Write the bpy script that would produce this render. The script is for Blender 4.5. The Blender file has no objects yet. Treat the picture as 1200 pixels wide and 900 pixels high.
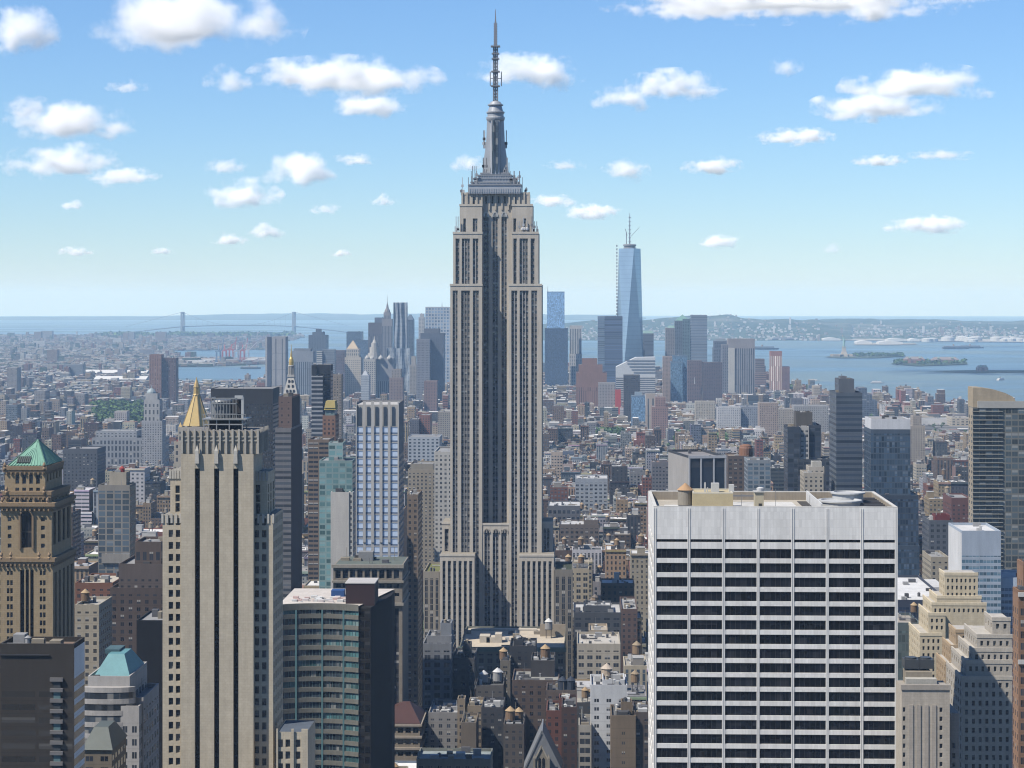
import bpy, bmesh, math, random
import numpy as np
from mathutils import Vector, geometry
R = math.radians
rng = random.Random(7)
S = bpy.context.scene
C = S.collection

# ---------------------------------------------------------------- camera
F = 2500.0            # focal length in pixels of the 1200 wide photograph
EYE = 260.0           # height of the viewpoint above the street
HY = 349.0            # image row of eye level
YAW = math.atan(80 / F)   # the avenues run towards a point right of the middle
RE = 7.4e6            # earth radius with refraction
cd = bpy.data.cameras.new('camera'); cam = bpy.data.objects.new('camera', cd); C.objects.link(cam)
cam.location = (0, 0, EYE); cam.rotation_euler = (R(90), 0, YAW)
cd.sensor_width = 36; cd.lens = F * 36 / 1200; cd.shift_y = -(450 - HY) / 1200
cd.clip_start = 5; cd.clip_end = 150000
S.camera = cam

# ---------------------------------------------------------------- sky, sun, exposure
SUN_EL = R(52); SUN_AZ = R(32)       # azimuth measured from the -X axis towards -Y
sd = Vector((-math.cos(SUN_AZ) * math.cos(SUN_EL), -math.sin(SUN_AZ) * math.cos(SUN_EL), math.sin(SUN_EL)))
W = bpy.data.worlds.new('World'); S.world = W; W.use_nodes = True
wn = W.node_tree; bg = wn.nodes['Background']
sky = wn.nodes.new('ShaderNodeTexSky'); sky.sky_type = 'NISHITA'; sky.sun_disc = False
sky.sun_elevation = SUN_EL; sky.sun_rotation = math.atan2(sd.x, sd.y)
sky.altitude = 0; sky.air_density = 1.0; sky.dust_density = 0.0; sky.ozone_density = 7.0
wb = wn.nodes.new('ShaderNodeMix'); wb.data_type = 'RGBA'; wb.blend_type = 'MULTIPLY'; wb.inputs[0].default_value = 1
wn.links.new(sky.outputs[0], wb.inputs[6]); wb.inputs[7].default_value = (0.79, 0.915, 1.07, 1)   # the cool white balance of the photograph
wn.links.new(wb.outputs[2], bg.inputs[0]); bg.inputs[1].default_value = 0.080
ld = bpy.data.lights.new('sun', 'SUN'); sun = bpy.data.objects.new('sun', ld); C.objects.link(sun)
ld.energy = 5.0; ld.angle = R(0.5); ld.color = (1.0, 0.945, 0.86)
sun.rotation_euler = sd.to_track_quat('Z', 'Y').to_euler(); sun.location = sd * 900
S.view_settings.view_transform = 'Standard'; S.view_settings.look = 'None'
S.view_settings.exposure = 0.70; S.view_settings.gamma = 1
cy = S.cycles
cy.max_bounces = 40; cy.diffuse_bounces = 2; cy.glossy_bounces = 2; cy.transmission_bounces = 2
cy.volume_bounces = 40; cy.transparent_max_bounces = 8
cy.use_denoising = True; cy.caustics_reflective = False; cy.caustics_refractive = False
cy.filter_width = 1.15; cy.volume_step_rate = 0.6; cy.volume_max_steps = 256

# ---------------------------------------------------------------- projection helpers
CT, ST = math.cos(YAW), math.sin(YAW)
def X(px, Y): return Y * math.tan(math.atan((px - 600) / F) - YAW)
def dep(x, y): return -x * ST + y * CT
def PX(x, y): return 600 + F * (x * CT + y * ST) / max(dep(x, y), 1)
def PY(x, y, z): return HY + F * (EYE - z) / max(dep(x, y), 1)
def Z(py, px, Y): return EYE - (py - HY) * dep(X(px, Y), Y) / F
def drop(x, y): return (x * x + y * y) / (2 * RE)
def G(px, py):
    """the ground point seen at an image position"""
    a = math.atan((px - 600) / F) - YAW
    d = F * EYE / (py - HY)
    for _ in range(6):
        d = F * (EYE + d * d / (2 * RE)) / (py - HY)
    k = d / math.cos(math.atan((px - 600) / F))
    return (k * math.sin(a), k * math.cos(a))

# ---------------------------------------------------------------- materials
class NT:
    def __init__(s, mat):
        s.t = mat.node_tree; s.n = s.t.nodes; s.l = s.t.links
    def new(s, typ, **kw):
        n = s.n.new(typ)
        for k, v in kw.items(): setattr(n, k, v)
        return n
    def put(s, sock, v):
        if isinstance(v, bpy.types.NodeSocket): s.l.new(v, sock)
        elif v is not None: sock.default_value = v
    def m(s, op, a, b=None, c=None, clamp=False):
        n = s.new('ShaderNodeMath', operation=op, use_clamp=clamp)
        for i, v in enumerate((a, b, c)): s.put(n.inputs[i], v) if v is not None else None
        return n.outputs[0]
    def vm(s, op, a, b=None, scale=None):
        n = s.new('ShaderNodeVectorMath', operation=op)
        s.put(n.inputs[0], a)
        if b is not None: s.put(n.inputs[1], b)
        if scale is not None: s.put(n.inputs['Scale'], scale)
        return n.outputs['Value'] if op in ('LENGTH', 'DOT_PRODUCT') else n.outputs['Vector']
    def mix(s, f, a, b, typ='MIX'):
        n = s.new('ShaderNodeMix', data_type='RGBA', blend_type=typ)
        s.put(n.inputs[0], f); s.put(n.inputs[6], a); s.put(n.inputs[7], b)
        return n.outputs[2]
    def fmix(s, f, a, b):
        n = s.new('ShaderNodeMix', data_type='FLOAT')
        s.put(n.inputs[0], f); s.put(n.inputs[2], a); s.put(n.inputs[3], b)
        return n.outputs[0]
    def noise(s, vec, scale, detail=3, rough=0.6):
        n = s.new('ShaderNodeTexNoise'); s.put(n.inputs['Vector'], vec)
        n.inputs['Scale'].default_value = scale; n.inputs['Detail'].default_value = detail; n.inputs['Roughness'].default_value = rough
        return n.outputs[0]
    def ramp(s, f, a, b):
        n = s.new('ShaderNodeMapRange'); n.clamp = True; n.interpolation_type = 'SMOOTHSTEP'
        s.put(n.inputs[0], f); n.inputs[1].default_value = a; n.inputs[2].default_value = b
        return n.outputs[0]

def newmat(name):
    m = bpy.data.materials.new(name); m.use_nodes = True
    return m, NT(m), m.node_tree.nodes['Principled BSDF']

def rgb(c): return (c[0], c[1], c[2], 1)

def facade_material():
    """walls with window cells: uv counts bays and floors, face attributes carry colour and proportions"""
    m, t, b = newmat('facade')
    uv = t.new('ShaderNodeUVMap', uv_map='UVMap').outputs[0]
    sp = t.new('ShaderNodeSeparateXYZ'); t.put(sp.inputs[0], uv); u, v = sp.outputs[0], sp.outputs[1]
    at = lambda nm: t.new('ShaderNodeAttribute', attribute_name=nm)
    ac, aw, ag = at('Col'), at('Win'), at('Gls')
    sw = t.new('ShaderNodeSeparateXYZ'); t.put(sw.inputs[0], aw.outputs['Vector'])
    wf, hf, blank, seed = sw.outputs[0], sw.outputs[1], sw.outputs[2], at('Seed').outputs['Fac']
    fu, fv = t.m('FRACT', u), t.m('FRACT', v)
    du, dv = t.m('ABSOLUTE', t.m('SUBTRACT', fu, 0.5)), t.m('ABSOLUTE', t.m('SUBTRACT', fv, 0.5))
    mu = t.m('LESS_THAN', du, t.m('MULTIPLY', wf, 0.5))
    mv = t.m('LESS_THAN', dv, t.m('MULTIPLY', hf, 0.5))
    mt = t.m('LESS_THAN', v, t.m('MULTIPLY', blank, -1.0))
    mask = t.m('MULTIPLY', t.m('MULTIPLY', mu, mv), mt)
    cell = t.new('ShaderNodeCombineXYZ')
    t.put(cell.inputs[0], t.m('FLOOR', u)); t.put(cell.inputs[1], t.m('FLOOR', v)); t.put(cell.inputs[2], t.m('MULTIPLY', seed, 91.7))
    wnz = t.new('ShaderNodeTexWhiteNoise', noise_dimensions='3D'); t.put(wnz.inputs[0], cell.outputs[0])
    rv, rc = wnz.outputs[0], wnz.outputs[1]
    geo = t.new('ShaderNodeNewGeometry'); pos = geo.outputs['Position']
    n1 = t.noise(pos, 0.035, 3); n2 = t.noise(t.vm('MULTIPLY', pos, (1.0, 1.0, 0.12)), 0.45, 4, 0.65); n3 = t.noise(pos, 1.7, 2)
    k = t.m('ADD', t.m('MULTIPLY', n1, 0.45), t.m('MULTIPLY', n2, 0.5))
    k = t.m('ADD', t.m('ADD', k, t.m('MULTIPLY', n3, 0.22)), 0.42)
    wall = t.vm('SCALE', ac.outputs['Color'], scale=k)
    # a darker line of dirt and joints at each floor
    edge = t.m('GREATER_THAN', dv, 0.465)
    wall = t.vm('SCALE', wall, scale=t.m('SUBTRACT', 1.0, t.m('MULTIPLY', t.m('MULTIPLY', edge, mt), 0.16)))
    g = t.vm('SCALE', ag.outputs['Color'], scale=t.m('ADD', 0.45, t.m('MULTIPLY', rv, 1.1)))
    blind = t.m('MULTIPLY', t.m('GREATER_THAN', rv, 0.86), t.m('GREATER_THAN', fv, 0.5))
    g = t.mix(t.m('MULTIPLY', blind, ag.outputs['Alpha']), g, (0.27, 0.26, 0.24, 1))
    # frame and mullion in each opening
    fr = t.m('LESS_THAN', du, 0.022)
    g = t.mix(t.m('MULTIPLY', t.m('MULTIPLY', fr, ag.outputs['Alpha']), 0.8), g, wall)
    t.put(b.inputs['Base Color'], t.mix(mask, wall, g))
    t.put(b.inputs['Roughness'], t.fmix(mask, 0.88, 0.12))
    t.put(b.inputs['Specular IOR Level'], t.fmix(mask, 0.25, 0.6))
    jit = t.vm('SCALE', t.vm('SUBTRACT', rc, (0.5, 0.5, 0.5)), scale=t.m('MULTIPLY', mask, 0.05))
    t.put(b.inputs['Normal'], t.vm('NORMALIZE', t.vm('ADD', geo.outputs['Normal'], jit)))
    return m

def attr_material(name, rough=0.85, spec=0.25, metal=0.0, var=0.5, scale=0.25, course=None):
    """a plain surface whose own colour comes from the face attribute, with blotches of wear"""
    m, t, b = newmat(name)
    ac = t.new('ShaderNodeAttribute', attribute_name='Col')
    pos = t.new('ShaderNodeNewGeometry').outputs['Position']
    n1 = t.noise(pos, scale, 4, 0.7); n2 = t.noise(pos, scale * 6, 3)
    k = t.m('ADD', t.m('MULTIPLY', t.m('ADD', t.m('MULTIPLY', n1, 0.65), t.m('MULTIPLY', n2, 0.35)), var * 2), 1 - var)
    if course:        # courses of cut stone with weather streaks running down from the ledges
        sp = t.new('ShaderNodeSeparateXYZ'); t.put(sp.inputs[0], pos); cb = t.new('ShaderNodeCombineXYZ'); t.put(cb.inputs[0], t.m('ADD', sp.outputs[0], sp.outputs[1])); t.put(cb.inputs[1], sp.outputs[2])
        br = t.new('ShaderNodeTexBrick'); t.put(br.inputs['Vector'], cb.outputs[0])
        for q, w_ in (('Scale', 1.0), ('Mortar Size', .03), ('Brick Width', course * 1.7), ('Row Height', course)): br.inputs[q].default_value = w_
        br.inputs['Color1'].default_value = (.96, .96, .96, 1); br.inputs['Color2'].default_value = (1.04, 1.04, 1.04, 1); br.inputs['Mortar'].default_value = (.84, .83, .82, 1)
        st = t.noise(t.vm('MULTIPLY', pos, (1, 1, .06)), .9, 3, .7)
        k = t.m('MULTIPLY', t.m('MULTIPLY', k, t.m('ADD', .78, t.m('MULTIPLY', st, .44))), br.outputs[0])
    t.put(b.inputs['Base Color'], t.vm('SCALE', ac.outputs['Color'], scale=k))
    b.inputs['Roughness'].default_value = rough; b.inputs['Specular IOR Level'].default_value = spec; b.inputs['Metallic'].default_value = metal
    return m

def glass_material(name, col, rough=0.08, vary=0.9, blinds=0.12, spec=0.5):
    m, t, b = newmat(name)
    oi = t.new('ShaderNodeObjectInfo')
    pos = t.new('ShaderNodeNewGeometry').outputs['Position']
    n = t.noise(t.vm('ADD', pos, t.vm('SCALE', (1, 1, 1), scale=oi.outputs['Random'])), 0.5, 3)
    k = t.m('ADD', t.m('MULTIPLY', t.m('ADD', oi.outputs['Random'], n), vary), 1 - vary)
    # rooms behind the glass: some darker, some with pale blinds drawn
    wn = t.new('ShaderNodeTexWhiteNoise', noise_dimensions='3D'); t.put(wn.inputs[0], t.vm('FLOOR', t.vm('MULTIPLY', t.vm('ADD', pos, (0.37, 0.21, 0.9)), (0.55, 0.55, 0.26))))
    bl = t.m('MULTIPLY', t.ramp(wn.outputs[0], 0.72, 1.0), blinds)
    c = t.vm('SCALE', (col[0], col[1], col[2]), scale=t.m('MULTIPLY', k, t.m('ADD', 0.55, t.m('MULTIPLY', wn.outputs[0], 0.9))))
    t.put(b.inputs['Base Color'], t.mix(bl, c, (0.22, 0.21, 0.19, 1)))
    b.inputs['Roughness'].default_value = rough; b.inputs['Specular IOR Level'].default_value = spec
    return m

FAC = facade_material()
ROOF = attr_material('roofing', 0.9, 0.2, var=0.55, scale=0.09)
TRIM = attr_material('trim', 0.75, 0.3, var=0.3)
METAL = attr_material('metalwork', 0.45, 0.5, 0.2, var=0.35, scale=0.15)
COPPER = attr_material('copper_sheet', 0.6, 0.4, 0.0, var=0.35, scale=0.2)
GOLD = attr_material('gilding', 0.35, 0.5, 0.35, var=0.25, scale=0.3)
GLASS = glass_material('dark_glass', (0.006, 0.007, 0.010), blinds=0.05, spec=0.25)
GLASSB = glass_material('grey_glass', (0.028, 0.036, 0.046), blinds=0.7)
GLASST = glass_material('teal_glass', (0.05, 0.11, 0.115), vary=0.8, blinds=0.5)

# ---------------------------------------------------------------- mesh builder
ALB = 0.60            # the photograph is exposed for the bright sky: surfaces sit a little darker
class MB:
    def __init__(s, col=(0.4, 0.4, 0.4), win=None, gls=None):
        s.v, s.f, s.uv, s.c, s.w, s.g, s.mi = [], [], [], [], [], [], []
        s.col = col; s.setw(win); s.gls = gls or (0.03, 0.035, 0.045, 1.0)
    def setw(s, win):
        # win: dict(bay, wf, fh, hf, blank)
        s.win = win; s.seed = rng.random()
    def face(s, pts, mi=0, uv=None, plain=False):
        i = len(s.v); s.v.extend(pts); n = len(pts); s.f.append(tuple(range(i, i + n)))
        s.uv.extend(uv if uv else [(0.0, 0.0)] * n); s.mi.append(mi)
        s.c.append((s.col[0] * ALB, s.col[1] * ALB, s.col[2] * ALB, 1.0))
        w = s.win
        s.w.append((0, 0, 0, s.seed) if (w is None or plain or uv is None) else (w['wf'], w['hf'], w.get('blank', 0.3), s.seed))
        s.g.append(s.gls)
    def wall(s, a, b, z0, z1, mi=0, plain=False, ztop=None):
        """a vertical wall from a to b (xy)"""
        pts = [(a[0], a[1], z0), (b[0], b[1], z0), (b[0], b[1], z1), (a[0], a[1], z1)]
        w = s.win; uv = None
        if w is not None and not plain:
            L = math.hypot(b[0] - a[0], b[1] - a[1]); n = max(1, round(L / w['bay'])); zt = z1 if ztop is None else ztop
            v0, v1 = (z0 - zt) / w['fh'], (z1 - zt) / w['fh'] - 1e-4
            uv = [(0, v0), (n, v0), (n, v1), (0, v1)]
        s.face(pts, mi, uv, plain)
    def prism(s, poly, z0, z1, mi=0, top=1, plain=False, cap=True, topcol=None):
        """poly counter-clockwise seen from above"""
        n = len(poly)
        for i in range(n): s.wall(poly[i], poly[(i + 1) % n], z0, z1, mi, plain)
        if cap:
            c = s.col
            if topcol: s.col = topcol
            s.face([(p[0], p[1], z1) for p in poly], top, None, True); s.col = c
    def box(s, x0, x1, y0, y1, z0, z1, mi=0, top=None, plain=False, bottom=False, cap=True, topcol=None):
        s.prism([(x0, y0), (x1, y0), (x1, y1), (x0, y1)], z0, z1, mi, mi if top is None else top, plain, cap, topcol)
        if bottom: s.face([(x0, y1, z0), (x1, y1, z0), (x1, y0, z0), (x0, y0, z0)], mi, None, True)
    def pbox(s, x0, x1, y0, y1, z0, z1, mi=0, **k): s.box(x0, x1, y0, y1, z0, z1, mi, plain=True, bottom=True, **k)
    def frustum(s, p0, z0, p1, z1, mi=0, cap=True):
        n = len(p0)
        for i in range(n):
            j = (i + 1) % n
            s.face([(*p0[i], z0), (*p0[j], z0), (*p1[j], z1), (*p1[i], z1)], mi, None, True)
        if cap: s.face([(*p, z1) for p in p1], mi, None, True)
    def pyramid(s, p0, z0, apex, mi=0):
        n = len(p0)
        for i in range(n):
            j = (i + 1) % n
            s.face([(*p0[i], z0), (*p0[j], z0), apex], mi, None, True)
    def lathe(s, cx, cy_, prof, n=12, mi=0):
        rings = [[(cx + r * math.cos(2 * math.pi * k / n), cy_ + r * math.sin(2 * math.pi * k / n), z) for k in range(n)] for r, z in prof]
        for a, b in zip(rings, rings[1:]):
            for k in range(n):
                j = (k + 1) % n; s.face([a[k], a[j], b[j], b[k]], mi, None, True)
        s.face(rings[-1], mi, None, True); s.face(rings[0][::-1], mi, None, True)
    def bar(s, a, b, r, mi=0, r2=None):
        a, b = Vector(a), Vector(b); d = (b - a).normalized(); r2 = r if r2 is None else r2
        p = d.cross(Vector((0, 0, 1)))
        p = Vector((1, 0, 0)) if p.length < 1e-3 else p.normalized()
        q = d.cross(p)
        A = [tuple(a + (p * sx + q * sy) * r) for sx, sy in ((-1, -1), (1, -1), (1, 1), (-1, 1))]
        B = [tuple(b + (p * sx + q * sy) * r2) for sx, sy in ((-1, -1), (1, -1), (1, 1), (-1, 1))]
        for k in range(4):
            j = (k + 1) % 4; s.face([A[k], A[j], B[j], B[k]], mi, None, True)
        s.face(A[::-1], mi, None, True); s.face(B, mi, None, True)
    def build(s, name, mats, parent=None, smooth=False):
        o0 = (0, 0, 0) if parent is None else origin_of(parent)
        me = bpy.data.meshes.new(name)
        v = np.array(s.v, dtype=np.float64).reshape(-1, 3) - np.array(o0)
        me.from_pydata(v.tolist() if len(v) < 50 else v, [], s.f)
        uvl = me.uv_layers.new(name='UVMap'); uvl.data.foreach_set('uv', np.array(s.uv, dtype=np.float32).ravel())
        for nm, arr in (('Col', s.c), ('Gls', s.g)):
            a = me.attributes.new(nm, 'FLOAT_COLOR', 'FACE'); a.data.foreach_set('color', np.array(arr, dtype=np.float32).ravel())
        wa = np.array(s.w, dtype=np.float32).reshape(-1, 4)
        a = me.attributes.new('Win', 'FLOAT_VECTOR', 'FACE'); a.data.foreach_set('vector', wa[:, :3].ravel())
        a = me.attributes.new('Seed', 'FLOAT', 'FACE'); a.data.foreach_set('value', wa[:, 3].ravel())
        for mt in mats: me.materials.append(mt)
        me.polygons.foreach_set('material_index', np.array(s.mi, dtype=np.int32))
        if smooth: me.polygons.foreach_set('use_smooth', np.ones(len(s.f), dtype=bool))
        me.update()
        o = bpy.data.objects.new(name, me); C.objects.link(o)
        if parent is not None: o.parent = parent
        return o

ORIG = {}
def origin_of(o):
    """the world position of a thing or part (parts sit at their thing's origin)"""
    while o is not None:
        if o.name in ORIG: return ORIG[o.name]
        o = o.parent
    return (0, 0, 0)

def tag(o, label, cat, group=None, kind=None):
    if label: o['label'] = label
    if cat: o['category'] = cat
    if group: o['group'] = group
    if kind: o['kind'] = kind
    return o
def thing(name, label, cat, loc, group=None, rot=0):
    o = bpy.data.objects.new(name, None); C.objects.link(o); o.empty_display_size = 5
    o.location = loc; o.rotation_euler = (0, 0, R(rot)); ORIG[o.name] = tuple(loc)
    return tag(o, label, cat, group)
def structure(o): o['kind'] = 'structure'; return o

NAMED = []     # footprint and picture extent of every hand placed building
def claim(x0, x1, y0, y1, ztop, ybot):
    NAMED.append((x0, x1, y0, y1, ztop, ybot))

# -- a wall with real window openings
def grid_wall(mb, panes, face, pos, s0, s1, z0, z1, cols, rows, rec, mi=0, skip=None):
    if face == 'n': M = lambda s, d, z: (s, pos + d, z)
    elif face == 'w': M = lambda s, d, z: (pos - d, s, z)
    else: M = lambda s, d, z: (pos + d, s, z)
    def strip(a, b, c, d):
        if b - a > 1e-4 and d - c > 1e-4:
            mb.face([M(a, 0, c), M(b, 0, c), M(b, 0, d), M(a, 0, d)], mi, None, True)
    prev = s0
    for a, b in cols:
        strip(prev, a, z0, z1); prev = b
        zp = z0
        for c, d in rows:
            if skip and skip(0.5 * (a + b), 0.5 * (c + d)): continue
            if c < z0 or d > z1: continue
            strip(a, b, zp, c); zp = d
            mb.face([M(a, 0, c), M(b, 0, c), M(b, rec, c), M(a, rec, c)], mi, None, True)
            mb.face([M(a, 0, d), M(b, 0, d), M(b, rec, d), M(a, rec, d)], mi, None, True)
            mb.face([M(a, 0, c), M(a, 0, d), M(a, rec, d), M(a, rec, c)], mi, None, True)
            mb.face([M(b, 0, c), M(b, 0, d), M(b, rec, d), M(b, rec, c)], mi, None, True)
            panes.append([M(a, rec, c), M(b, rec, c), M(b, rec, d), M(a, rec, d)])
        strip(a, b, zp, z1)
    strip(prev, s1, z0, z1)

def even(s0, s1, n, frac, margin=0.0):
    L = (s1 - s0 - 2 * margin) / n
    return [(s0 + margin + (k + 0.5 - frac / 2) * L, s0 + margin + (k + 0.5 + frac / 2) * L) for k in range(n)]
def floors(z0, z1, fh, frac, top=0.0):
    out = []; z = z1 - top
    while z - fh > z0:
        out.append((z - fh * (0.5 + frac / 2), z - fh * (0.5 - frac / 2))); z -= fh
    return out[::-1]

def place_panes(root, panes, mat, name='window', most=100, frame=None):
    """each pane a part of its own, the hundred that show largest; what is left is one part"""
    def vis(p):
        c = np.mean(np.array(p), axis=0); y = PY(*c); x = PX(c[0], c[1])
        e1 = Vector(p[1]) - Vector(p[0]); e2 = Vector(p[3]) - Vector(p[0])
        w = abs(PX(p[1][0], p[1][1]) - PX(p[0][0], p[0][1])) * abs(e2.z) / max(dep(c[0], c[1]), 1)
        return -w if -3 < x < 1203 and y < 905 else w * 0.0 + 1.0
    order = sorted(panes, key=vis)
    def add(m, p):
        a, b, c, d = [Vector(q) for q in p]
        m.face([tuple(q) for q in (a, b, c, d)], 0, None, True)
        if frame is not None:      # a thin frame standing 5 cm proud of the pane
            n = (b - a).cross(d - a).normalized() * 0.05
            for k in range(1, frame[0]):
                f = k / frame[0]; e = (b - a) * (0.035 / frame[0]); q0 = a + (b - a) * f; q1 = d + (c - d) * f
                for sg in (1, -1): m.face([tuple(q0 - e + n * sg), tuple(q0 + e + n * sg), tuple(q1 + e + n * sg), tuple(q1 - e + n * sg)], 1, None, True)
            if len(frame) > 2:
                q0 = a + (d - a) * frame[2]; q1 = b + (c - b) * frame[2]; e = (d - a) * 0.03
                for sg in (1, -1): m.face([tuple(q0 - e + n * sg), tuple(q1 - e + n * sg), tuple(q1 + e + n * sg), tuple(q0 + e + n * sg)], 1, None, True)
    for p in order[:most]:
        m = MB(col=frame[1] if frame else (0.1, 0.1, 0.1)); add(m, p); m.build(name, [mat, TRIM], root)
    if order[most:]:
        m = MB(col=frame[1] if frame else (0.1, 0.1, 0.1))
        for p in order[most:]: add(m, p)
        o = m.build(name, [mat, TRIM], root); o['kind'] = 'stuff'

# ---------------------------------------------------------------- ready colours (own colours, linear)
LIME = (0.36, 0.315, 0.245); PALE = (0.47, 0.43, 0.36); BROWN = (0.13, 0.085, 0.065); RED = (0.20, 0.085, 0.06); TAN = (0.34, 0.26, 0.18)
GREY = (0.22, 0.22, 0.23); DGREY = (0.07, 0.072, 0.08); WHITE = (0.62, 0.61, 0.59); BLACK = (0.022, 0.022, 0.025); BUFF = (0.40, 0.33, 0.24)
SLATE = (0.12, 0.14, 0.17); NAVY = (0.04, 0.055, 0.085)
GDARK = (0.022, 0.026, 0.034, 1.0); GBLUE = (0.05, 0.09, 0.14, 0.15); GTEAL = (0.09, 0.17, 0.18, 0.3); GSKY = (0.14, 0.25, 0.42, 0.0); GNONE = (0.018, 0.02, 0.025, 0.2)
def win(bay=4.0, wf=0.5, fh=3.6, hf=0.55, blank=0.5): return dict(bay=bay, wf=wf, fh=fh, hf=hf, blank=blank)
GRID = win(); HB = win(8, 1.0, 3.7, 0.5); VB = win(3.2, 0.5, 3.7, 1.0, 1.2); CURT = win(1.7, 0.86, 3.8, 0.8, 0.6); SMALL = win(3.4, 0.42, 3.2, 0.5)

# ---------------------------------------------------------------- roof furniture, put into a building's own parts
def water_tank(parent, x, y, z, s=1.0, wood=(0.20, 0.13, 0.08), cone=(0.42, 0.30, 0.17), leg=2.2, mb=None, n=12):
    m = mb or MB(); r = 1.9 * s; h = 3.9 * s; L = leg * s
    m.col = (0.08, 0.08, 0.085)
    for sx, sy in ((-1, -1), (1, -1), (1, 1), (-1, 1)): m.bar((x + sx * r * .65, y + sy * r * .65, z), (x + sx * r * .65, y + sy * r * .65, z + L), 0.16 * s)
    m.pbox(x - r * .9, x + r * .9, y - r * .9, y + r * .9, z + L - .15, z + L + .15)
    m.col = wood; m.lathe(x, y, [(r, z + L + .2), (r * .96, z + L + h)], n)
    if mb is None:
        o = m.build('water_tank', [TRIM], parent)
        c = MB(col=cone); c.lathe(x, y, [(r * 1.12, z + L + h), (0.15, z + L + h + 1.7 * s)], n); c.build('tank_roof', [TRIM], o)
        return o
    m.col = cone; m.lathe(x, y, [(r * 1.12, z + L + h), (0.15, z + L + h + 1.7 * s)], n)

def parapet(m, x0, x1, y0, y1, z, h=1.1, t=0.45, mi=0):
    m.pbox(x0, x1, y0, y0 + t, z, z + h, mi); m.pbox(x0, x1, y1 - t, y1, z, z + h, mi)
    m.pbox(x0, x0 + t, y0 + t, y1 - t, z, z + h, mi); m.pbox(x1 - t, x1, y0 + t, y1 - t, z, z + h, mi)
def clutter(m, x0, x1, y0, y1, z, n, r=rng):
    for _ in range(n):
        w, d, h = r.uniform(1.2, 4), r.uniform(1.2, 4), r.uniform(0.8, 2.6)
        if x1 - x0 < w + 2 or y1 - y0 < d + 2: continue
        a, b = r.uniform(x0 + .8, x1 - w - .8), r.uniform(y0 + .8, y1 - d - .8)
        m.col = r.choice([(0.32, 0.32, 0.32), (0.5, 0.5, 0.49), (0.12, 0.12, 0.13), (0.3, 0.26, 0.2), (0.08, 0.08, 0.085)])
        q = r.random()
        if q < .55: m.pbox(a, a + w, b, b + d, z, z + h)
        elif q < .75: m.lathe(a + .8, b + .8, [(.7, z), (.7, z + h), (.9, z + h), (.2, z + h + .5)], 8)
        elif q < .9: m.pbox(a, a + w * 2.2 if a + w * 2.2 < x1 else a + w, b, b + .6, z + .5, z + 1.1)
        else: m.bar((a, b, z), (a, b, z + h * 2.5), .09)

# ---------------------------------------------------------------- a hand placed tower made of box masses
def tower(name, label, cat, masses, col, w=GRID, gls=GDARK, roofcol=(0.3, 0.3, 0.3), ybot=900, rot=0, extras=(), side=None, group=None, names=None, par=1.2, cl=3):
    """masses: (pxL, pxR, ytop, Y, depth[, colour, window dict, glass])"""
    m0 = masses[0]
    xs = [(X(m[0], m[3]), X(m[1], m[3])) for m in masses]
    cx, cyy = 0.5 * (xs[0][0] + xs[0][1]), m0[3] + m0[4] / 2
    rt = thing(name, label, cat, (cx, cyy, -drop(cx, cyy)), group, rot)
    for i, m in enumerate(masses):
        x0, x1 = xs[i]; y0, y1 = m[3], m[3] + m[4]
        zt = Z(m[2], 0.5 * (m[0] + m[1]), m[3])
        c_ = m[5] if len(m) > 5 and m[5] else col; w_ = m[6] if len(m) > 6 and m[6] != 0 else w; g_ = m[7] if len(m) > 7 and m[7] else gls
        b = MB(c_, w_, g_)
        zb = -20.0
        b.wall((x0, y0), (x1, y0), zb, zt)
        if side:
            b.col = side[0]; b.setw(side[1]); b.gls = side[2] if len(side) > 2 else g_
        b.wall((x1, y0), (x1, y1), zb, zt); b.wall((x1, y1), (x0, y1), zb, zt); b.wall((x0, y1), (x0, y0), zb, zt)
        b.col = c_
        if par: parapet(b, x0, x1, y0, y1, zt, par)
        b.build(names[i] if names else ('wall' if i == 0 else 'setback_wall'), [FAC], rt)
        r_ = MB(roofcol); r_.face([(x0, y0, zt), (x1, y0, zt), (x1, y1, zt), (x0, y1, zt)], 0, None, True)
        clutter(r_, x0, x1, y0, y1, zt, cl)
        r_.build('roof', [ROOF], rt)
        claim(x0, x1, y0, y1, zt, ybot)
    for e in extras: e(rt)
    return rt
def pent(pl, pr, yt, Y, D, col, base, w=None, name='penthouse', gls=GDARK):
    """a smaller block on the roof; base is the image row of the roof it stands on"""
    def f(rt):
        x0, x1 = X(pl, Y), X(pr, Y); zt = Z(yt, (pl + pr) / 2, Y); zb = Z(base, (pl + pr) / 2, Y)
        b = MB(col, w, gls); b.box(x0, x1, Y, Y + D, zb, zt, 0); b.build(name, [FAC], rt)
    return f
def spike(px, y0, y1, Y, r=0.5, col=(0.3, 0.3, 0.32)):
    def f(rt):
        x = X(px, Y); b = MB(col); b.bar((x, Y, Z(y0, px, Y)), (x, Y, Z(y1, px, Y)), r, r2=r * .3); b.build('antenna', [METAL], rt)
    return f
def pyr(pl, pr, ybase, yap, Y, D, col, mat, name='pyramid_roof', flat=0.0):
    def f(rt):
        x0, x1 = X(pl, Y), X(pr, Y); zb, za = Z(ybase, (pl + pr) / 2, Y), Z(yap, (pl + pr) / 2, Y + D / 2)
        b = MB(col); p0 = [(x0, Y), (x1, Y), (x1, Y + D), (x0, Y + D)]; mx, my = (x0 + x1) / 2, Y + D / 2
        if flat: b.frustum(p0, zb, [(mx + (x - mx) * flat, my + (y - my) * flat) for x, y in p0], za)
        else: b.pyramid(p0, zb, (mx, my, za))
        b.build(name, [mat], rt)
    return f
def tank(px, Y, ybase, s=1.0, **k):
    return lambda rt: water_tank(rt, X(px, Y), Y, Z(ybase, px, Y), s, **k)

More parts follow.
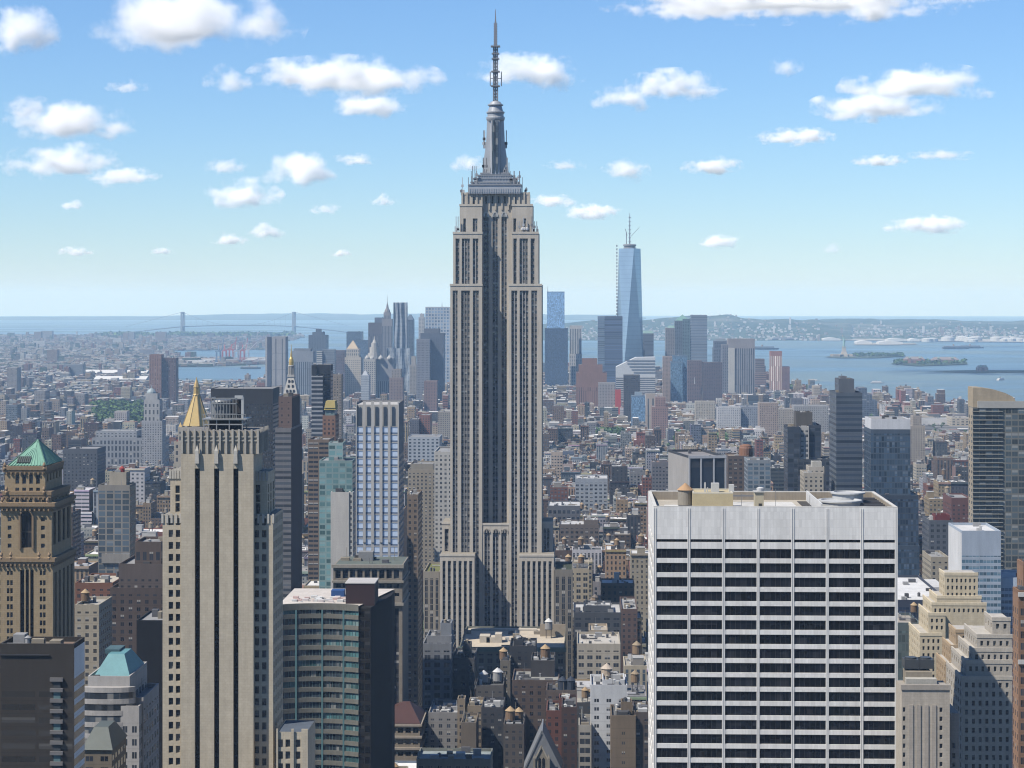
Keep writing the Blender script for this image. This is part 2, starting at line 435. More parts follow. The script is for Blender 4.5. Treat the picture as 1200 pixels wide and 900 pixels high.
# ================================================================ THE SETTING
def curved_sheet(name, pts, h, mat, edge=2500):
    """a flat polygon laid on the curved earth, h metres above the water"""
    bm = bmesh.new()
    tris = geometry.tessellate_polygon([[Vector((p[0], p[1], 0)) for p in pts]])
    vs = [bm.verts.new((p[0], p[1], 0)) for p in pts]
    for t in tris:
        try: bm.faces.new([vs[i] for i in t])
        except ValueError: pass
    for _ in range(7):
        long = [e for e in bm.edges if e.calc_length() > edge]
        if not long: break
        bmesh.ops.subdivide_edges(bm, edges=long, cuts=1)
        bmesh.ops.triangulate(bm, faces=[f for f in bm.faces if len(f.verts) > 3])
    bmesh.ops.recalc_face_normals(bm, faces=bm.faces)
    for v in bm.verts: v.co.z = h - drop(v.co.x, v.co.y)
    if sum(f.normal.z for f in bm.faces) < 0: bmesh.ops.reverse_faces(bm, faces=bm.faces)
    # a bank down to the water
    me = bpy.data.meshes.new(name); bm.to_mesh(me); bm.free(); me.materials.append(mat)
    o = bpy.data.objects.new(name, me); C.objects.link(o)
    return structure(o)

# water: rippled sheet that follows the earth's curve past the horizon
def water_material():
    m, t, b = newmat('sea_water')
    pos = t.new('ShaderNodeNewGeometry').outputs['Position']
    big = t.noise(t.vm('MULTIPLY', pos, (0.00045, 0.0011, 0)), 1.0, 4, 0.6)
    b.inputs['Base Color'].default_value = (0.02, 0.05, 0.075, 1)
    t.put(b.inputs['Base Color'], t.mix(t.ramp(big, 0.38, 0.62), (0.045, 0.08, 0.105, 1), (0.095, 0.135, 0.145, 1)))  # broad tone bands also stand in for cloud shadow on the water
    t.put(b.inputs['Roughness'], t.fmix(t.ramp(big, 0.4, 0.6), 0.28, 0.5))
    b.inputs['IOR'].default_value = 1.33
    bn = t.new('ShaderNodeBump'); bn.inputs['Strength'].default_value = 0.25; bn.inputs['Distance'].default_value = 1.0
    t.put(bn.inputs['Height'], t.noise(t.vm('MULTIPLY', pos, (0.03, 0.05, 0)), 1.0, 4, 0.6))
    t.put(b.inputs['Normal'], bn.outputs[0])
    return m
def sea():
    rad = [0, 600, 1500, 3000, 5000, 7500, 10000, 13000, 17000, 21000, 26000, 31000, 36000, 42000, 48000, 54000, 60000, 66000, 72000]
    vs = [(0, 0, 0)]; fs = []; n = 96
    for r in rad[1:]:
        for k in range(n):
            a = 2 * math.pi * k / n; vs.append((r * math.cos(a), r * math.sin(a), -r * r / (2 * RE)))
    for k in range(n): fs.append((0, 1 + k, 1 + (k + 1) % n))
    for i in range(len(rad) - 2):
        for k in range(n):
            j = (k + 1) % n; a = 1 + i * n; fs.append((a + k, a + n + k, a + n + j, a + j))
    me = bpy.data.meshes.new('water'); me.from_pydata(vs, [], fs); me.materials.append(water_material()); me.update()
    o = bpy.data.objects.new('water', me); C.objects.link(o); structure(o)
sea()

def ground_material():
    m, t, b = newmat('ground_cover')
    pos = t.new('ShaderNodeNewGeometry').outputs['Position']
    n = t.noise(pos, 0.012, 4, 0.65); f = t.noise(pos, 0.15, 3)
    c = t.mix(t.ramp(n, 0.45, 0.62), (0.05, 0.05, 0.052, 1), (0.10, 0.095, 0.085, 1))
    c = t.mix(t.ramp(t.noise(pos, 0.004, 3), 0.52, 0.7), c, (0.04, 0.06, 0.028, 1))
    t.put(b.inputs['Base Color'], t.vm('SCALE', c, scale=t.m('ADD', 0.6, t.m('MULTIPLY', f, 0.8))))
    b.inputs['Roughness'].default_value = 0.95
    return m
GROUND = ground_material()
def wood_material(name, a, b_):
    m, t, b = newmat(name)
    pos = t.new('ShaderNodeNewGeometry').outputs['Position']
    n = t.noise(pos, 0.01, 5, 0.75); f = t.noise(pos, 0.0012, 4)
    c = t.mix(t.ramp(n, 0.35, 0.65), (*a, 1), (*b_, 1))
    c = t.mix(t.ramp(f, 0.5, 0.72), c, (0.12, 0.12, 0.10, 1))
    t.put(b.inputs['Base Color'], c); b.inputs['Roughness'].default_value = 1.0; b.inputs['Specular IOR Level'].default_value = 0.1
    return m
WOODS = wood_material('wooded_land', (0.018, 0.03, 0.016), (0.045, 0.06, 0.032))
SANDY = wood_material('waterfront_ground', (0.16, 0.155, 0.14), (0.30, 0.29, 0.26))

GROUND_POLY = [(1500, -1500), (1300, 3000), G(1225, 492), G(1130, 479), G(1060, 473), G(1000, 468), G(960, 463), G(927, 455), G(906, 445), G(880, 432),
    G(700, 430), G(420, 433), G(400, 448), G(330, 450), G(206, 450), G(190, 430), G(240, 430), G(310, 427), G(312, 421.5), G(205, 420), G(200, 411), G(318, 409.5),
    G(322, 404), G(352, 396), G(356, 392.5), G(300, 392.3), G(120, 392.6), G(-60, 393.5), (-7200, 15500), (-7000, 3000), (-5000, -1500)]
curved_sheet('ground', GROUND_POLY, 3.0, GROUND)
# city blocks: raised slabs of pavement with a kerb, streets between them
def street_slabs():
    m = MB(col=(0.2, 0.195, 0.185)); AV = [-930, -650, -520, -390, -260, -125, 140, 425, 690, 950]
    for a, b in zip(AV, AV[1:]):
        y = 560.0
        while y < 4700:
            if max(abs(PX(a, y) - 600), abs(PX(b, y) - 600)) < 900: m.box(a + 13, b - 13, y + 9, y + 71, 2.9, 3.25, 0)
            y += 80
    structure(m.build('pavement', [ROOF]))
street_slabs()

# the far shores
def ridge(name, pl, pr, n, ys, prof, mat, seed, rough=0.35):
    """wooded hills: a height field with a row of points for every distance"""
    rr = random.Random(seed); ph = [rr.uniform(0, 6.28) for _ in range(12)]
    vs, fs = [], []
    for j, (Y, k) in enumerate(ys):
        for i in range(n + 1):
            px = pl + (pr - pl) * i / n; x = X(px, Y)
            w = sum(math.sin(px * (0.02 * (q + 1)) * 1.35 + ph[q] + j * (0.7 + .3 * q)) / (q + 1) for q in range(10)) * rough
            edge = min(1, i / 4, (n - i) / 4)
            h = -6 if k == 0 else max(2.0, prof(px) * k * (1 + 0.5 * w)) * edge - (1 - edge) * 6
            vs.append((x, Y, h - drop(x, Y)))
    for j in range(len(ys) - 1):
        for i in range(n):
            a = j * (n + 1) + i; fs.append((a, a + 1, a + n + 2, a + n + 1))
    me = bpy.data.meshes.new(name); me.from_pydata(vs, [], fs); me.materials.append(mat); me.polygons.foreach_set('use_smooth', [True] * len(fs)); me.update()
    o = bpy.data.objects.new(name, me); C.objects.link(o); structure(o)
    def height(px, Y):
        i = min(n - 1, max(0, int((px - pl) / (pr - pl) * n)))
        for j in range(len(ys) - 1):
            if ys[j][0] <= Y < ys[j + 1][0]:
                f = (Y - ys[j][0]) / (ys[j + 1][0] - ys[j][0]); return vs[j * (n + 1) + i][2] * (1 - f) + vs[(j + 1) * (n + 1) + i][2] * f
        return -99
    return height
def interp(tab):
    def f(x):
        if x <= tab[0][0]: return tab[0][1]
        for (a, b), (c, d) in zip(tab, tab[1:]):
            if x <= c: return b + (d - b) * (x - a) / (c - a)
        return tab[-1][1]
    return f
HILL_A = ridge('island_hills', 600, 1010, 120, [(13400, 0), (13900, .06), (14600, .3), (15500, .6), (16500, 1), (17500, .8), (19000, .5), (21000, 0)], interp([(620, 70), (700, 108), (780, 122), (850, 130), (900, 120), (960, 112), (1010, 80)]), WOODS, 3, .18)
HILL_B = ridge('shore_hills', 930, 1330, 120, [(13800, 0), (14400, .15), (15500, .35), (17500, .8), (19500, 1), (22000, .8), (25000, 0)], interp([(930, 90), (1000, 92), (1100, 80), (1330, 70)]), WOODS, 4, .2)
HILL_C = ridge('distant_hills', -250, 760, 120, [(31000, 0), (32500, .5), (35000, 1), (39000, .8), (45000, 0)], interp([(-250, 30), (0, 32), (120, 34), (200, 50), (260, 75), (420, 85), (560, 85), (760, 60)]), WOODS, 5, .2)
curved_sheet('bayonne_ground', [G(955, 398.5), G(1000, 399.5), G(1060, 400.0), G(1230, 401.8), G(1330, 402), (4200, 16000), (2900, 16000)], 4.0, SANDY)
curved_sheet('pier_ground', [G(1000, 404.5), G(1040, 404.8), G(1075, 404.2), G(1072, 402.6), G(1040, 402.4), G(1004, 402.4)], 4.0, SANDY)
curved_sheet('statue_island_ground', [G(966, 419.2), G(985, 420.2), G(1030, 420), G(1062, 417.6), G(1058, 416), G(1010, 415), G(985, 415.5)], 3.0, WOODS)
curved_sheet('station_island_ground', [G(1044, 427), G(1075, 429.5), G(1134, 427.5), G(1132, 423.5), G(1090, 422), G(1052, 424)], 3.0, WOODS)
curved_sheet('jetty_ground', [G(1087, 436), G(1140, 437.4), G(1215, 437), G(1215, 435), G(1150, 434.4), G(1120, 435)], 3.0, WOODS)

# ---------------------------------------------------------------- haze
def haze():
    m = MB(); m.box(-30000, 30000, -3000, 80000, -1000, 475, 0, bottom=True)
    o = m.build('haze', []); o['kind'] = 'stuff'; o.data.materials.clear()
    mt = bpy.data.materials.new('haze_air'); mt.use_nodes = True; nt = mt.node_tree; nt.nodes.clear()
    out = nt.nodes.new('ShaderNodeOutputMaterial'); v = nt.nodes.new('ShaderNodeVolumePrincipled')
    v.inputs['Color'].default_value = (0.44, 0.68, 1.0, 1); v.inputs['Density'].default_value = HAZE_D
    v.inputs['Absorption Color'].default_value = (0.72, 1.0, 1, 1); v.inputs['Anisotropy'].default_value = 0.0
    nt.links.new(v.outputs[0], out.inputs['Volume']); o.data.materials.append(mt)
HAZE_D = 4.0e-5
haze()

# ---------------------------------------------------------------- clouds
def cloud_material():
    mt = bpy.data.materials.new('cloud_vapour'); mt.use_nodes = True; nt = mt.node_tree; nt.nodes.clear()
    t = NT(mt); out = t.new('ShaderNodeOutputMaterial'); v = t.new('ShaderNodeVolumePrincipled')
    oi = t.new('ShaderNodeObjectInfo')
    p0 = t.new('ShaderNodeTexCoord').outputs['Object']
    wz = t.new('ShaderNodeTexNoise'); t.put(wz.inputs['Vector'], t.vm('ADD', p0, t.vm('SCALE', (11.0, 23.0, 7.0), scale=oi.outputs['Random'])))
    wz.inputs['Scale'].default_value = 1.6; wz.inputs['Detail'].default_value = 2
    p = t.vm('ADD', p0, t.vm('MULTIPLY', t.vm('SUBTRACT', wz.outputs['Color'], (0.5, 0.5, 0.5)), (1.5, 1.5, 1.1)))
    sc = t.new('ShaderNodeSeparateColor'); t.put(sc.inputs[0], oi.outputs['Color'])
    # flat underside: squeeze the lower half
    sp = t.new('ShaderNodeSeparateXYZ'); t.put(sp.inputs[0], p)
    zz = t.m('MULTIPLY', sp.outputs[2], t.fmix(t.m('LESS_THAN', sp.outputs[2], 0.0), 1.0, 1.9))
    cb = t.new('ShaderNodeCombineXYZ'); t.put(cb.inputs[0], sp.outputs[0]); t.put(cb.inputs[1], sp.outputs[1]); t.put(cb.inputs[2], zz)
    fall = t.m('SUBTRACT', 1.0, t.vm('LENGTH', cb.outputs[0]))
    pos = t.new('ShaderNodeNewGeometry').outputs['Position']
    off = t.vm('SCALE', (37.0, 91.0, 53.0), scale=oi.outputs['Random'])
    # noise in units of the cloud's own height, so a small far cloud billows like a large near one
    q = t.vm('ADD', t.vm('SCALE', pos, scale=t.m('DIVIDE', 1.0, t.m('MULTIPLY', sc.outputs[1], 1000.0))), off)
    n = t.noise(q, 1.0, 6, 0.68)
    d = t.m('ADD', t.m('SUBTRACT', fall, 0.40), t.m('MULTIPLY', t.m('SUBTRACT', n, 0.5), 2.4))
    d = t.ramp(d, -0.2, 1.2)
    t.put(v.inputs['Density'], t.m('MULTIPLY', t.m('MULTIPLY', d, sc.outputs[0]), t.m('DIVIDE', 0.012, sc.outputs[1])))
    v.inputs['Color'].default_value = (1, 1, 1, 1); v.inputs['Anisotropy'].default_value = 0.0
    t.l.new(v.outputs[0], out.inputs['Volume'])
    return mt
CLOUDM = cloud_material()
bmc = bmesh.new(); bmesh.ops.create_icosphere(bmc, subdivisions=3, radius=1)
CLME = bpy.data.meshes.new('cloud'); bmc.to_mesh(CLME); bmc.free(); CLME.materials.append(CLOUDM)
def cloud(cx, cyy, w, h, d, label):
    a = math.atan((cx - 600) / F) - YAW
    dist = min((1250 - EYE) * F / (HY - cyy), 42000)
    s = dist / F; o = bpy.data.objects.new('cloud', CLME); C.objects.link(o)
    o.location = (dist * math.sin(a), dist * math.cos(a), EYE + (HY - cyy) * s)
    o.scale = (w * .72 * s, w * .52 * s, h * .84 * s); o.rotation_euler = (0, 0, -a)
    o.color = (d, h * s / 1000, 0, 1)
    tag(o, label, 'cloud', 'fair weather clouds')
for c in [
 (225, 32, 190, 66, 1.0, 'largest puffy white cloud at the upper left of the sky'),
 (20, 50, 72, 52, .9, 'white cloud cut by the left edge of the picture, upper one'),
 (402, 95, 175, 40, .8, 'long white cloud left of the spire, halfway up the antenna'),
 (270, 98, 48, 28, .35, 'faint wisp between the largest cloud and the long cloud'),
 (436, 127, 74, 28, .55, 'soft cloud hanging just beneath the long white cloud'),
 (82, 153, 116, 44, .8, 'round topped white cloud at far left, below the edge cloud'),
 (75, 196, 110, 34, .7, 'ragged cloud at far left with a tail to the right'),
 (146, 211, 64, 20, .6, 'thin cloud tail trailing right from the ragged cloud'),
 (350, 203, 74, 38, 1.0, 'bright compact cloud midway between left edge and spire base'),
 (284, 233, 72, 32, 1.0, 'bright flat based cloud below and left of the compact cloud'),
 (268, 283, 36, 14, .7, 'small white cloud low over the horizon, left of the twin puffs'),
 (311, 273, 38, 16, .5, 'pair of tiny puffs low in the sky over the bridge'),
 (267, 199, 42, 18, .3, 'faint puff left of the bright compact cloud'),
 (417, 189, 42, 14, .35, 'faint flat puff right of the bright compact cloud'),
 (450, 237, 28, 14, .6, 'small white puff left of the deco tower crown'),
 (90, 297, 32, 10, .6, 'lowest small cloud at the far left over the bay'),
 (84, 244, 24, 11, .5, 'tiny puff beneath the ragged left cloud'),
 (190, 296, 24, 8, .5, 'tiny low puff above the left bridge tower'),
 (620, 88, 104, 36, .7, 'white cloud directly right of the antenna'),
 (550, 193, 34, 20, .4, 'faint cloud touching the left side of the mast base'),
 (733, 118, 62, 30, .7, 'grey bottomed cloud, left half of the pair right of the antenna'),
 (790, 104, 92, 30, .9, 'bright cloud, right half of the pair right of the antenna'),
 (835, 197, 54, 20, .9, 'flat white cloud right of the glass spire tower'),
 (733, 202, 44, 22, .6, 'ragged little cloud high above the glass spire tower'),
 (844, 285, 40, 16, .9, 'bright small cloud low, right of the glass spire tower'),
 (695, 250, 56, 16, .8, 'narrow bright cloud between deco tower and glass spire tower'),
 (645, 237, 52, 13, .5, 'narrow faint cloud touching the right of the deco crown'),
 (930, 164, 76, 18, .7, 'thin white cloud right of centre in the sky'),
 (1028, 131, 122, 32, .85, 'lower white cloud of the bank at the right'),
 (1075, 107, 134, 36, 1.0, 'upper bright cloud of the bank at the right'),
 (1086, 267, 76, 18, .7, 'flat low cloud at the right over the bay'),
 (1030, 192, 50, 12, .45, 'thin slanting wisp under the right cloud bank'),
 (921, 83, 34, 24, .3, 'faint lone puff left of the right cloud bank'),
 (930, 4, 340, 30, .9, 'wide cloud cut off by the top edge of the picture'),
 (400, 298, 22, 8, .5, 'tiny low puff left of the deco tower shaft'),
 (188, 50, 46, 16, .2, 'faint translucent wisp under the largest cloud'),
 (150, 107, 40, 14, .18, 'barely visible wisp above the round topped left cloud'),
 (30, 134, 54, 22, .25, 'thin veil beside the left edge above the round topped cloud'),
 (1100, 186, 60, 12, .18, 'barely visible streak below the right cloud bank'),
 (660, 196, 40, 12, .18, 'barely visible streak right of the mast base'),
 (380, 247, 34, 12, .2, 'faint wisp just right of the bright flat based cloud'),
 (972, 294, 24, 14, .2, 'barely visible puff low over the statue'),
]: cloud(*c)

# ================================================================ THE BUILDINGS THAT FILL THE PICTURE
def cols_px(pairs, Y): return [(X(a, Y), X(b, Y)) for a, b in pairs]
def rows_px(pairs, px, Y): return sorted((Z(b, px, Y), Z(a, px, Y)) for a, b in pairs)

# ---------------------------------------------------------------- white slab office tower, right
def white_slab():
    Y = 650.0; x0, x1 = X(766, Y), X(1052, Y); y1 = Y + 52; zt = Z(594.5, 900, Y)
    rt = thing('office_tower', 'wide flat topped white office slab with black window bands', 'building', ((x0 + x1) / 2, Y + 26, 0))
    white = (0.86, 0.84, 0.80)
    m = MB(white); panes = []
    piers = [767.5] + [807.4 + 40.54 * k for k in range(6)] + [1050.5]
    cols = cols_px([(a + 1.75, b - 1.75) for a, b in zip(piers, piers[1:])], Y)
    rws = [(632.2, 635.6)] + [(643.4 + 16.72 * k, 654.6 + 16.72 * k) for k in range(16)]
    rows = rows_px(rws, 900, Y)
    grid_wall(m, panes, 'n', Y, x0, x1, -5, zt, cols, rows, .4)
    side = even(Y, y1, 4, 0.84, 1.0); ps = []
    grid_wall(m, ps, 'e', x0, Y, y1, -5, zt, side, rows, 0.9)
    m.wall((x1, Y), (x1, y1), -5, zt); m.wall((x1, y1), (x0, y1), -5, zt)
    m.col = (0.64, 0.62, 0.57); t = 1.0      # parapet rim round a sunken roof
    parapet(m, x0, x1, Y, y1, zt, 0.25, t)
    zr = zt - 2.6; m.col = (0.34, 0.29, 0.22)
    for a, b, c, d in ((x0 + t, x1 - t, Y + t, Y + t), (x0 + t, x1 - t, y1 - t, y1 - t)): m.wall((a, c), (b, d), zr, zt)
    for a in (x0 + t, x1 - t): m.wall((a, Y + t), (a, y1 - t), zr, zt)
    wall = m.build('wall', [TRAV], rt)
    # paired ribs on every pier
    for p in piers:
        r = MB((0.84, 0.82, 0.78)); c = X(p, Y)
        for s in (-0.27, 0.27): r.pbox(c + s - .1, c + s + .1, Y - 0.13, Y - 0.002, -5, zt - 0.3)
        r.build('pier_rib', [TRIM], rt)
    place_panes(rt, panes, GLASS, frame=(6, (0.05, 0.05, 0.055)))
    o = MB((0.1, 0.1, 0.1))
    for p in ps: o.face(p, 0, None, True)
    q = o.build('side_window', [GLASS], rt); q['kind'] = 'stuff'
    r = MB((0.46, 0.42, 0.35)); r.face([(x0 + t, Y + t, zr), (x1 - t, Y + t, zr), (x1 - t, y1 - t, zr), (x0 + t, y1 - t, zr)], 0, None, True)
    r.col = (0.62, 0.61, 0.58)
    for a, b, c, d in ((783, 820, 12, 34), (869, 945, 8, 44), (833, 866, 8, 20)): r.face([(X(a, Y), Y + c, zr + .02), (X(b, Y), Y + c, zr + .02), (X(b, Y), Y + d, zr + .02), (X(a, Y), Y + d, zr + .02)], 0, None, True)
    r.col = (0.07, 0.065, 0.06)
    r.face([(X(952, Y), Y + 14, zr + .03), (X(966, Y), Y + 14, zr + .03), (X(966, Y), Y + 47, zr + .03), (X(952, Y), Y + 47, zr + .03)], 0, None, True)
    r.build('roof', [ROOF], rt)
    # roof furniture
    water_tank(rt, X(803, Y + 22), Y + 22, zr, 1.25, (0.30, 0.27, 0.22), (0.45, 0.28, 0.15), 0.8, n=20)
    Yp = Y + 16; b = MB((0.55, 0.46, 0.28)); b.box(X(812, Yp), X(859, Yp), Yp, Yp + 14, zr, Z(578.5, 830, Yp), 0)
    b.col = (0.62, 0.58, 0.47); parapet(b, X(812, Yp), X(859, Yp), Yp, Yp + 14, Z(578.5, 830, Yp), .35, .5)
    ph = b.build('penthouse', [TRIM], rt)
    b = MB((0.6, 0.6, 0.58))
    for px, w, h in ((838, 2.4, 2.8), (826, .5, 3.0), (857, 1.6, 2.4), (829, .3, 1.5)): zz = Z(578.5, 830, Yp); xx = X(px, Yp + 6); b = MB((0.6, 0.6, 0.58)); b.box(xx - w / 2, xx + w / 2, Yp + 5, Yp + 5 + w, zz, zz + h, 0); b.build('vent', [TRIM], ph)
    Yh = Y + 12; b = MB((0.52, 0.46, 0.33)); b.box(X(884.5, Yh), X(895, Yh), Yh, Yh + 4, zr, Z(577, 890, Yh), 0)
    b.col = (0.5, 0.5, 0.48); b.pbox(X(883.5, Yh), X(896, Yh), Yh - .4, Yh + 4.4, Z(577, 890, Yh), Z(576.2, 890, Yh))
    b.col = (0.62, 0.62, 0.62); b.lathe(X(891, Yh + 2), Yh + 2, [(1.1, Z(576, 890, Yh)), (1.2, Z(572.5, 890, Yh)), (.5, Z(571.5, 890, Yh))], 12)
    hut = b.build('stair_hut', [TRIM], rt); d = MB((0.04, 0.04, 0.04)); d.pbox(X(889, Yh), X(893, Yh), Yh - .06, Yh + .1, zr + .2, zr + 2.6); d.build('door', [TRIM], hut)
    # cooling plant: pit walls, round fan decks
    b = MB((0.66, 0.66, 0.65)); b.pbox(X(962, Y + 5), X(963.5, Y + 5), Y + 4, Y + 48, zr, zt + .8); b.build('plant_wall', [TRIM], rt)
    b = MB((0.52, 0.53, 0.53)); cx = X(985, Y + 20)
    b.lathe(cx, Y + 22, [(6.3, zr), (6.5, zr + 2.2), (6.9, zr + 2.4), (6.9, zr + 2.9), (5.9, zr + 3.0), (5.6, zr + 2.5)], 28)
    b.lathe(cx + 3.5, Y + 30, [(4.9, zr), (4.9, zr + 4), (5.5, zr + 4.2), (5.5, zr + 4.6), (4.4, zr + 4.7), (4.2, zr + 4.2)], 24)
    b.build('cooling_fan', [TRIM], rt)
    b = MB((0.06, 0.06, 0.065))
    for k in range(9): b.pbox(X(1006, Y + 10) + k * .15, X(1044, Y + 10), Y + 6 + 4.6 * k, Y + 7.2 + 4.6 * k, zr + .1, zr + 1.6)
    b.build('louvre_deck', [TRIM], rt)
    b = MB((0.25, 0.25, 0.25))
    for px, h in ((909, 5.5), (869, 4), (949, 3.5)): b.bar((X(px, Y + 30), Y + 30, zr), (X(px, Y + 30), Y + 30, zr + h), .07)
    b.bar((X(859, Y + 40), Y + 40, zr + 2.4), (X(884, Y + 40), Y + 40, zr + 2.4), .25)
    b.build('mast', [METAL], rt)
    claim(x0, x1, Y, y1, zt, 900)
def travertine():
    m, t, b = newmat('travertine')
    ac = t.new('ShaderNodeAttribute', attribute_name='Col'); pos = t.new('ShaderNodeNewGeometry').outputs['Position']
    sp = t.new('ShaderNodeSeparateXYZ'); t.put(sp.inputs[0], pos); cb = t.new('ShaderNodeCombineXYZ')
    t.put(cb.inputs[0], t.m('ADD', sp.outputs[0], sp.outputs[1])); t.put(cb.inputs[1], sp.outputs[2])
    br = t.new('ShaderNodeTexBrick'); br.offset = 0.0; t.put(br.inputs['Vector'], cb.outputs[0])
    for k, v in (('Scale', 1.0), ('Mortar Size', 0.025), ('Brick Width', 0.95), ('Row Height', 2.35)): br.inputs[k].default_value = v
    br.inputs['Color1'].default_value = (0.93, 0.93, 0.93, 1); br.inputs['Color2'].default_value = (1.06, 1.06, 1.06, 1); br.inputs['Mortar'].default_value = (0.80, 0.79, 0.78, 1)
    n = t.noise(t.vm('MULTIPLY', pos, (1, 1, .15)), .35, 4, .7)
    c = t.vm('SCALE', t.vm('MULTIPLY', ac.outputs['Color'], br.outputs[0]), scale=t.m('ADD', .72, t.m('MULTIPLY', n, .56)))
    t.put(b.inputs['Base Color'], c); b.inputs['Roughness'].default_value = .7
    return m
TRAV = travertine()
white_slab()

# ---------------------------------------------------------------- grey limestone tower with black slots, left
def slot_tower():
    Y = 600.0; px = 255; zx = lambda p: X(p, Y)
    rt = thing('skyscraper', 'pale limestone tower with three black vertical slots and fluted crown', 'building', (zx(255), Y + 10, 0))
    st = (0.56, 0.49, 0.375); panes = []; slots = []
    # central shaft
    m = MB(st); zt = Z(532, px, Y); D = 17
    grid_wall(m, slots, 'n', Y, zx(212), zx(297), 0, zt, cols_px([(228.2, 234.2), (250.8, 256.8), (273.4, 279.4)], Y), [(1, Z(549, px, Y))], 1.3)
    m.wall((zx(297), Y), (zx(297), Y + D), 0, zt); m.wall((zx(297), Y + D), (zx(212), Y + D), 0, zt); m.wall((zx(212), Y + D), (zx(212), Y), 0, zt)
    m.col = (0.40, 0.37, 0.31)
    for c in (231.2, 253.8, 276.4):      # pointed heads of the slots
        x = zx(c); w = zx(c + 3) - zx(c); za, zb = Z(549, px, Y), Z(541.5, px, Y)
        m.face([(x - w, Y - .02, za), (x - w, Y - .02, zb), (x, Y - .02, zb)], 0, None, True); m.face([(x + w, Y - .02, za), (x + w, Y - .02, zb), (x, Y - .02, zb)], 0, None, True)
    m.build('central_shaft', [STONE], rt)
    z9 = Z(541.5, px, Y)
    for s in slots:
        b = MB(); b.face(s, 0, None, True); b.col = (.04, .04, .045)
        zz = s[0][2] + 3
        while zz < s[2][2]: b.pbox(s[0][0], s[1][0], s[0][1] - .25, s[0][1] - .02, zz, zz + .5, 1); zz += 3.6
        b.build('window_slot', [GLASS, TRIM], rt)
    m = MB((0.55, 0.52, 0.46))
    for c in (231.2, 253.8, 276.4):      # stone fins over the slots
        x = zx(c); w = zx(c + 1.3) - zx(c)
        f = MB((0.56, 0.53, 0.47))
        f.frustum([(x - w * 1.9, Y - .9), (x + w * 1.9, Y - .9), (x + w * 1.9, Y - .03), (x - w * 1.9, Y - .03)], Z(543, px, Y), [(x - w * 1.5, Y - .8), (x + w * 1.5, Y - .8), (x + w * 1.5, Y - .03), (x - w * 1.5, Y - .03)], Z(528, px, Y))
        f.pyramid([(x - w * 1.5, Y - .8), (x + w * 1.5, Y - .8), (x + w * 1.5, Y - .03), (x - w * 1.5, Y - .03)], Z(528, px, Y), (x, Y - .3, Z(521, px, Y)))
        f.build('finial', [STONE], rt)
    # fluted crown, set back a little
    Yc = Y + 0.8; m = MB((0.44, 0.39, 0.31)); z0, z1 = zt, Z(505, px, Yc)
    x0, x1 = zx(213), zx(302); Dc = 19
    m.box(x0, x1, Yc, Yc + Dc, z0, z1, 0); m.col = (0.5, 0.47, 0.41)
    for k in range(13):
        x = x0 + (x1 - x0) * k / 12; m.pbox(x - .28, x + .28, Yc - .55, Yc - .01, z0, z1 + .5)
    for k in range(1, 8):
        y = Yc + Dc * k / 8; m.pbox(x1 + .01, x1 + .5, y - .28, y + .28, z0, z1 + .5)
    for z in (z0 + (z1 - z0) * .55, z0 + (z1 - z0) * .72): m.pbox(x0 + .1, x1 - .1, Yc - .25, Yc - .012, z, z + .3)
    m.build('fluted_crown', [STONE], rt)
    r = MB((0.2, 0.19, 0.18)); r.face([(x0, Yc, z1 + .01), (x1, Yc, z1 + .01), (x1, Yc + Dc, z1 + .01), (x0, Yc + Dc, z1 + .01)], 0, None, True); r.build('roof', [ROOF], rt)
    # steel-framed plant enclosure on the roof
    Yp = Y + 5; m = MB((0.42, 0.42, 0.41)); a, b_ = X(239, Yp), X(284, Yp); zb, zm, ztp = z1, Z(490.5, px, Yp), Z(467, px, Yp)
    for x in (a, a + (b_ - a) * .33, a + (b_ - a) * .66, b_):
        for y in (Yp, Yp + 8): m.bar((x, y, zb), (x, y, zm), .14)
    for z in (zb + 1.6, zm - .35): m.bar((a, Yp, z), (b_, Yp, z), .16); m.bar((b_, Yp, z), (b_, Yp + 8, z), .16)
    m.pbox(a - .4, b_ + 1.2, Yp - .6, Yp + 9, zm - .3, zm); m.build('plant_frame', [METAL], rt)
    c, d = X(247, Yp), X(276, Yp)
    m = MB((0.34, 0.35, 0.35)); k = 8
    for i in range(k + 1):
        x = c + (d - c) * i / k
        m.bar((x, Yp + 1, zm), (x, Yp + 1, ztp), .09)
    for z in (zm + 1.2, ztp - 1.5, ztp): m.bar((c, Yp + 1, z), (d, Yp + 1, z), .15); m.bar((d, Yp + 1, z), (d, Yp + 7, z), .15); m.bar((c, Yp + 1, z), (c, Yp + 7, z), .15)
    for i in range(20):
        x = a + (b_ - a + 1) * i / 19; m.bar((x, Yp - .5, zm), (x, Yp - .5, zm + 1.2), .05)
    m.bar((a - .3, Yp - .5, zm + 1.2), (b_ + 1.1, Yp - .5, zm + 1.2), .07)
    m.build('railing_frame', [METAL], rt)
    m = MB((0.22, 0.23, 0.24)); m.lathe((c + d) / 2 - 1, Yp + 4.5, [(3.0, zm), (3.0, ztp - 1.2), (2.7, ztp - .6)], 20); m.build('cooling_drum', [METAL], rt)
    m = MB((0.045, 0.045, 0.05)); m.box(X(271, Yp), X(280, Yp), Yp + 3, Yp + 7, zm, ztp - .6, 0); m.box(a + 1, b_ - 1, Yp + 3, Yp + 8, z1, zm - .4, 0); m.build('plant_room', [TRIM], rt)
    m = MB((0.6, 0.6, 0.58)); m.bar((X(283, Yp), Yp + 2, zm), (X(283, Yp), Yp + 2, ztp + .4), .35); m.bar((X(274, Yp), Yp + 2, ztp + .3), (X(283.5, Yp), Yp + 2, ztp + .3), .45); m.build('duct', [METAL], rt)
    # upper and lower shoulders
    rowsL = [(607.2 + 14.06 * k, 615.6 + 14.06 * k) for k in range(22)]
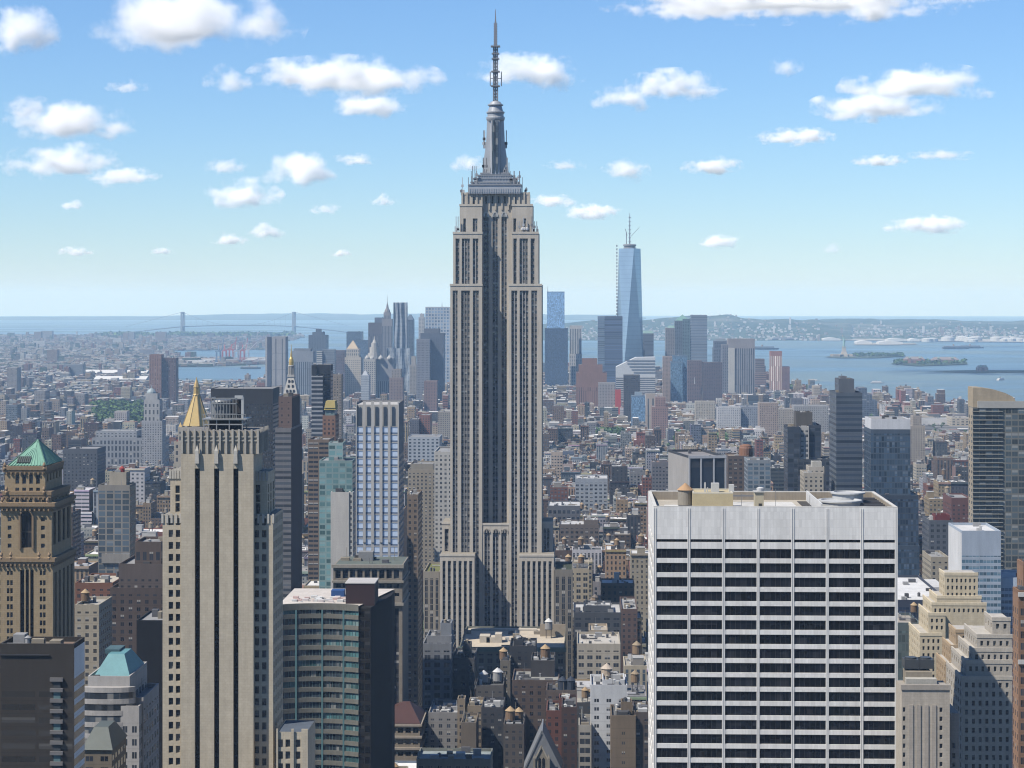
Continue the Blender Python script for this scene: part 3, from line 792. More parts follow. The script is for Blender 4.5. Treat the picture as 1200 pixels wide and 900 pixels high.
    def shoulder(pl, pr, pt, Ys, D, cols, rows, name, rec=.55):
        m = MB(st); z = Z(pt, px, Ys); p = []
        grid_wall(m, p, 'n', Ys, X(pl, Ys), X(pr, Ys), 0, z, cols_px(cols, Ys), rows_px(rows, px, Ys), rec)
        sd = even(Ys, Ys + D, max(2, int(D / 4)), .42); q = []
        grid_wall(m, q, 'w', X(pr, Ys), Ys, Ys + D, 0, z, sd, [r for r in rows_px(rows, px, Ys)], rec)
        m.wall((X(pl, Ys), Ys), (X(pl, Ys), Ys + D), 0, z)
        m.col = (0.3, 0.28, 0.24); m.face([(X(pl, Ys), Ys, z), (X(pr, Ys), Ys, z), (X(pr, Ys), Ys + D, z), (X(pl, Ys), Ys + D, z)], 0, None, True)
        m.col = (0.55, 0.52, 0.46)
        for k in range(5): f = k / 4; x = X(pl, Ys) * (1 - f) + X(pr, Ys) * f; m.pbox(x - .3, x + .3, Ys - .25, Ys - .005, z - 2.2, z + .45)
        m.build(name, [STONE], rt); return p, q
    W = []; Q = []
    for a in ((190.5, 211.8, 604, Y + 2.5, 22, [(197.6, 202.8), (206, 211)], rowsL, 'lower_shoulder'), (297.2, 320, 604, Y + 2.5, 20, [(298.4, 303.6), (307, 312.2)], rowsL, 'lower_shoulder'),
              (199.5, 211.9, 552, Y + 4.5, 17, [(205.5, 210.6)], [(569, 578), (579.5, 588), (589.5, 600)], 'upper_shoulder'), (297.2, 313, 554, Y + 4.5, 15, [(298.4, 305)], [(568, 578), (579.5, 588), (589.5, 602)], 'upper_shoulder')):
        p, q = shoulder(*a); W += p; Q += q
    place_panes(rt, W, GLASSB, frame=(2, (0.10, 0.10, 0.10), .5))
    o = MB()
    for q in Q: o.face(q, 0, None, True)
    o.build('side_window', [GLASS], rt)['kind'] = 'stuff'
    # low annex at the right foot
    Ya = Y - 8; m = MB(st); p = []
    grid_wall(m, p, 'n', Ya, X(325, Ya), X(360, Ya), 0, Z(857, px, Ya), cols_px([(326, 331.5), (334.5, 340), (346.5, 352)], Ya), rows_px([(866 + 14 * k, 875 + 14 * k) for k in range(5)], px, Ya), .5)
    m.wall((X(360, Ya), Ya), (X(360, Ya), Ya + 18), 0, Z(857, px, Ya)); m.wall((X(325, Ya), Ya), (X(325, Ya), Ya + 18), 0, Z(857, px, Ya))
    for a, b_ in ((324, 326), (341.5, 344.5), (353.5, 361)): m.pbox(X(a, Ya), X(b_, Ya), Ya - .5, Ya - .01, 0, Z(853.5, px, Ya))
    m.build('annex_wall', [STONE], rt); z = Z(858.5, px, Ya)
    r = MB((0.10, 0.12, 0.15)); r.face([(X(325, Ya), Ya + .3, z), (X(360, Ya), Ya + .3, z), (X(360, Ya), Ya + 18, z), (X(325, Ya), Ya + 18, z)], 0, None, True); r.build('annex_roof', [ROOF], rt)
    place_panes(rt, p, GLASSB, 'annex_window', frame=(2, (.1, .1, .1), .5))
    claim(zx(190), zx(322), Y, Y + 24, zt, 900); claim(X(325, Ya), X(360, Ya), Ya, Ya + 18, z, 900)
STONE = attr_material('limestone', .85, .25, var=.32, scale=.3, course=.75)
slot_tower()

# ---------------------------------------------------------------- the tall deco tower in the middle
def deco_tower():
    Y0 = 1270.0
    rt = thing('skyscraper', 'tallest tower, limestone art deco with stepped shoulders and antenna mast', 'building', (X(580, 1290), 1295, 0))
    st = (0.57, 0.52, 0.445)
    def strips(pl, pr, pt, pb, Y, cols, D, name, top=None, side=True, rec=.9, win_top=None):
        """a limestone mass whose window bays are sunk strips of glass and metal spandrels"""
        zt, zb = Z(pt, 580, Y), (Z(pb, 580, Y) if pb else -5)
        x0, x1 = X(pl, Y), X(pr, Y); m = MB(st); pn = []
        wt = Z(win_top if win_top else pt + 7, 580, Y)
        grid_wall(m, pn, 'n', Y, x0, x1, zb, zt, cols_px(cols, Y), [(zb + .5, wt)], rec)
        n = max(2, int(D / 7)); sd = even(Y, Y + D, n, .5)
        qs = []
        if side:
            grid_wall(m, qs, 'w', x1, Y, Y + D, zb, zt, sd, [(zb + .5, wt)], rec); grid_wall(m, qs, 'e', x0, Y, Y + D, zb, zt, sd, [(zb + .5, wt)], rec)
        m.wall((x1, Y + D), (x0, Y + D), zb, zt)
        m.col = (0.30, 0.27, 0.22); m.face([(x0, Y, zt), (x1, Y, zt), (x1, Y + D, zt), (x0, Y + D, zt)], 0, None, True)
        m.col = (0.61, 0.56, 0.48); m.pbox(x0 - .25, x1 + .25, Y - .25, Y + .6, zt - .8, zt + .5)
        m.build(name, [FAC], rt)
        for p in pn:
            q = MB((0.19, 0.185, 0.18), dict(bay=2, wf=.8, fh=3.72, hf=.5, blank=.1), (0.016, 0.02, 0.028, .75))
            a, b, c, d = p; w = b[0] - a[0]; k = max(1, round(w / 1.75)); v = (d[2] - a[2]) / 3.72
            q.face(p, 0, [(0, -v), (k, -v), (k, -.02), (0, -.02)]); q.col = (0.58, 0.57, 0.55)
            for j in range(0, k + 1): x = a[0] + w * j / k; q.pbox(x - .15, x + .15, a[1] - .32, a[1] - .01, a[2], d[2] - .2, 1)
            q.build('window_strip', [FAC, TRIM], rt)
        if qs:
            q = MB((0.15, 0.15, 0.155), dict(bay=2, wf=.8, fh=3.72, hf=.5, blank=.1), (0.016, 0.02, 0.028, .7))
            for p in qs: v = (p[2][2] - p[0][2]) / 3.72; q.face(p, 0, [(0, -v), (2, -v), (2, -.02), (0, -.02)])
            q.build('side_windows', [FAC], rt)
        claim(x0, x1, Y, Y + D, zt, 737)
    bay = lambda a, n, w, s: [(a + s * k, a + s * k + w) for k in range(n)]
    # base wings
    strips(515.5, 556, 650.5, None, Y0, bay(518.6, 6, 3.6, 6.25), 60, 'base_wing')
    strips(608.5, 649, 650.5, None, Y0, bay(611.6, 6, 3.6, 6.25), 60, 'base_wing')
    # the shaft in two shoulders beside the recessed centre
    Ym = Y0 + 13
    colL = [(530.6, 536.8), (540.4, 550.4), (554, 561)]; colR = [(599, 605.6), (608.8, 619, ), (622.4, 629.4)]
    strips(527.6, 565, 333.5, None, Ym, [(530.4, 536.4), (540.4, 550.6), (554.2, 561.2)], 40, 'shaft_wall')
    strips(596.2, 634.8, 333.5, None, Ym, [(599.2, 606.2), (609, 619.4), (622.6, 629.4)], 40, 'shaft_wall')
    strips(565.2, 596, 614, None, Ym + .4, [(567.6, 574.2), (577.4, 584.4), (587.4, 593.8)], 8, 'central_bay', side=False, win_top=621)
    strips(565.05, 600.2, 224, None, Ym + 8.5, [(566.4, 572.6), (577, 583.4), (587.6, 594)], 23, 'recessed_centre', side=False, win_top=250)
    # intermediate steps beside the shaft
    strips(518, 527.4, 613, None, Ym + 5, [(521, 525.8)], 30, 'side_step'); strips(635, 647.6, 612, None, Ym + 5, [(637, 644)], 30, 'side_step')
    # upper shoulders and crown
    strips(531, 565, 272.5, 334, Ym + 2, [(533.8, 538.6), (541.2, 550.6), (554, 560.6)], 36, 'upper_shoulder')
    strips(599.8, 631, 272.5, 334, Ym + 2, [(601.6, 605.6), (608.8, 618.6), (621.8, 626.6)], 36, 'upper_shoulder')
    strips(538.7, 565, 240, 273, Ym + 5, [(543, 546), (554, 559.6)], 28, 'crown_shoulder', win_top=256)
    strips(600, 624.2, 240, 273, Ym + 5, [(601.6, 605), (612.8, 616.4)], 28, 'crown_shoulder', win_top=256)
    strips(541.4, 565.1, 226.5, 241, Ym + 7, [(553, 556.5)], 24, 'crown_wall', win_top=230.5, rec=.5); strips(596.1, 620.4, 226.5, 241, Ym + 7, [(602, 605.5)], 24, 'crown_wall', win_top=230.5, rec=.5)
    Yc = Ym + 8.5
    f = MB((0.56, 0.51, 0.43))
    for i in range(5):       # pilasters that break the top line of the crown
        for pa, pb, yy, pt in ((541.6, 564.6, Ym + 7, 226), (596.8, 620.2, Ym + 7, 226), (566, 595.6, Yc, 224.5)):
            p = pa + (pb - pa) * i / 4
            f = MB((0.56, 0.51, 0.43)); f.pbox(X(p, yy) - .45, X(p, yy) + .45, yy - .7, yy - .01, Z(240 if yy < Yc else 246, 580, yy), Z(pt - .8, 580, yy)); f.build('pilaster', [STONE], rt)
    for p in (569.7, 577, 584.3, 591.6):
        f = MB((.02, .02, .025)); f.pbox(X(p, Yc) - .5, X(p, Yc) + .5, Yc - .12, Yc - .01, Z(238.5, 580, Yc), Z(230, 580, Yc)); f.build('crown_window', [GLASS], rt)
    for c in (569.5, 580.2, 590.8):     # arched heads and small top windows on the crown
        a = MB((0.60, 0.60, 0.58)); x = X(c, Yc); r = X(c + 3, Yc) - x; z0 = Z(254, 580, Yc)
        pts = [(x + r * math.cos(t_), Yc - .12, z0 + 1.75 * r * math.sin(t_)) for t_ in [math.pi * k / 12 for k in range(13)]]
        for p, q in zip(pts, pts[1:]): a.bar(p, q, .35)
        for k in (-.5, 0, .5): a.bar((x + r * k, Yc - .1, z0), (x + r * k, Yc - .1, z0 + 1.45 * r), .22)
        a.build('arch_head', [METAL], rt)
    for c in (569.5, 580.2, 590.8):
        a = MB((0.46, 0.42, 0.36)); Yb = Ym + .4; x = X(c + .9, Yb); r = X(c + 3.4, Yb) - X(c, Yb); z0 = Z(624.5, 580, Yb)
        pts = [(x + r * math.cos(t_), Yb - .14, z0 + 1.4 * r * math.sin(t_)) for t_ in [math.pi * k / 12 for k in range(13)]]
        for p, q in zip(pts, pts[1:]): a.bar(p, q, .32)
        a.bar((x, Yb - .12, z0), (x, Yb - .12, z0 + 1.3 * r), .25); a.build('arch_head', [STONE], rt)
    # metal-clad stage under the mast
    Yk = Ym + 18
    def P(px): return X(px, Yk)
    def zz(py): return Z(py, 580, Yk)
    mt = (0.50, 0.52, 0.55)
    for i, (pl, pr, pt, pb) in enumerate(((550.5, 611, 217.5, 228), (553, 608.5, 214.5, 217.5), (556, 605.5, 210, 214.5), (560.5, 600, 206, 210), (564, 597, 203.5, 206))):
        m = MB(mt); h = (P(pr) - P(pl)) / 2
        m.box(P(pl), P(pr), Yk - h * .8, Yk + h * .8, zz(pb), zz(pt), 0)
        if i == 0:
            for k in range(22): x = P(pl) + (P(pr) - P(pl)) * (k + .5) / 22; m.pbox(x - .25, x + .25, Yk - h * .8 - .3, Yk - h * .8 - .01, zz(226.5), zz(222))
        else:
            for k in range(14): x = P(pl) + (P(pr) - P(pl)) * (k + .5) / 14; m.pbox(x - .2, x + .2, Yk - h * .8 - .25, Yk - h * .8 - .01, zz(pb), zz(pt) - .3)
        m.col = (.36, .37, .39); m.pbox(P(pl) - .4, P(pr) + .4, Yk - h * .8 - .4, Yk + h * .8 + .4, zz(pt) - .5, zz(pt) + .25)
        m.build('mast_stage', [METAL], rt)
    # mast shaft with four winged buttresses
    m = MB((0.47, 0.49, 0.52)); cx = P(580.7)
    m.lathe(cx, Yk, [(P(589.2) - cx, zz(206)), (P(588.6) - cx, zz(140))], 16); m.build('mast_shaft', [METAL], rt)
    prof = [(596, 205), (594.6, 190), (592.6, 176), (591.4, 165), (590.4, 142)]
    for sx, sy in ((-1, 0), (1, 0), (0, -1), (0, 1)):
        f = MB((0.60, 0.62, 0.65)); w = 2.6
        for (p0, q0), (p1, q1) in zip(prof, prof[1:]):
            a, b = P(p0) - cx, P(p1) - cx; za, zb = zz(q0), zz(q1)
            if sx: A = [(cx + sx * a, Yk - w, za), (cx + sx * a, Yk + w, za), (cx + sx * b, Yk + w, zb), (cx + sx * b, Yk - w, zb)]
            else: A = [(cx - w, Yk + sy * a, za), (cx + w, Yk + sy * a, za), (cx + w, Yk + sy * b, zb), (cx - w, Yk + sy * b, zb)]
            f.face(A, 0, None, True)
            for i, j in ((0, 3), (1, 2)):
                p, q = A[i], A[j]
                if sx: f.face([p, q, (cx, q[1], q[2]), (cx, p[1], p[2])], 0, None, True)
                else: f.face([p, q, (q[0], Yk, q[2]), (p[0], Yk, p[2])], 0, None, True)
        f.build('mast_wing', [METAL], rt)
    g = MB((0.03, 0.035, 0.045))
    for o in (-1.1, 1.1): g.pbox(cx + o - .75, cx + o + .75, Yk - (P(596) - cx) - .2, Yk - (P(589.6) - cx) * .75, zz(204), zz(142))
    g.build('mast_window', [GLASSB], rt)
    m = MB((0.42, 0.44, 0.47))
    m.lathe(cx, Yk, [(P(590.6) - cx, zz(142)), (P(591.6) - cx, zz(139.5)), (P(591.6) - cx, zz(137.5)), (P(590.2) - cx, zz(136.5)), (P(590.2) - cx, zz(133.5)), (P(591.4) - cx, zz(132.5)), (P(591.4) - cx, zz(131.2)), (P(589.6) - cx, zz(130.4)), (P(588) - cx, zz(124.5)), (P(589.8) - cx, zz(123.8)), (P(589.8) - cx, zz(122.6)), (P(588.4) - cx, zz(122.2)), (P(586.2) - cx, zz(119.4)), (P(582) - cx, zz(117.8))], 24)
    m.build('observatory_drum', [METAL], rt)
    m = MB((0.3, 0.3, 0.31)); w = 1.25
    zs = [zz(118) + (zz(54.5) - zz(118)) * k / 16 for k in range(17)]
    c4 = [(cx - w, Yk - w), (cx + w, Yk - w), (cx + w, Yk + w), (cx - w, Yk + w)]
    for c in c4: m.bar((*c, zs[0]), (*c, zs[-1]), .3)
    for i, (a, b) in enumerate(zip(zs, zs[1:])):
        for k in range(4):
            j = (k + 1) % 4; m.bar((*c4[k], a), (*c4[j], b), .16); m.bar((*c4[k], a), (*c4[j], a), .16)
    m.bar((cx, Yk, zs[0]), (cx, Yk, zs[-1]), .55)
    for z_, r in ((zz(54.5), 2.8), (zz(63), 2.3), (zz(69), 2.3), (zz(84), 2.6), (zz(101), 2.6)): m.pbox(cx - r, cx + r, Yk - r, Yk + r, z_ - .35, z_ + .35)
    for a in (-3.2, 3.6): m.bar((cx + a, Yk, zz(101)), (cx + a, Yk, zz(84)), .28); m.bar((cx + a, Yk, zz(92)), (cx, Yk, zz(92)), .2)
    m.build('antenna_lattice', [METAL], rt)
    m = MB((0.28, 0.28, 0.3)); m.bar((cx, Yk, zz(54.5)), (cx, Yk, zz(27)), .95, r2=.75); m.bar((cx, Yk, zz(27)), (cx, Yk, zz(11)), .5, r2=.12)
    for k in range(9): z_ = zz(52 - 3 * k); m.pbox(cx - 1.15, cx + 1.15, Yk - .5, Yk + .5, z_ - .3, z_ + .3)
    m.build('antenna_spire', [METAL], rt)
    # small antennas and dishes on the ledges
    m = MB((0.55, 0.55, 0.55)); rr = random.Random(11)
    for pl, pr, py, y in ((552, 562, 214, Yk - 12), (598, 610, 214, Yk - 12), (565.5, 571, 204, Yk - 6), (590, 597, 204, Yk - 6), (540, 563, 227, Ym + 8), (598, 619, 227, Ym + 8), (532, 539, 273, Ym + 3), (624, 631, 273, Ym + 3), (601, 624, 273, Ym + 3), (566.5, 569, 172, Yk), (591.5, 594, 172, Yk)):
        for _ in range(9):
            p = rr.uniform(pl, pr); h = rr.choice((2, 3, 4, 7, 10)); x = X(p, y); z_ = Z(py, 580, y)
            m.col = rr.choice(((0.6, 0.6, 0.6), (0.25, 0.25, 0.26), (0.4, 0.4, 0.4)))
            m.bar((x, y, z_ - 1), (x, y, z_ + h), rr.uniform(.1, .28))
            if rr.random() < .4: m.pbox(x - .7, x + .7, y - .3, y + .1, z_ + h * .4, z_ + h * .4 + 1.6)
    m.build('antennas', [METAL], rt)['kind'] = 'stuff'
    m = MB((0.62, 0.62, 0.62))
    for p in (612.5, 614.8, 617.5): m.lathe(X(p, Ym + 2.6), Ym + 2.6, [(.3, Z(270.5, 580, Ym + 2.6)), (1.2, Z(269.5, 580, Ym)), (1.2, Z(267.5, 580, Ym)), (.4, Z(266.3, 580, Ym))], 10)
    m.build('dish', [METAL], rt)
deco_tower()

# ---------------------------------------------------------------- stone tower with the green copper pyramid, far left
def copper_tower():
    Y = 790.0; px = 30
    rt = thing('skyscraper', 'tan brick tower with green copper pyramid roof and arched windows', 'building', (X(30, Y), Y + 18, 0))
    st = (0.38, 0.29, 0.175); tr = (0.30, 0.215, 0.13); W = []; Q = []; BW = []
    def tier(pl, pr, pt, pb, Yt, D, cols, rows, scols, name, big=(), col=st, cor=1.0):
        m = MB(col); z = Z(pt, px, Yt); zb = Z(pb, px, Yt) if pb else 0
        x0, x1 = X(pl, Yt), X(pr, Yt); r = rows_px(rows, px, Yt); p = []
        if big:
            bc = cols_px(big[0], Yt); br = rows_px(big[1], px, Yt)
            allc = sorted(cols_px(cols, Yt))
            xa, xb = bc[0][0] - .8, bc[-1][1] + .8
            grid_wall(m, W, 'n', Yt, x0, xa, zb, z, [c for c in allc if c[1] < xa], r, .5)
            grid_wall(m, BW, 'n', Yt, xa, xb, zb, z, bc, br, .9)
            grid_wall(m, W, 'n', Yt, xb, x1, zb, z, [c for c in allc if c[0] > xb], r, .5)
        else: grid_wall(m, W, 'n', Yt, x0, x1, zb, z, cols_px(cols, Yt), r, .5)
        grid_wall(m, Q, 'w', x1, Yt, Yt + D, zb, z, even(Yt, Yt + D, scols[0], scols[1], 1.2), scols[2] if len(scols) > 2 else r, .6)
        m.wall((x0, Yt), (x0, Yt + D), zb, z); m.wall((x1, Yt + D), (x0, Yt + D), zb, z)
        m.col = tr
        m.face([(x0, Yt, z), (x1, Yt, z), (x1, Yt + D, z), (x0, Yt + D, z)], 0, None, True)
        if cor:
            m.pbox(x0 - cor, x1 + cor, Yt - cor, Yt + D + cor, z - 1.0, z + .35); m.pbox(x0 - cor * .6, x1 + cor * .6, Yt - cor * .6, Yt + D + cor * .6, z - 1.9, z - 1.003)
            k = int((x1 - x0) / 1.6)
            for i in range(k): x = x0 + (x1 - x0) * (i + .5) / k; m.pbox(x - .3, x + .3, Yt - cor * .95, Yt - .02, z - 2.7, z - 1.91)
            k = int(D / 1.6)
            for i in range(k): y = Yt + D * (i + .5) / k; m.pbox(x1 + .02, x1 + cor * .95, y - .3, y + .3, z - 2.7, z - 1.91)
        m.build(name, [STONE], rt); claim(x0, x1, Yt, Yt + D, z, 760)
    pair = lambda c: [(c - 3.4, c - .5), (c + .5, c + 3.4)]
    # main shaft with a tall central bay of window strips
    tier(-10, 62, 655, None, Y, 34, pair(11.5) + pair(50) + pair(-3), [(661, 665), (669, 674)] + [(680 + 9.4 * k, 686 + 9.4 * k) for k in range(12)], (5, .5, [(20, Z(672, px, Y))]), 'wall', big=([(23.6, 28.4), (30, 33.8), (35.4, 39.4)], [(668, 755)]), cor=.9)
    tier(1, 60.5, 590, 655.5, Y + 1.6, 31, [(9, 13.4), (48, 52.6)], [(606, 611), (616, 621), (626, 631), (637, 642)], (4, .55, [(Z(640, px, Y), Z(602, px, Y))]), 'upper_wall', big=([(25, 37)], [(605, 642)]), cor=1.5)
    tier(4.5, 59, 577, 590.2, Y + 2.6, 29, [(10 + 7.8 * k, 14.6 + 7.8 * k) for k in range(6)], [(584.5, 589)], (5, .45, [(Z(589, px, Y), Z(584.5, px, Y))]), 'attic_wall', cor=.5)
    tier(5.5, 53, 547.5, 577.2, Y + 5, 26, [(18 + 8.1 * k, 22.4 + 8.1 * k) for k in range(4)], [(556, 567), (571.5, 576)], (5, .42, [(Z(566, px, Y), Z(553, px, Y))]), 'lantern_wall', cor=.7)
    place_panes(rt, W, GLASSB, frame=(2, (.12, .1, .08), .5)); place_panes(rt, BW, GLASS, 'tall_window', frame=(3, (.07, .06, .05), .5))
    o = MB()
    for q in Q: o.face(q, 0, None, True)
    o.build('side_window', [GLASS], rt)['kind'] = 'stuff'
    # arched head of the great window
    Ya = Y + 1.6; a = MB(tr); x = X(31, Ya); r = X(37.6, Ya) - x; z0 = Z(605.2, px, Ya)
    g = MB(); g.face([(x + r * math.cos(t), Ya - .05, z0 + r * math.sin(t)) for t in [math.pi * k / 14 for k in range(15)]], 0, None, True); g.build('arch_window', [GLASS], rt)
    pts = [(x + (r + .35) * math.cos(t), Ya - .3, z0 + (r + .35) * math.sin(t)) for t in [math.pi * k / 14 for k in range(15)]]
    for p, q in zip(pts, pts[1:]): a.bar(p, q, .35)
    for s in (-1, 1): a.bar((x + s * (r + .35), Ya - .3, Z(643, px, Ya)), (x + s * (r + .35), Ya - .3, z0), .35)
    a.build('arch_surround', [STONE], rt)
    # urns and eagles along the ledges
    for p, py, Yo in ((2, 652, Y), (13, 652, Y), (46, 652, Y), (58, 652, Y), (3, 588, Y + 1.6), (56, 588, Y + 1.6), (8, 575, Y + 2.6), (52, 575, Y + 2.6), (6, 547, Y + 5), (52, 547, Y + 5)):
        x = X(p, Yo); z = Z(py, px, Yo) - 1; u = MB((0.34, 0.24, 0.15))
        u.lathe(x, Yo - .4, [(.6, z), (.7, z + .5), (.35, z + .9), (.65, z + 1.6), (.5, z + 2.1), (.1, z + 2.8)], 8); u.build('urn', [STONE], rt)
    Yp = Y + 5; x0, x1 = X(14, Yp), X(61, Yp); cu = (0.17, 0.36, 0.265)
    x0, x1 = X(6, Yp), X(53, Yp); zb, za = Z(547, px, Yp) + .4, Z(515, px, Yp + 13)
    m = MB(cu); p0 = [(x0 + 1, Yp + .5), (x1 + .2, Yp + .5), (x1 + .2, Yp + 26), (x0 + 1, Yp + 26)]; ap = ((x0 + x1) / 2 + 1.5, Yp + 13, za)
    m.pyramid(p0, zb, ap)
    m.col = (0.23, 0.44, 0.33)
    for i in range(4):
        A, B = p0[i], p0[(i + 1) % 4]
        for k in range(13):
            f = k / 12; q = (A[0] + (B[0] - A[0]) * f, A[1] + (B[1] - A[1]) * f); e = abs(f - .5) * 2
            top = tuple(ap[j] + ((*q, zb)[j] - ap[j]) * e for j in range(3)) if 0 < k < 12 else ap
            m.bar((*q, zb + .05), top, .16)
    m.col = (0.05, 0.07, 0.06)
    for k in range(7): x = X(19 + 2.3 * k, Yp); m.bar((x, Yp + 1.35, zb + .95), (x, Yp + 4.1, zb + 3.15), .26)
    m.build('pyramid_roof', [COPPER], rt)
copper_tower()

# ---------------------------------------------------------------- curved office block with teal glass bands
def curved_block():
    Y = 760.0; px = 390
    rt = thing('office_block', 'curved office block with stone bands and teal glass, dark right end', 'building', (X(385, Y), Y + 18, 0))
    n = 24; pts = []
    for i in range(n + 1):
        f = i / n; p = 325 + (420 - 325) * f
        pts.append((X(p, Y), Y + 7 * 4 * f * (1 - f) * (0.55)))     # hollow towards the viewer
    zt = Z(709, px, Y); fh = Z(709, px, Y) - Z(721.35, px, Y)
    xr, yr = pts[-1]; xs = X(420, Y) + 12.5; D = 46
    back = Y + D
    core = MB((0.05, 0.06, 0.065)); core.prism([(p[0], p[1] + .9) for p in pts] + [(xr, back), (pts[0][0], back)], 0, zt - .5, 0, plain=True); core.build('core', [TRIM], rt)
    def arcband(m, z0, z1, d):
        for a, b in zip(pts, pts[1:]):
            m.face([(a[0], a[1] + d, z0), (b[0], b[1] + d, z0), (b[0], b[1] + d, z1), (a[0], a[1] + d, z1)], 0, None, True)
    for k in range(19):
        z1 = zt - k * fh; h = fh * (0.41 if k else .6)
        m = MB((0.17, 0.165, 0.14)); arcband(m, z1 - h, z1, 0)
        for a, b in zip(pts, pts[1:]):
            for z in (z1, z1 - h): m.face([(a[0], a[1], z), (b[0], b[1], z), (b[0], b[1] + .9, z), (a[0], a[1] + .9, z)], 0, None, True)
        m.build('spandrel', [STONE], rt)
    cuts = [0, 4, 5, 12, 13, 19, 24]
    for k in range(19):
        z1 = zt - k * fh - fh * (.41 if k else .6); z0 = zt - (k + 1) * fh
        row = None
        for c, (i, j) in enumerate(((0, 5), (5, 13), (13, 19), (19, 24))):
            g = MB((0.12, 0.2, 0.2))
            for a, b in zip(pts[i:j + 1], pts[i + 1:j + 1]):
                g.face([(a[0], a[1] + .55, z0), (b[0], b[1] + .55, z0), (b[0], b[1] + .55, z1), (a[0], a[1] + .55, z1)], 0, None, True)
                g.pbox(b[0] - .07, b[0] + .07, b[1] + .40, b[1] + .54, z0, z1, 1)
            o = g.build('window', [GLASST if (c == 3 or (k * 5 + c * 3) % 7 == 0) else GLASSB, TRIM], rt)
    m = MB((0.18, 0.34, 0.35))
    for p in (345.7, 376, 401.7):
        f = (p - 325) / 95; y = Y + 7 * 4 * f * (1 - f) * .55; m2 = MB((0.13, 0.25, 0.26)); x = X(p, Y); m2.pbox(x - .3, x + .3, y - .12, y + .4, 0, zt - fh * .6); m2.build('glazing_fin', [METAL], rt)
    # dark end block
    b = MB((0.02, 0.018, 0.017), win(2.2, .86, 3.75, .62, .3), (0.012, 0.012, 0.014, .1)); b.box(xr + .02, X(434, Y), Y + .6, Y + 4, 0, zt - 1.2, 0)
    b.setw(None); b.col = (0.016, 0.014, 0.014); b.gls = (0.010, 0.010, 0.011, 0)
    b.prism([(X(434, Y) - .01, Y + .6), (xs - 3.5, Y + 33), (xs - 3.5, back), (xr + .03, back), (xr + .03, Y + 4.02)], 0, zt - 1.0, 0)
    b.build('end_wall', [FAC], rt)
    r = MB((0.60, 0.55, 0.50)); r.face([(p[0], p[1] + .3, zt - .4) for p in pts] + [(xs - 3.5, back, zt - .4), (pts[0][0], back, zt - .4)], 0, None, True)
    rr = random.Random(5)
    for _ in range(60):
        x = rr.uniform(X(335, Y), X(415, Y)); y = rr.uniform(Y + 9, Y + 20); r.col = rr.choice(((.68, .62, .6), (.6, .45, .42), (.72, .72, .7), (.55, .55, .55))); s = rr.uniform(.5, 1.6)
        r.pbox(x, x + s * 1.5, y, y + s, zt - .4, zt - .4 + s * .6)
    r.build('roof', [ROOF], rt)
    b = MB((0.045, 0.022, 0.022)); Yp = Y + 6; b.box(X(405, Yp), X(439, Yp), Yp, Yp + 14, zt - 1, Z(684, px, Yp), 0); b.col = (.5, .48, .46); b.pbox(X(405, Yp) - .2, X(439, Yp) + .2, Yp - .2, Yp + 14, Z(684, px, Yp), Z(682.8, px, Yp)); b.build('penthouse', [TRIM], rt)
    b = MB((0.03, 0.09, 0.26)); Yq = Y + 24; b.box(X(388, Yq), X(403, Yq), Yq, Yq + 5, zt - 1, Z(692, px, Yq), 0); b.build('blue_plant_box', [TRIM], rt)
    claim(X(325, Y), xs, Y, back, zt, 900)
curved_block()

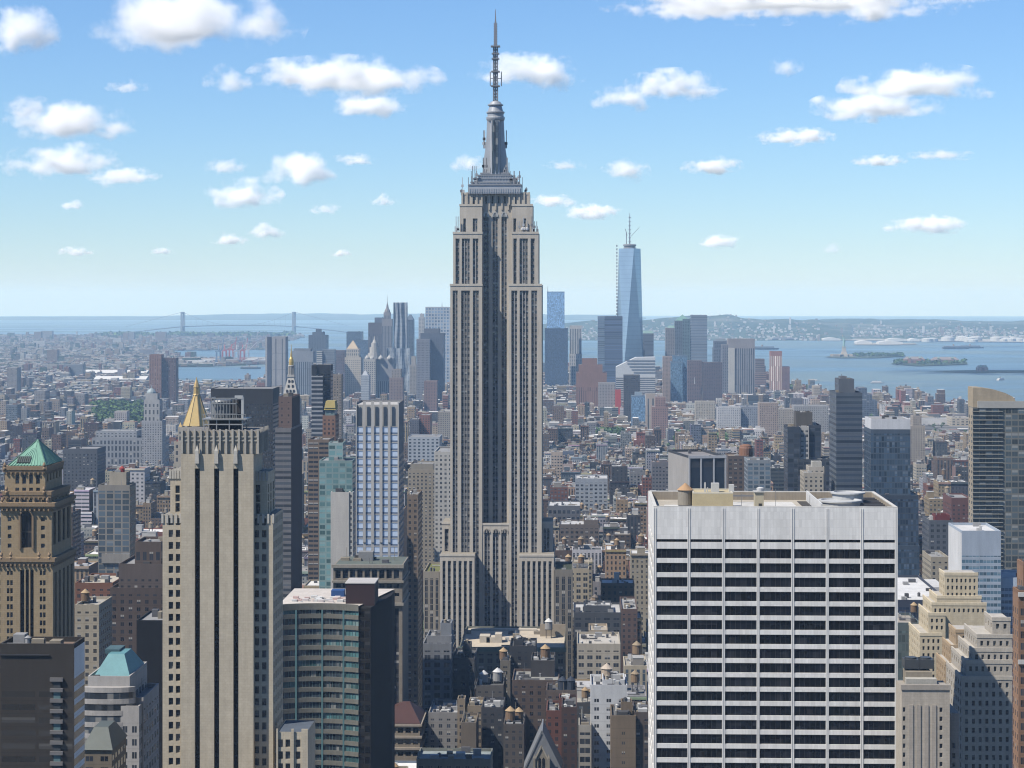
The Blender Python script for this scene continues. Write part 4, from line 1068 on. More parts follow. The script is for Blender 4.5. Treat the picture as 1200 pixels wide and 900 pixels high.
# ---------------------------------------------------------------- stone block with colonnade attic behind it
def colonnade_block():
    Y = 955.0; px = 430
    rt = thing('office_block', 'grey stone office tower with square columned attic behind curved block', 'building', (X(430, Y), Y + 20, 0))
    st = (0.27, 0.235, 0.19); W = []; m = MB(st); x0, x1 = X(390.5, Y), X(471.5, Y); zt = Z(663, px, Y); D = 34
    cA = cols_px([(393 + 8.55 * k, 399.2 + 8.55 * k) for k in range(9)], Y); zc = Z(681, px, Y); zl = Z(707, px, Y)
    grid_wall(m, W, 'n', Y, x0, x1, zc, zt, cA, rows_px([(667.5, 678)], px, Y), .9)
    grid_wall(m, W, 'n', Y + .5, x0, x1, zl, zc, cA, rows_px([(684.5, 689), (695, 699)], px, Y), .6)
    V = []; grid_wall(m, V, 'n', Y + .5, x0, x1, 0, zl, cols_px([(393 + 11.2 * k, 400 + 11.2 * k) for k in range(7)], Y), [(3, Z(713, px, Y))], 1.0)
    q = []; grid_wall(m, q, 'w', x1, Y, Y + D, 0, zt, even(Y, Y + D, 8, .5), rows_px([(667.5, 678), (684.5, 689), (695, 699)], px, Y) , .7)
    m.wall((x0, Y), (x0, Y + D), 0, zt); m.wall((x1, Y + D), (x0, Y + D), 0, zt); m.face([(x0, Y, zt), (x1, Y, zt), (x1, Y + D, zt), (x0, Y + D, zt)], 0, None, True)
    m.col = (0.33, 0.30, 0.25)
    for z, h in ((zt, .9), (zc, .7), (zl, 1.0)): m.pbox(x0 - .6, x1 + .6, Y - .6, Y + D + .5, z - h, z + .25) if z != zt else m.pbox(x0 - .7, x1 + .7, Y - .7, Y + .8, z - h, z + .5)
    m.build('wall', [STONE], rt)
    place_panes(rt, W, GLASSB, frame=(2, (.1, .1, .1), .5))
    for p in V:
        b = MB((.05, .05, .055), win(1.8, .8, 3.8, .6, .1), GDARK); v = (p[2][2] - p[0][2]) / 3.8; b.face(p, 0, [(0, -v), (2, -v), (2, 0), (0, 0)]); b.build('window_strip', [FAC], rt)
    o = MB(); [o.face(p, 0, None, True) for p in q]; o.build('side_window', [GLASS], rt)['kind'] = 'stuff'
    r = MB((0.13, 0.15, 0.13)); r.face([(x0 + .5, Y + .9, zt + .02), (x1 - .5, Y + .9, zt + .02), (x1 - .5, Y + D, zt + .02), (x0 + .5, Y + D, zt + .02)], 0, None, True); clutter(r, x0, x1, Y + 6, Y + D, zt, 9); r.build('roof', [ROOF], rt)
    b = MB((.25, .25, .25)); b.box(X(420, Y + 18), X(437, Y + 18), Y + 18, Y + 24, zt, zt + 4, 0); b.build('penthouse', [TRIM], rt)
    claim(x0, x1, Y, Y + D, zt, 830)
colonnade_block()

# ---------------------------------------------------------------- stone block with the dark red hipped roof
def hip_block():
    Y = 935.0; px = 465
    rt = thing('stone_block', 'stone block with dark red hipped roof and corniced storeys', 'building', (X(465, Y), Y + 16, 0))
    st = (0.27, 0.225, 0.17); W = []; m = MB(st); x0, x1 = X(437, Y), X(492, Y); zt = Z(849, px, Y); D = 30
    cl = [(439.5 + 8.9 * k, 445.8 + 8.9 * k) for k in range(6)]; rows = rows_px([(853, 859), (867.5, 872.5), (881.5, 886), (892, 898)], px, Y)
    grid_wall(m, W, 'n', Y, x0, x1, 0, zt, cols_px(cl, Y), rows, .6); q = []
    grid_wall(m, q, 'w', x1, Y, Y + D, 0, zt, even(Y, Y + D, 6, .45), rows, .6)
    m.wall((x0, Y), (x0, Y + D), 0, zt); m.wall((x1, Y + D), (x0, Y + D), 0, zt)
    m.col = (.36, .31, .25)
    for py in (849.5, 863.5, 877): z = Z(py, px, Y); m.pbox(x0 - .9, x1 + .9, Y - .9, Y + D + .9, z - .5, z + .45)
    m.build('wall', [STONE], rt); place_panes(rt, W, GLASS, frame=(2, (.2, .18, .15), .5)); place_panes(rt, q, GLASS, 'side_window', most=30)
    b = MB((0.075, 0.032, 0.026)); mx, my = X(473, Y), Y + D / 2 + 2
    b.frustum([(x0 - .3, Y - .3), (x1 + .3, Y - .3), (x1 + .3, Y + D), (x0 - .3, Y + D)], zt + .46, [(mx - 1.5, my - 1), (mx + 1.5, my - 1), (mx + 1.5, my + 1), (mx - 1.5, my + 1)], Z(822, px, my)); b.build('hipped_roof', [COPPER], rt)
    claim(x0, x1, Y, Y + D, zt + 9, 900)
hip_block()

# ================================================================ TOWERS OF THE MIDDLE DISTANCE
T = tower
def balcony_column(rt):
    b = MB((0.05, 0.05, 0.055)); Y = 519.9; b.pbox(X(0, Y), X(58, Y), Y - .3, Y - .02, Z(768, 30, Y), Z(766.5, 30, Y))
    for k in range(10):
        z = Z(794 + 12.3 * k, 65, Y); b.col = (.19, .18, .175); b.pbox(X(59, Y), X(74, Y), Y - .6, Y - .02, z - .9, z)
        b.col = (.12, .2, .21) if k % 3 == 1 else (.06, .065, .07); b.pbox(X(63, Y), X(71, Y), Y - .2, Y - .03, z - 2.6, z - .92)
    b.build('balcony', [TRIM], rt)
def bay_windows(rt):
    Y = 640; cx = X(124, Y); r = 9.5
    for k in range(6):
        z1 = Z(810 + 13.5 * k, 124, Y); m = MB((.42, .40, .38)); g = MB((.1, .12, .14))
        arc = [(cx + r * math.cos(t) * .95, Y - 2.6 * math.sin(t)) for t in [math.pi * (1 - q / 10) for q in range(11)]]
        for a, b in zip(arc, arc[1:]):
            m.face([(a[0], a[1], z1), (b[0], b[1], z1), (b[0], b[1], z1 + 1.5), (a[0], a[1], z1 + 1.5)], 0, None, True)
            g.face([(a[0], a[1] + .15, z1 - 2.1), (b[0], b[1] + .15, z1 - 2.1), (b[0], b[1] + .15, z1), (a[0], a[1] + .15, z1)], 0, None, True)
        m.face([(p[0], p[1], z1 + 1.5) for p in arc], 0, None, True)
        o = m.build('bay_band', [STONE], rt); g.build('bay_window', [GLASSB], o)
def dome_part(rt, px, Y, y0, y1, r, col, mat=None):
    b = MB(col); x = X(px, Y); z0, z1 = Z(y0, px, Y), Z(y1, px, Y)
    b.lathe(x, Y, [(r, z0 - 2), (r, z0), (r * .9, z0 + (z1 - z0) * .45), (r * .55, z0 + (z1 - z0) * .85), (r * .15, z1), (.3, z1 + 4)], 12); b.build('dome', [mat or COPPER], rt)
def gold_tower():
    def crown(rt):
        Y = 1900; x = X(227.5, Y); b = MB((0.78, 0.56, 0.21)); r = (X(241.5, Y) - x) * 1.1; n = 8
        P0 = [(x + r * math.cos(2 * math.pi * (k + .5) / n) * 1.06, Y + 12 + r * math.sin(2 * math.pi * (k + .5) / n) * 1.06) for k in range(n)]
        P1 = [(x + (p[0] - x) * .2, Y + 12 + (p[1] - Y - 12) * .2) for p in P0]
        b.frustum(P0, Z(499.5, 227, Y), P1, Z(463, 227, Y))
        b.col = (.6, .42, .16)
        for p, q in zip(P0, P1): b.bar((*p, Z(499.5, 227, Y)), (*q, Z(463, 227, Y)), .35)
        o = b.build('pyramid_roof', [GOLD], rt)
        b = MB((0.62, 0.42, 0.15)); b.lathe(x, Y + 12, [(3.4, Z(463.5, 227, Y)), (2.9, Z(462, 227, Y)), (2.6, Z(455, 227, Y)), (3.0, Z(454.5, 227, Y)), (2.0, Z(450, 227, Y)), (.9, Z(446, 227, Y)), (.2, Z(442.5, 227, Y))], 8); b.build('lantern', [GOLD], rt)
        b = MB((0.7, 0.5, 0.2)); xx = X(210.5, Y); b.pyramid([(xx - 2, Y + 2), (xx + 2, Y + 2), (xx + 2, Y + 6), (xx - 2, Y + 6)], Z(502, 210, Y), (xx, Y + 4, Z(495, 210, Y))); b.build('turret_roof', [GOLD], rt)
        b = MB((.33, .05, .04)); b.pbox(X(207, Y), X(209, Y), Y - .3, Y - .02, Z(530, 208, Y), Z(515, 208, Y)); b.build('banner', [TRIM], rt)
    T('skyscraper', 'gold pyramid topped tower behind the left of slotted tower', 'building', [(203, 246, 545, 1890, 40, (.42, .38, .31), SMALL), (204, 243, 519, 1896, 34, (.45, .40, .33), win(5, .4, 6, .6, .3)), (208.5, 241, 502, 1898, 28, (.46, .42, .35), win(4, .4, 6, .6, .3))], BUFF, ybot=610, extras=[crown], names=['wall', 'upper_wall', 'attic_wall'])
def campanile():
    def crown(rt):
        Y = 2055; x = X(339.5, Y); yc = Y + 11; b = MB((0.52, 0.50, 0.46)); w0 = X(349.5, Y) - x
        P0 = [(x - w0, yc - w0), (x + w0, yc - w0), (x + w0, yc + w0), (x - w0, yc + w0)]
        k = .34; P1 = [(x + (p[0] - x) * k, yc + (p[1] - yc) * k) for p in P0]
        z0, z1 = Z(469, 339, Y), Z(442, 339, Y); b.frustum(P0, z0, P1, z1)
        b.col = (.05, .05, .06)
        for r in range(4):
            f = .12 + r * .21; zz = z0 + (z1 - z0) * f; w = w0 * (1 - f * (1 - k))
            for c in range(4 - r if r < 3 else 2):
                n = 4 - r if r < 3 else 2; xx = x + (c - (n - 1) / 2) * w * 1.5 / n; b.pbox(xx - .8, xx + .8, yc - w - .35, yc - w + .6, zz, zz + 2.6)
        b.build('pyramid_roof', [STONE], rt)
        b = MB((.50, .48, .44)); w = w0 * .42; b.pbox(x - w, x + w, yc - w, yc + w, z1 - .2, Z(439.5, 339, Y)); 
        for k in range(8): a = math.pi * k / 4; b.bar((x + w * .75 * math.cos(a), yc + w * .75 * math.sin(a), Z(439.5, 339, Y)), (x + w * .75 * math.cos(a), yc + w * .75 * math.sin(a), Z(430, 339, Y)), .5)
        b.lathe(x, yc, [(w * .6, Z(439.5, 339, Y)), (w * .6, Z(430, 339, Y)), (w * .95, Z(429.5, 339, Y)), (w * .9, Z(428.5, 339, Y)), (w * .5, Z(428, 339, Y)), (w * .5, Z(424, 339, Y))], 12); b.build('belvedere', [STONE], rt)
        b = MB((.75, .52, .17)); b.lathe(x, yc, [(w * .68, Z(428, 339, Y)), (w * .72, Z(424.5, 339, Y)), (w * .6, Z(421, 339, Y)), (w * .3, Z(418.5, 339, Y)), (1.0, Z(416, 339, Y)), (.5, Z(412, 339, Y)), (.25, Z(404, 339, Y))], 14); b.build('gilded_cupola', [GOLD], rt)
    T('clock_tower', 'white campanile with gilded cupola above the brown slab', 'building', [(329, 350, 470, 2055, 22, (.52, .50, .46), win(3, .4, 4, .5, .3))], PALE, ybot=480, extras=[crown])
def lantern(rt):
    Y = 1481; b = MB((.36, .29, .10)); z0, z1 = Z(478.2, 386, Y), Z(470, 386, Y); b.frustum([(X(380, Y), Y), (X(393, Y), Y), (X(393, Y), Y + 16), (X(380, Y), Y + 16)], z0, [(X(381.5, Y), Y + 2), (X(392, Y), Y + 2), (X(392, Y), Y + 14), (X(381.5, Y), Y + 14)], z1); b.build('lantern_box', [TRIM], rt)
def striped_tower():
    Y = 1100; st = (.47, .46, .44)
    rt = thing('hotel_tower', 'pale tower striped with bright blue glass below a stone comb crown', 'building', (X(445, Y), Y + 16, 0))
    x0, x1 = X(417, Y), X(467.5, Y); zt, zg = Z(472, 445, Y), Z(499.5, 445, Y); D = 30; m = MB(st); P = []
    cl = cols_px([(418.2, 425.4), (428.6, 435), (438.4, 444.8), (448.2, 454.6), (457.6, 466)], Y)
    fh = Z(500, 445, Y) - Z(509.35, 445, Y)
    grid_wall(m, P, 'n', Y, x0, x1, 0, zg, cl, [(zg - fh * (k + .97), zg - fh * (k + .1)) for k in range(20)][::-1], .18)
    m.col = (.50, .485, .46)
    for a, b in ((417, 418.2), (425.4, 428.6), (435, 438.4), (444.8, 448.2), (454.6, 457.6), (466, 467.5)): m.pbox(X(a, Y), X(b, Y), Y - .45, Y - .003, zg - 60, zt + .8)
    m.col = st
    m.box(x0 + .05, x1 - .05, Y + 1.2, Y + D, zg - .5, zt - 1, 0)
    m.setw(win(4.5, .35, 3.3, .5, 8)); m.col = (.27, .27, .28); m.wall((x1, Y), (x1, Y + D), 0, zt); m.setw(None)
    m.wall((x1, Y + D), (x0, Y + D), 0, zt); m.wall((x0, Y + D), (x0, Y), 0, zt)
    m.build('wall', [FAC], rt)
    for p in P:       # upper pane pale blue, lower pane dark
        a, b, c, d = p; zm = a[2] + (d[2] - a[2]) * .22; o = MB((.62, .74, .92)); o.face([(a[0], a[1], zm), (b[0], b[1], zm), c, d], 0, None, True); o.col = (.13, .18, .28); o.face([a, b, (b[0], b[1], zm), (a[0], a[1], zm)], 0, None, True)
        o.build('window', [BLUEGL], rt)
    claim(x0, x1, Y, Y + D, zt, 655)
def store_block():
    Y = 1165
    def skylights(rt):
        b = MB((.55, .50, .42)); z = Z(761, 600, Y)
        for px, w in ((568, 6), (575, 5), (584, 4)): b.box(X(px - w, Y + 22), X(px + w, Y + 22), Y + 22, Y + 30, z, z + rng.uniform(2, 5), 0)
        b.pbox(X(545, Y), X(626, Y), Y + 64, Y + 69, z, z + 1.0); b.build('roof_plant', [TRIM], rt)
        b = MB((.38, .32, .24)); b.pbox(X(631, Y), X(662, Y), Y + 45, Y + 46, z, z + 7); b.build('roof_screen', [TRIM], rt)
    T('department_store', 'broad low stone block with beige roof directly before deco tower', 'building', [(538, 662, 761, Y, 74, (.17, .175, .15), win(5, .55, 4.2, .6, .6))], BUFF, ybot=800, roofcol=(.55, .48, .38), cl=14, extras=[skylights, tank(643, Y + 40, 759, 1.15, leg=9, wood=(.3, .3, .3), cone=(.62, .62, .60)), lambda rt: cornice(rt, 538, 662, 761, Y, (.10, .16, .14))])
def cornice(rt, pl, pr, py, Y, col):
    b = MB(col); z = Z(py, (pl + pr) / 2, Y); b.pbox(X(pl, Y) - .8, X(pr, Y) + .8, Y - .9, Y - .01, z - 1.2, z + 1.3); b.build('cornice', [COPPER], rt)
def dark_loft(pl, pr, py, Y, D, col, label, ybot, top=None, tanks=(), roofcol=(.12, .12, .12), w=SMALL, gls=GDARK, group=None, cl=12):
    return T('loft_building', label, 'building', [(pl, pr, py, Y, D, col, w, gls)] + ([(*top, col, w, gls)] if top else []), col, ybot=ybot, roofcol=roofcol, extras=[tank(px, y, yb, s, **k) for px, y, yb, s, k in tanks], cl=cl)
def church():
    Y = 880; rt = thing('church', 'gothic church with steep grey slate roof at bottom edge', 'building', (X(637, Y), Y + 10, 0)); px = 637
    m = MB((.21, .22, .235)); zb, za = Z(905, px, Y), Z(857, px, Y)
    xl, xm, xr = X(613, Y), X(635, Y), X(659, Y)
    m.face([(xl, Y, zb), (xm, Y, za), (xm, Y + 24, za), (xl, Y + 24, zb)], 0, None, True); m.face([(xm, Y, za), (xr, Y, zb), (xr, Y + 24, zb), (xm, Y + 24, za)], 0, None, True)
    m.face([(xl, Y, zb), (xr, Y, zb), (xm, Y, za)], 0, None, True)
    for a, b in (((xl, Y, zb), (xm, Y, za)), ((xm, Y, za), (xr, Y, zb)), ((xm, Y, za), (xm, Y + 24, za))): m.bar(a, b, .3)
    m.build('slate_roof', [COPPER], rt)
    m = MB((.28, .25, .20)); m.box(xl + .5, xr - .5, Y + .4, Y + 23, 0, zb, 0)
    g0, g1 = X(626, Y - 4), X(643, Y - 4); gm = (g0 + g1) / 2
    m.box(g0, g1, Y - 4, Y, 0, Z(889, px, Y - 4), 0); m.face([(g0, Y - 4, Z(889, px, Y - 4)), (g1, Y - 4, Z(889, px, Y - 4)), (gm, Y - 4, Z(873, px, Y - 4))], 0, None, True)
    for x in (g0, g1): m.pbox(x - .45, x + .45, Y - 4.5, Y - 3.6, 60, Z(886, px, Y)); m.pyramid([(x - .45, Y - 4.5), (x + .45, Y - 4.5), (x + .45, Y - 3.6), (x - .45, Y - 3.6)], Z(886, px, Y), (x, Y - 4, Z(881, px, Y)))
    m.build('gable_front', [STONE], rt)
    m = MB((.40, .36, .29))
    for a, b in (((g0 - .2, Y - 4.15, Z(890, px, Y)), (gm, Y - 4.15, Z(872, px, Y))), ((gm, Y - 4.15, Z(872, px, Y)), (g1 + .2, Y - 4.15, Z(890, px, Y)))): m.bar(a, b, .28)
    m.build('gable_coping', [STONE], rt)
    m = MB(); 
    for c in (632.5, 637): x = X(c, Y - 4); m.face([(x - .6, Y - 4.06, Z(900, px, Y)), (x + .6, Y - 4.06, Z(900, px, Y)), (x + .6, Y - 4.06, Z(887.5, px, Y)), (x, Y - 4.06, Z(885, px, Y)), (x - .6, Y - 4.06, Z(887.5, px, Y))], 0, None, True)
    m.build('lancet_window', [GLASS], rt); claim(xl, xr, Y - 4, Y + 24, zb, 900)
def white_piers(rt):
    b = MB((.55, .56, .58)); Y = 1400
    x0, x1 = X(797, Y), X(840.5, Y); z = Z(537, 818, Y)
    for p in (797, 811, 826.5, 840.5): b.pbox(X(p, Y) - .5, X(p, Y) + .5, Y - .5, Y - .02, 40, z)
    b.pbox(x0 - .6, x1 + .6, Y - .6, Y - .03, z - .02, z + 1.7); b.build('pier', [TRIM], rt)
def round_house(rt):
    b = MB((.24, .12, .07)); Y = 1612; b.lathe(X(874, Y), Y, [(5.2, Z(536, 874, Y)), (5.2, Z(525, 874, Y)), (4.7, Z(524, 874, Y)), (4.4, Z(522, 874, Y)), (2.0, Z(520.5, 874, Y))], 16); b.build('tank_house', [TRIM], rt)
def curved_top_tower():
    def top(rt):
        Y = 1101; z0 = Z(478, 1167, Y); pts = [(1140, 454), (1150, 454.2), (1165, 456.5), (1178, 460.5), (1187, 465), (1190, 469.5)]
        b = MB((.42, .35, .25))
        P = [(X(p, Y), Z(q, 1167, Y)) for p, q in pts]; bot = [(X(1190, Y), z0), (X(1140, Y), z0)]
        front = P + bot
        for y in (Y - .2, Y + 14): b.face([(x, y, z) for x, z in front], 0, None, True)
        for a, c in zip(P, P[1:]): b.face([(a[0], Y - .2, a[1]), (c[0], Y - .2, c[1]), (c[0], Y + 14, c[1]), (a[0], Y + 14, a[1])], 0, None, True)
        b.face([(P[0][0], Y - .2, z0), (P[0][0], Y + 14, z0), (P[0][0], Y + 14, P[0][1]), (P[0][0], Y - .2, P[0][1])], 0, None, True)
        b.build('curved_crown', [STONE], rt)
        b = MB((.42, .41, .38)); b.pbox(X(1145, Y), X(1215, Y), Y - 1.4, Y - .25, Z(478, 1167, Y), Z(470, 1167, Y)); b.build('crown_band', [TRIM], rt)
        b = MB((.46, .40, .30)); b.pbox(X(1140, Y), X(1142, Y), Y - .8, Y - .02, 0, Z(478, 1140, Y)); b.build('edge_pier', [STONE], rt)
    T('apartment_tower', 'dark glass tower with tan curved crown at right edge', 'building', [(1140, 1216, 478, 1100, 12, (.19, .19, .17), win(3.4, .86, 3.15, .76, .1), (.05, .065, .075, .6))], DGREY, ybot=690, side=((.40, .34, .26), win(8, .4, 3.15, .5, 1)), extras=[top, lambda rt: balcony_bands(rt)], par=.3)
def balcony_bands(rt):
    Y = 1100; b = MB((.33, .32, .28))
    for k in range(42): z = Z(482 + 7.15 * k * .7, 1170, Y); b.pbox(X(1139, Y), X(1175, Y), Y - .7, Y - .02, z - .25, z)
    b.build('balcony', [TRIM], rt)
def ziggurat(label, Y, tiers, col, ybot, w=SMALL, D=26, roof=(.45, .42, .36), name='setback_block', extras=(), side=None):
    return T(name, label, 'building', [(a, b, y, Y + o, D - o * .8, col, w) for a, b, y, o in tiers], col, ybot=ybot, roofcol=roof, extras=extras, par=1.0, cl=2, side=side)
def stone_ziggurat(label, Y, tiers, col, fhpx, colw, extras=(), most=100):
    """a setback block with real window openings"""
    px = (tiers[0][0] + tiers[0][1]) / 2
    rt = thing('setback_block', label, 'building', (X(px, Y), Y + 12, 0)); Pn = []; Q = []
    for i, (a, b, yt, o, D) in enumerate(tiers):
        Yt = Y + o; m = MB(col); z = Z(yt, px, Yt); x0, x1 = X(a, Yt), X(b, Yt)
        n = max(1, int((b - a - 2) / colw)); cols = even(x0, x1, n, .42, .5)
        nr = int((910 - yt - 5) / fhpx); rows = rows_px([(yt + 5 + fhpx * k, yt + 5 + fhpx * (k + .55)) for k in range(nr)], px, Yt)
        if yt > 720 or i < 3 or True:
            lo = tiers[i - 1][2] if i else 920
            rows = [r for r in rows if r[0] > Z(lo, px, Yt)]
        grid_wall(m, Pn, 'n', Yt, x0, x1, 0, z, cols if b - a > 9 else [], rows, .45)
        grid_wall(m, Q, 'e', x0, Yt, Yt + D, 0, z, even(Yt, Yt + D, max(2, int(D / 4)), .4), rows, .45)
        m.wall((x1, Yt), (x1, Yt + D), 0, z); m.wall((x1, Yt + D), (x0, Yt + D), 0, z)
        m.col = tuple(min(1, c * 1.15) for c in col); m.pbox(x0 - .15, x1 + .15, Yt - .15, Yt + .5, z - .5, z + .8); m.pbox(x0 - .15, x0 + .4, Yt + .5, Yt + D, z - .5, z + .8)
        m.build('wall' if i == 0 else 'setback_wall', [STONE], rt)
        r = MB((.5, .47, .42)); r.face([(x0 + .4, Yt + .5, z + .01), (x1, Yt + .5, z + .01), (x1, Yt + D, z + .01), (x0 + .4, Yt + D, z + .01)], 0, None, True); r.build('roof', [ROOF], rt)
        claim(x0, x1, Yt, Yt + D, z, 900)
    place_panes(rt, Pn, GLASSB, frame=(2, (.16, .15, .13), .5), most=most)
    o = MB(); [o.face(q, 0, None, True) for q in Q]; o.build('side_window', [GLASS], rt)['kind'] = 'stuff'
    for e in extras: e(rt)
def buff_block():
    Y = 628; px = 1085; rt = thing('stone_block', 'buff brick block with faint vertical panels and two dark roof tanks', 'building', (X(1085, Y), Y + 14, 0)); Pn = []
    m = MB((.48, .43, .36)); z = Z(806, px, Y); x0, x1 = X(1057, Y), X(1113, Y); rows = rows_px([(829 + 10.6 * k, 834.5 + 10.6 * k) for k in range(8)], px, Y)
    grid_wall(m, Pn, 'n', Y, x0, x1, 0, z, cols_px([(1058, 1061), (1101, 1104.5)], Y), rows, .5)
    m.wall((x1, Y), (x1, Y + 12), 0, z); m.wall((x0, Y), (x0, Y + 12), 0, z); m.wall((x1, Y + 12), (x0, Y + 12), 0, z)
    m.col = (.43, .385, .33)
    for k in range(4): m.pbox(X(1065 + 9 * k, Y), X(1070 + 9 * k, Y), Y - .25, Y - .003, 0, Z(826, px, Y))
    m.col = (.40, .36, .31); m.pbox(x0 - .3, x1 + .3, Y - .3, Y + .6, z - .6, z + .9); m.build('wall', [STONE], rt)
    m = MB((.37, .33, .285)); xb = X(1124, Y + 3); grid_wall(m, Pn, 'n', Y + 3, x1 + .02, xb, 0, Z(838, px, Y), cols_px([(1116, 1119.5)], Y + 3), rows_px([(873, 879), (885, 891), (896, 901)], px, Y), .5); m.wall((xb, Y + 3), (xb, Y + 20), 0, Z(838, px, Y)); m.face([(x1, Y + 3, Z(838, px, Y)), (xb, Y + 3, Z(838, px, Y)), (xb, Y + 20, Z(838, px, Y)), (x1, Y + 20, Z(838, px, Y))], 0, None, True); m.build('wing_wall', [STONE], rt)
    place_panes(rt, Pn, GLASSB, frame=(2, (.14, .13, .12), .5))
    r = MB((.36, .33, .29)); r.face([(x0, Y + .6, z), (x1, Y + .6, z), (x1, Y + 12, z), (x0, Y + 12, z)], 0, None, True); r.build('roof', [ROOF], rt)
    m = MB((.30, .26, .20)); m.box(X(1062, Y + 5), X(1092, Y + 5), Y + 5, Y + 11.5, z, Z(791, px, Y), 0); m.col = (.45, .43, .38); m.box(X(1062, Y + 2), X(1098, Y + 2), Y + 2, Y + 5, z, z + 2.2, 0); m.build('penthouse', [STONE], rt)
    for c in (1067, 1084):
        t = MB((.07, .075, .08)); x = X(c, Y + 10); zz = Z(791, px, Y); t.pbox(x - 2.2, x + 2.2, Y + 7, Y + 12, zz + .6, zz + 3.2)
        for s in (-2, 2): t.bar((x + s, Y + 7.5, zz), (x + s, Y + 7.5, zz + 4), .15)
        t.lathe(x, Y + 9.5, [(1.7, zz + 3.2), (1.7, zz + 3.7)], 12); t.build('cooling_tank', [METAL], rt)
    claim(x0, x1, Y, Y + 26, z, 900)
def white_bands(rt):
    b = MB((.6, .58, .55)); Y = 600
    for py in (697, 776): z = Z(py, 1190, Y); b = MB((.6, .58, .55)); b.pbox(X(1193, Y), X(1222, Y), Y - .5, Y - .01, z - .5, z + .7); b.build('cornice', [TRIM], rt)
def dt(label, masses, col, w=win(5, .6, 4, .6, .6), gls=(.03, .04, .055, .1), ybot=450, rot=0, name='skyscraper', extras=(), side=None, names=None, roofcol=(.25, .25, .25)):
    return T(name, label, 'building', masses, col, w, gls, roofcol, ybot, rot, extras, side, None, names, .8, 1)
def freedom():
    Y = 5850; rt = thing('skyscraper', 'tallest downtown tower, tapering blue glass with mast and crane', 'building', (X(738, Y), Y + 30, -drop(0, Y)))
    x0, x1 = X(724.5, Y), X(752, Y); w = (x1 - x0) / 2; cx = (x0 + x1) / 2; cyy = Y + w; zb, zt = 50, Z(291, 738, Y)
    a = [(cx - w, Y), (cx + w, Y), (cx + w, Y + 2 * w), (cx - w, Y + 2 * w)]
    b = [(cx, Y), (cx + w, cyy), (cx, Y + 2 * w), (cx - w, cyy)]
    ang = R(20)
    def rotp(p, k=1.0): x, y = (p[0] - cx) * k, (p[1] - cyy) * k; return (cx + x * math.cos(ang) - y * math.sin(ang), cyy + x * math.sin(ang) + y * math.cos(ang))
    a = [rotp(p, .93) for p in a]; b = [rotp(p, 1.0) for p in b]
    m = MB((.20, .32, .46))
    for i in range(4):
        j = (i + 1) % 4
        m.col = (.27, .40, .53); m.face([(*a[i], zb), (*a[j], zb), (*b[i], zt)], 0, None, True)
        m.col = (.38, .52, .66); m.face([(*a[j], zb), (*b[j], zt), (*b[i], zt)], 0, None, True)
    m.face([(*p, zt) for p in b], 0, None, True)
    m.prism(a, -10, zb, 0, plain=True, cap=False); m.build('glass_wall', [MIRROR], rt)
    m = MB((.3, .28, .27)); m.lathe(cx, cyy, [(17, zt + .1), (17, zt + 3), (14, zt + 4), (18, zt + 8), (18, zt + 11), (15, zt + 12)], 20); m.build('crown_ring', [METAL], rt)
    m = MB((.32, .33, .35)); m.bar((cx, cyy, zt), (cx, cyy, Z(249, 738, Y)), 2.0, r2=.6)
    for k in range(7): z = zt + 18 + k * 11; m.pbox(cx - 3, cx + 3, cyy - 3, cyy + 3, z, z + 3)
    m.build('mast', [METAL], rt)
    m = MB((.25, .22, .22)); m.bar((cx - 9, cyy, zt), (cx - 9, cyy, zt + 46), 1.0); m.bar((cx - 12, cyy, zt + 54), (cx - 7, cyy, zt + 36), .8); m.bar((cx + 4, cyy, zt + 34), (cx + 26, cyy, zt + 58), .5); m.build('crane', [METAL], rt)
    m = MB((.32, .33, .34))
    for k in range(34): z = 90 + k * 9.4; m.pbox(cx - w - 5, cx - w - 1.5, cyy - 3, cyy + 3, z, z + 5.5)
    m.build('hoist', [METAL], rt)
    claim(x0, x1, Y, Y + 2 * w, zt, 440)
def mirror():
    m, t, b = newmat('mirror_glass'); ac = t.new('ShaderNodeAttribute', attribute_name='Col'); pos = t.new('ShaderNodeNewGeometry').outputs['Position']
    sp = t.new('ShaderNodeSeparateXYZ'); t.put(sp.inputs[0], pos)
    ln = t.m('LESS_THAN', t.m('FRACT', t.m('DIVIDE', sp.outputs[2], 12.0)), .16); n = t.noise(t.vm('MULTIPLY', pos, (1, 1, .4)), .02, 3)
    t.put(b.inputs['Base Color'], t.vm('SCALE', ac.outputs['Color'], scale=t.m('SUBTRACT', t.m('ADD', .7, t.m('MULTIPLY', n, .6)), t.m('MULTIPLY', ln, .18))))
    b.inputs['Metallic'].default_value = .35; b.inputs['Roughness'].default_value = .18; return m
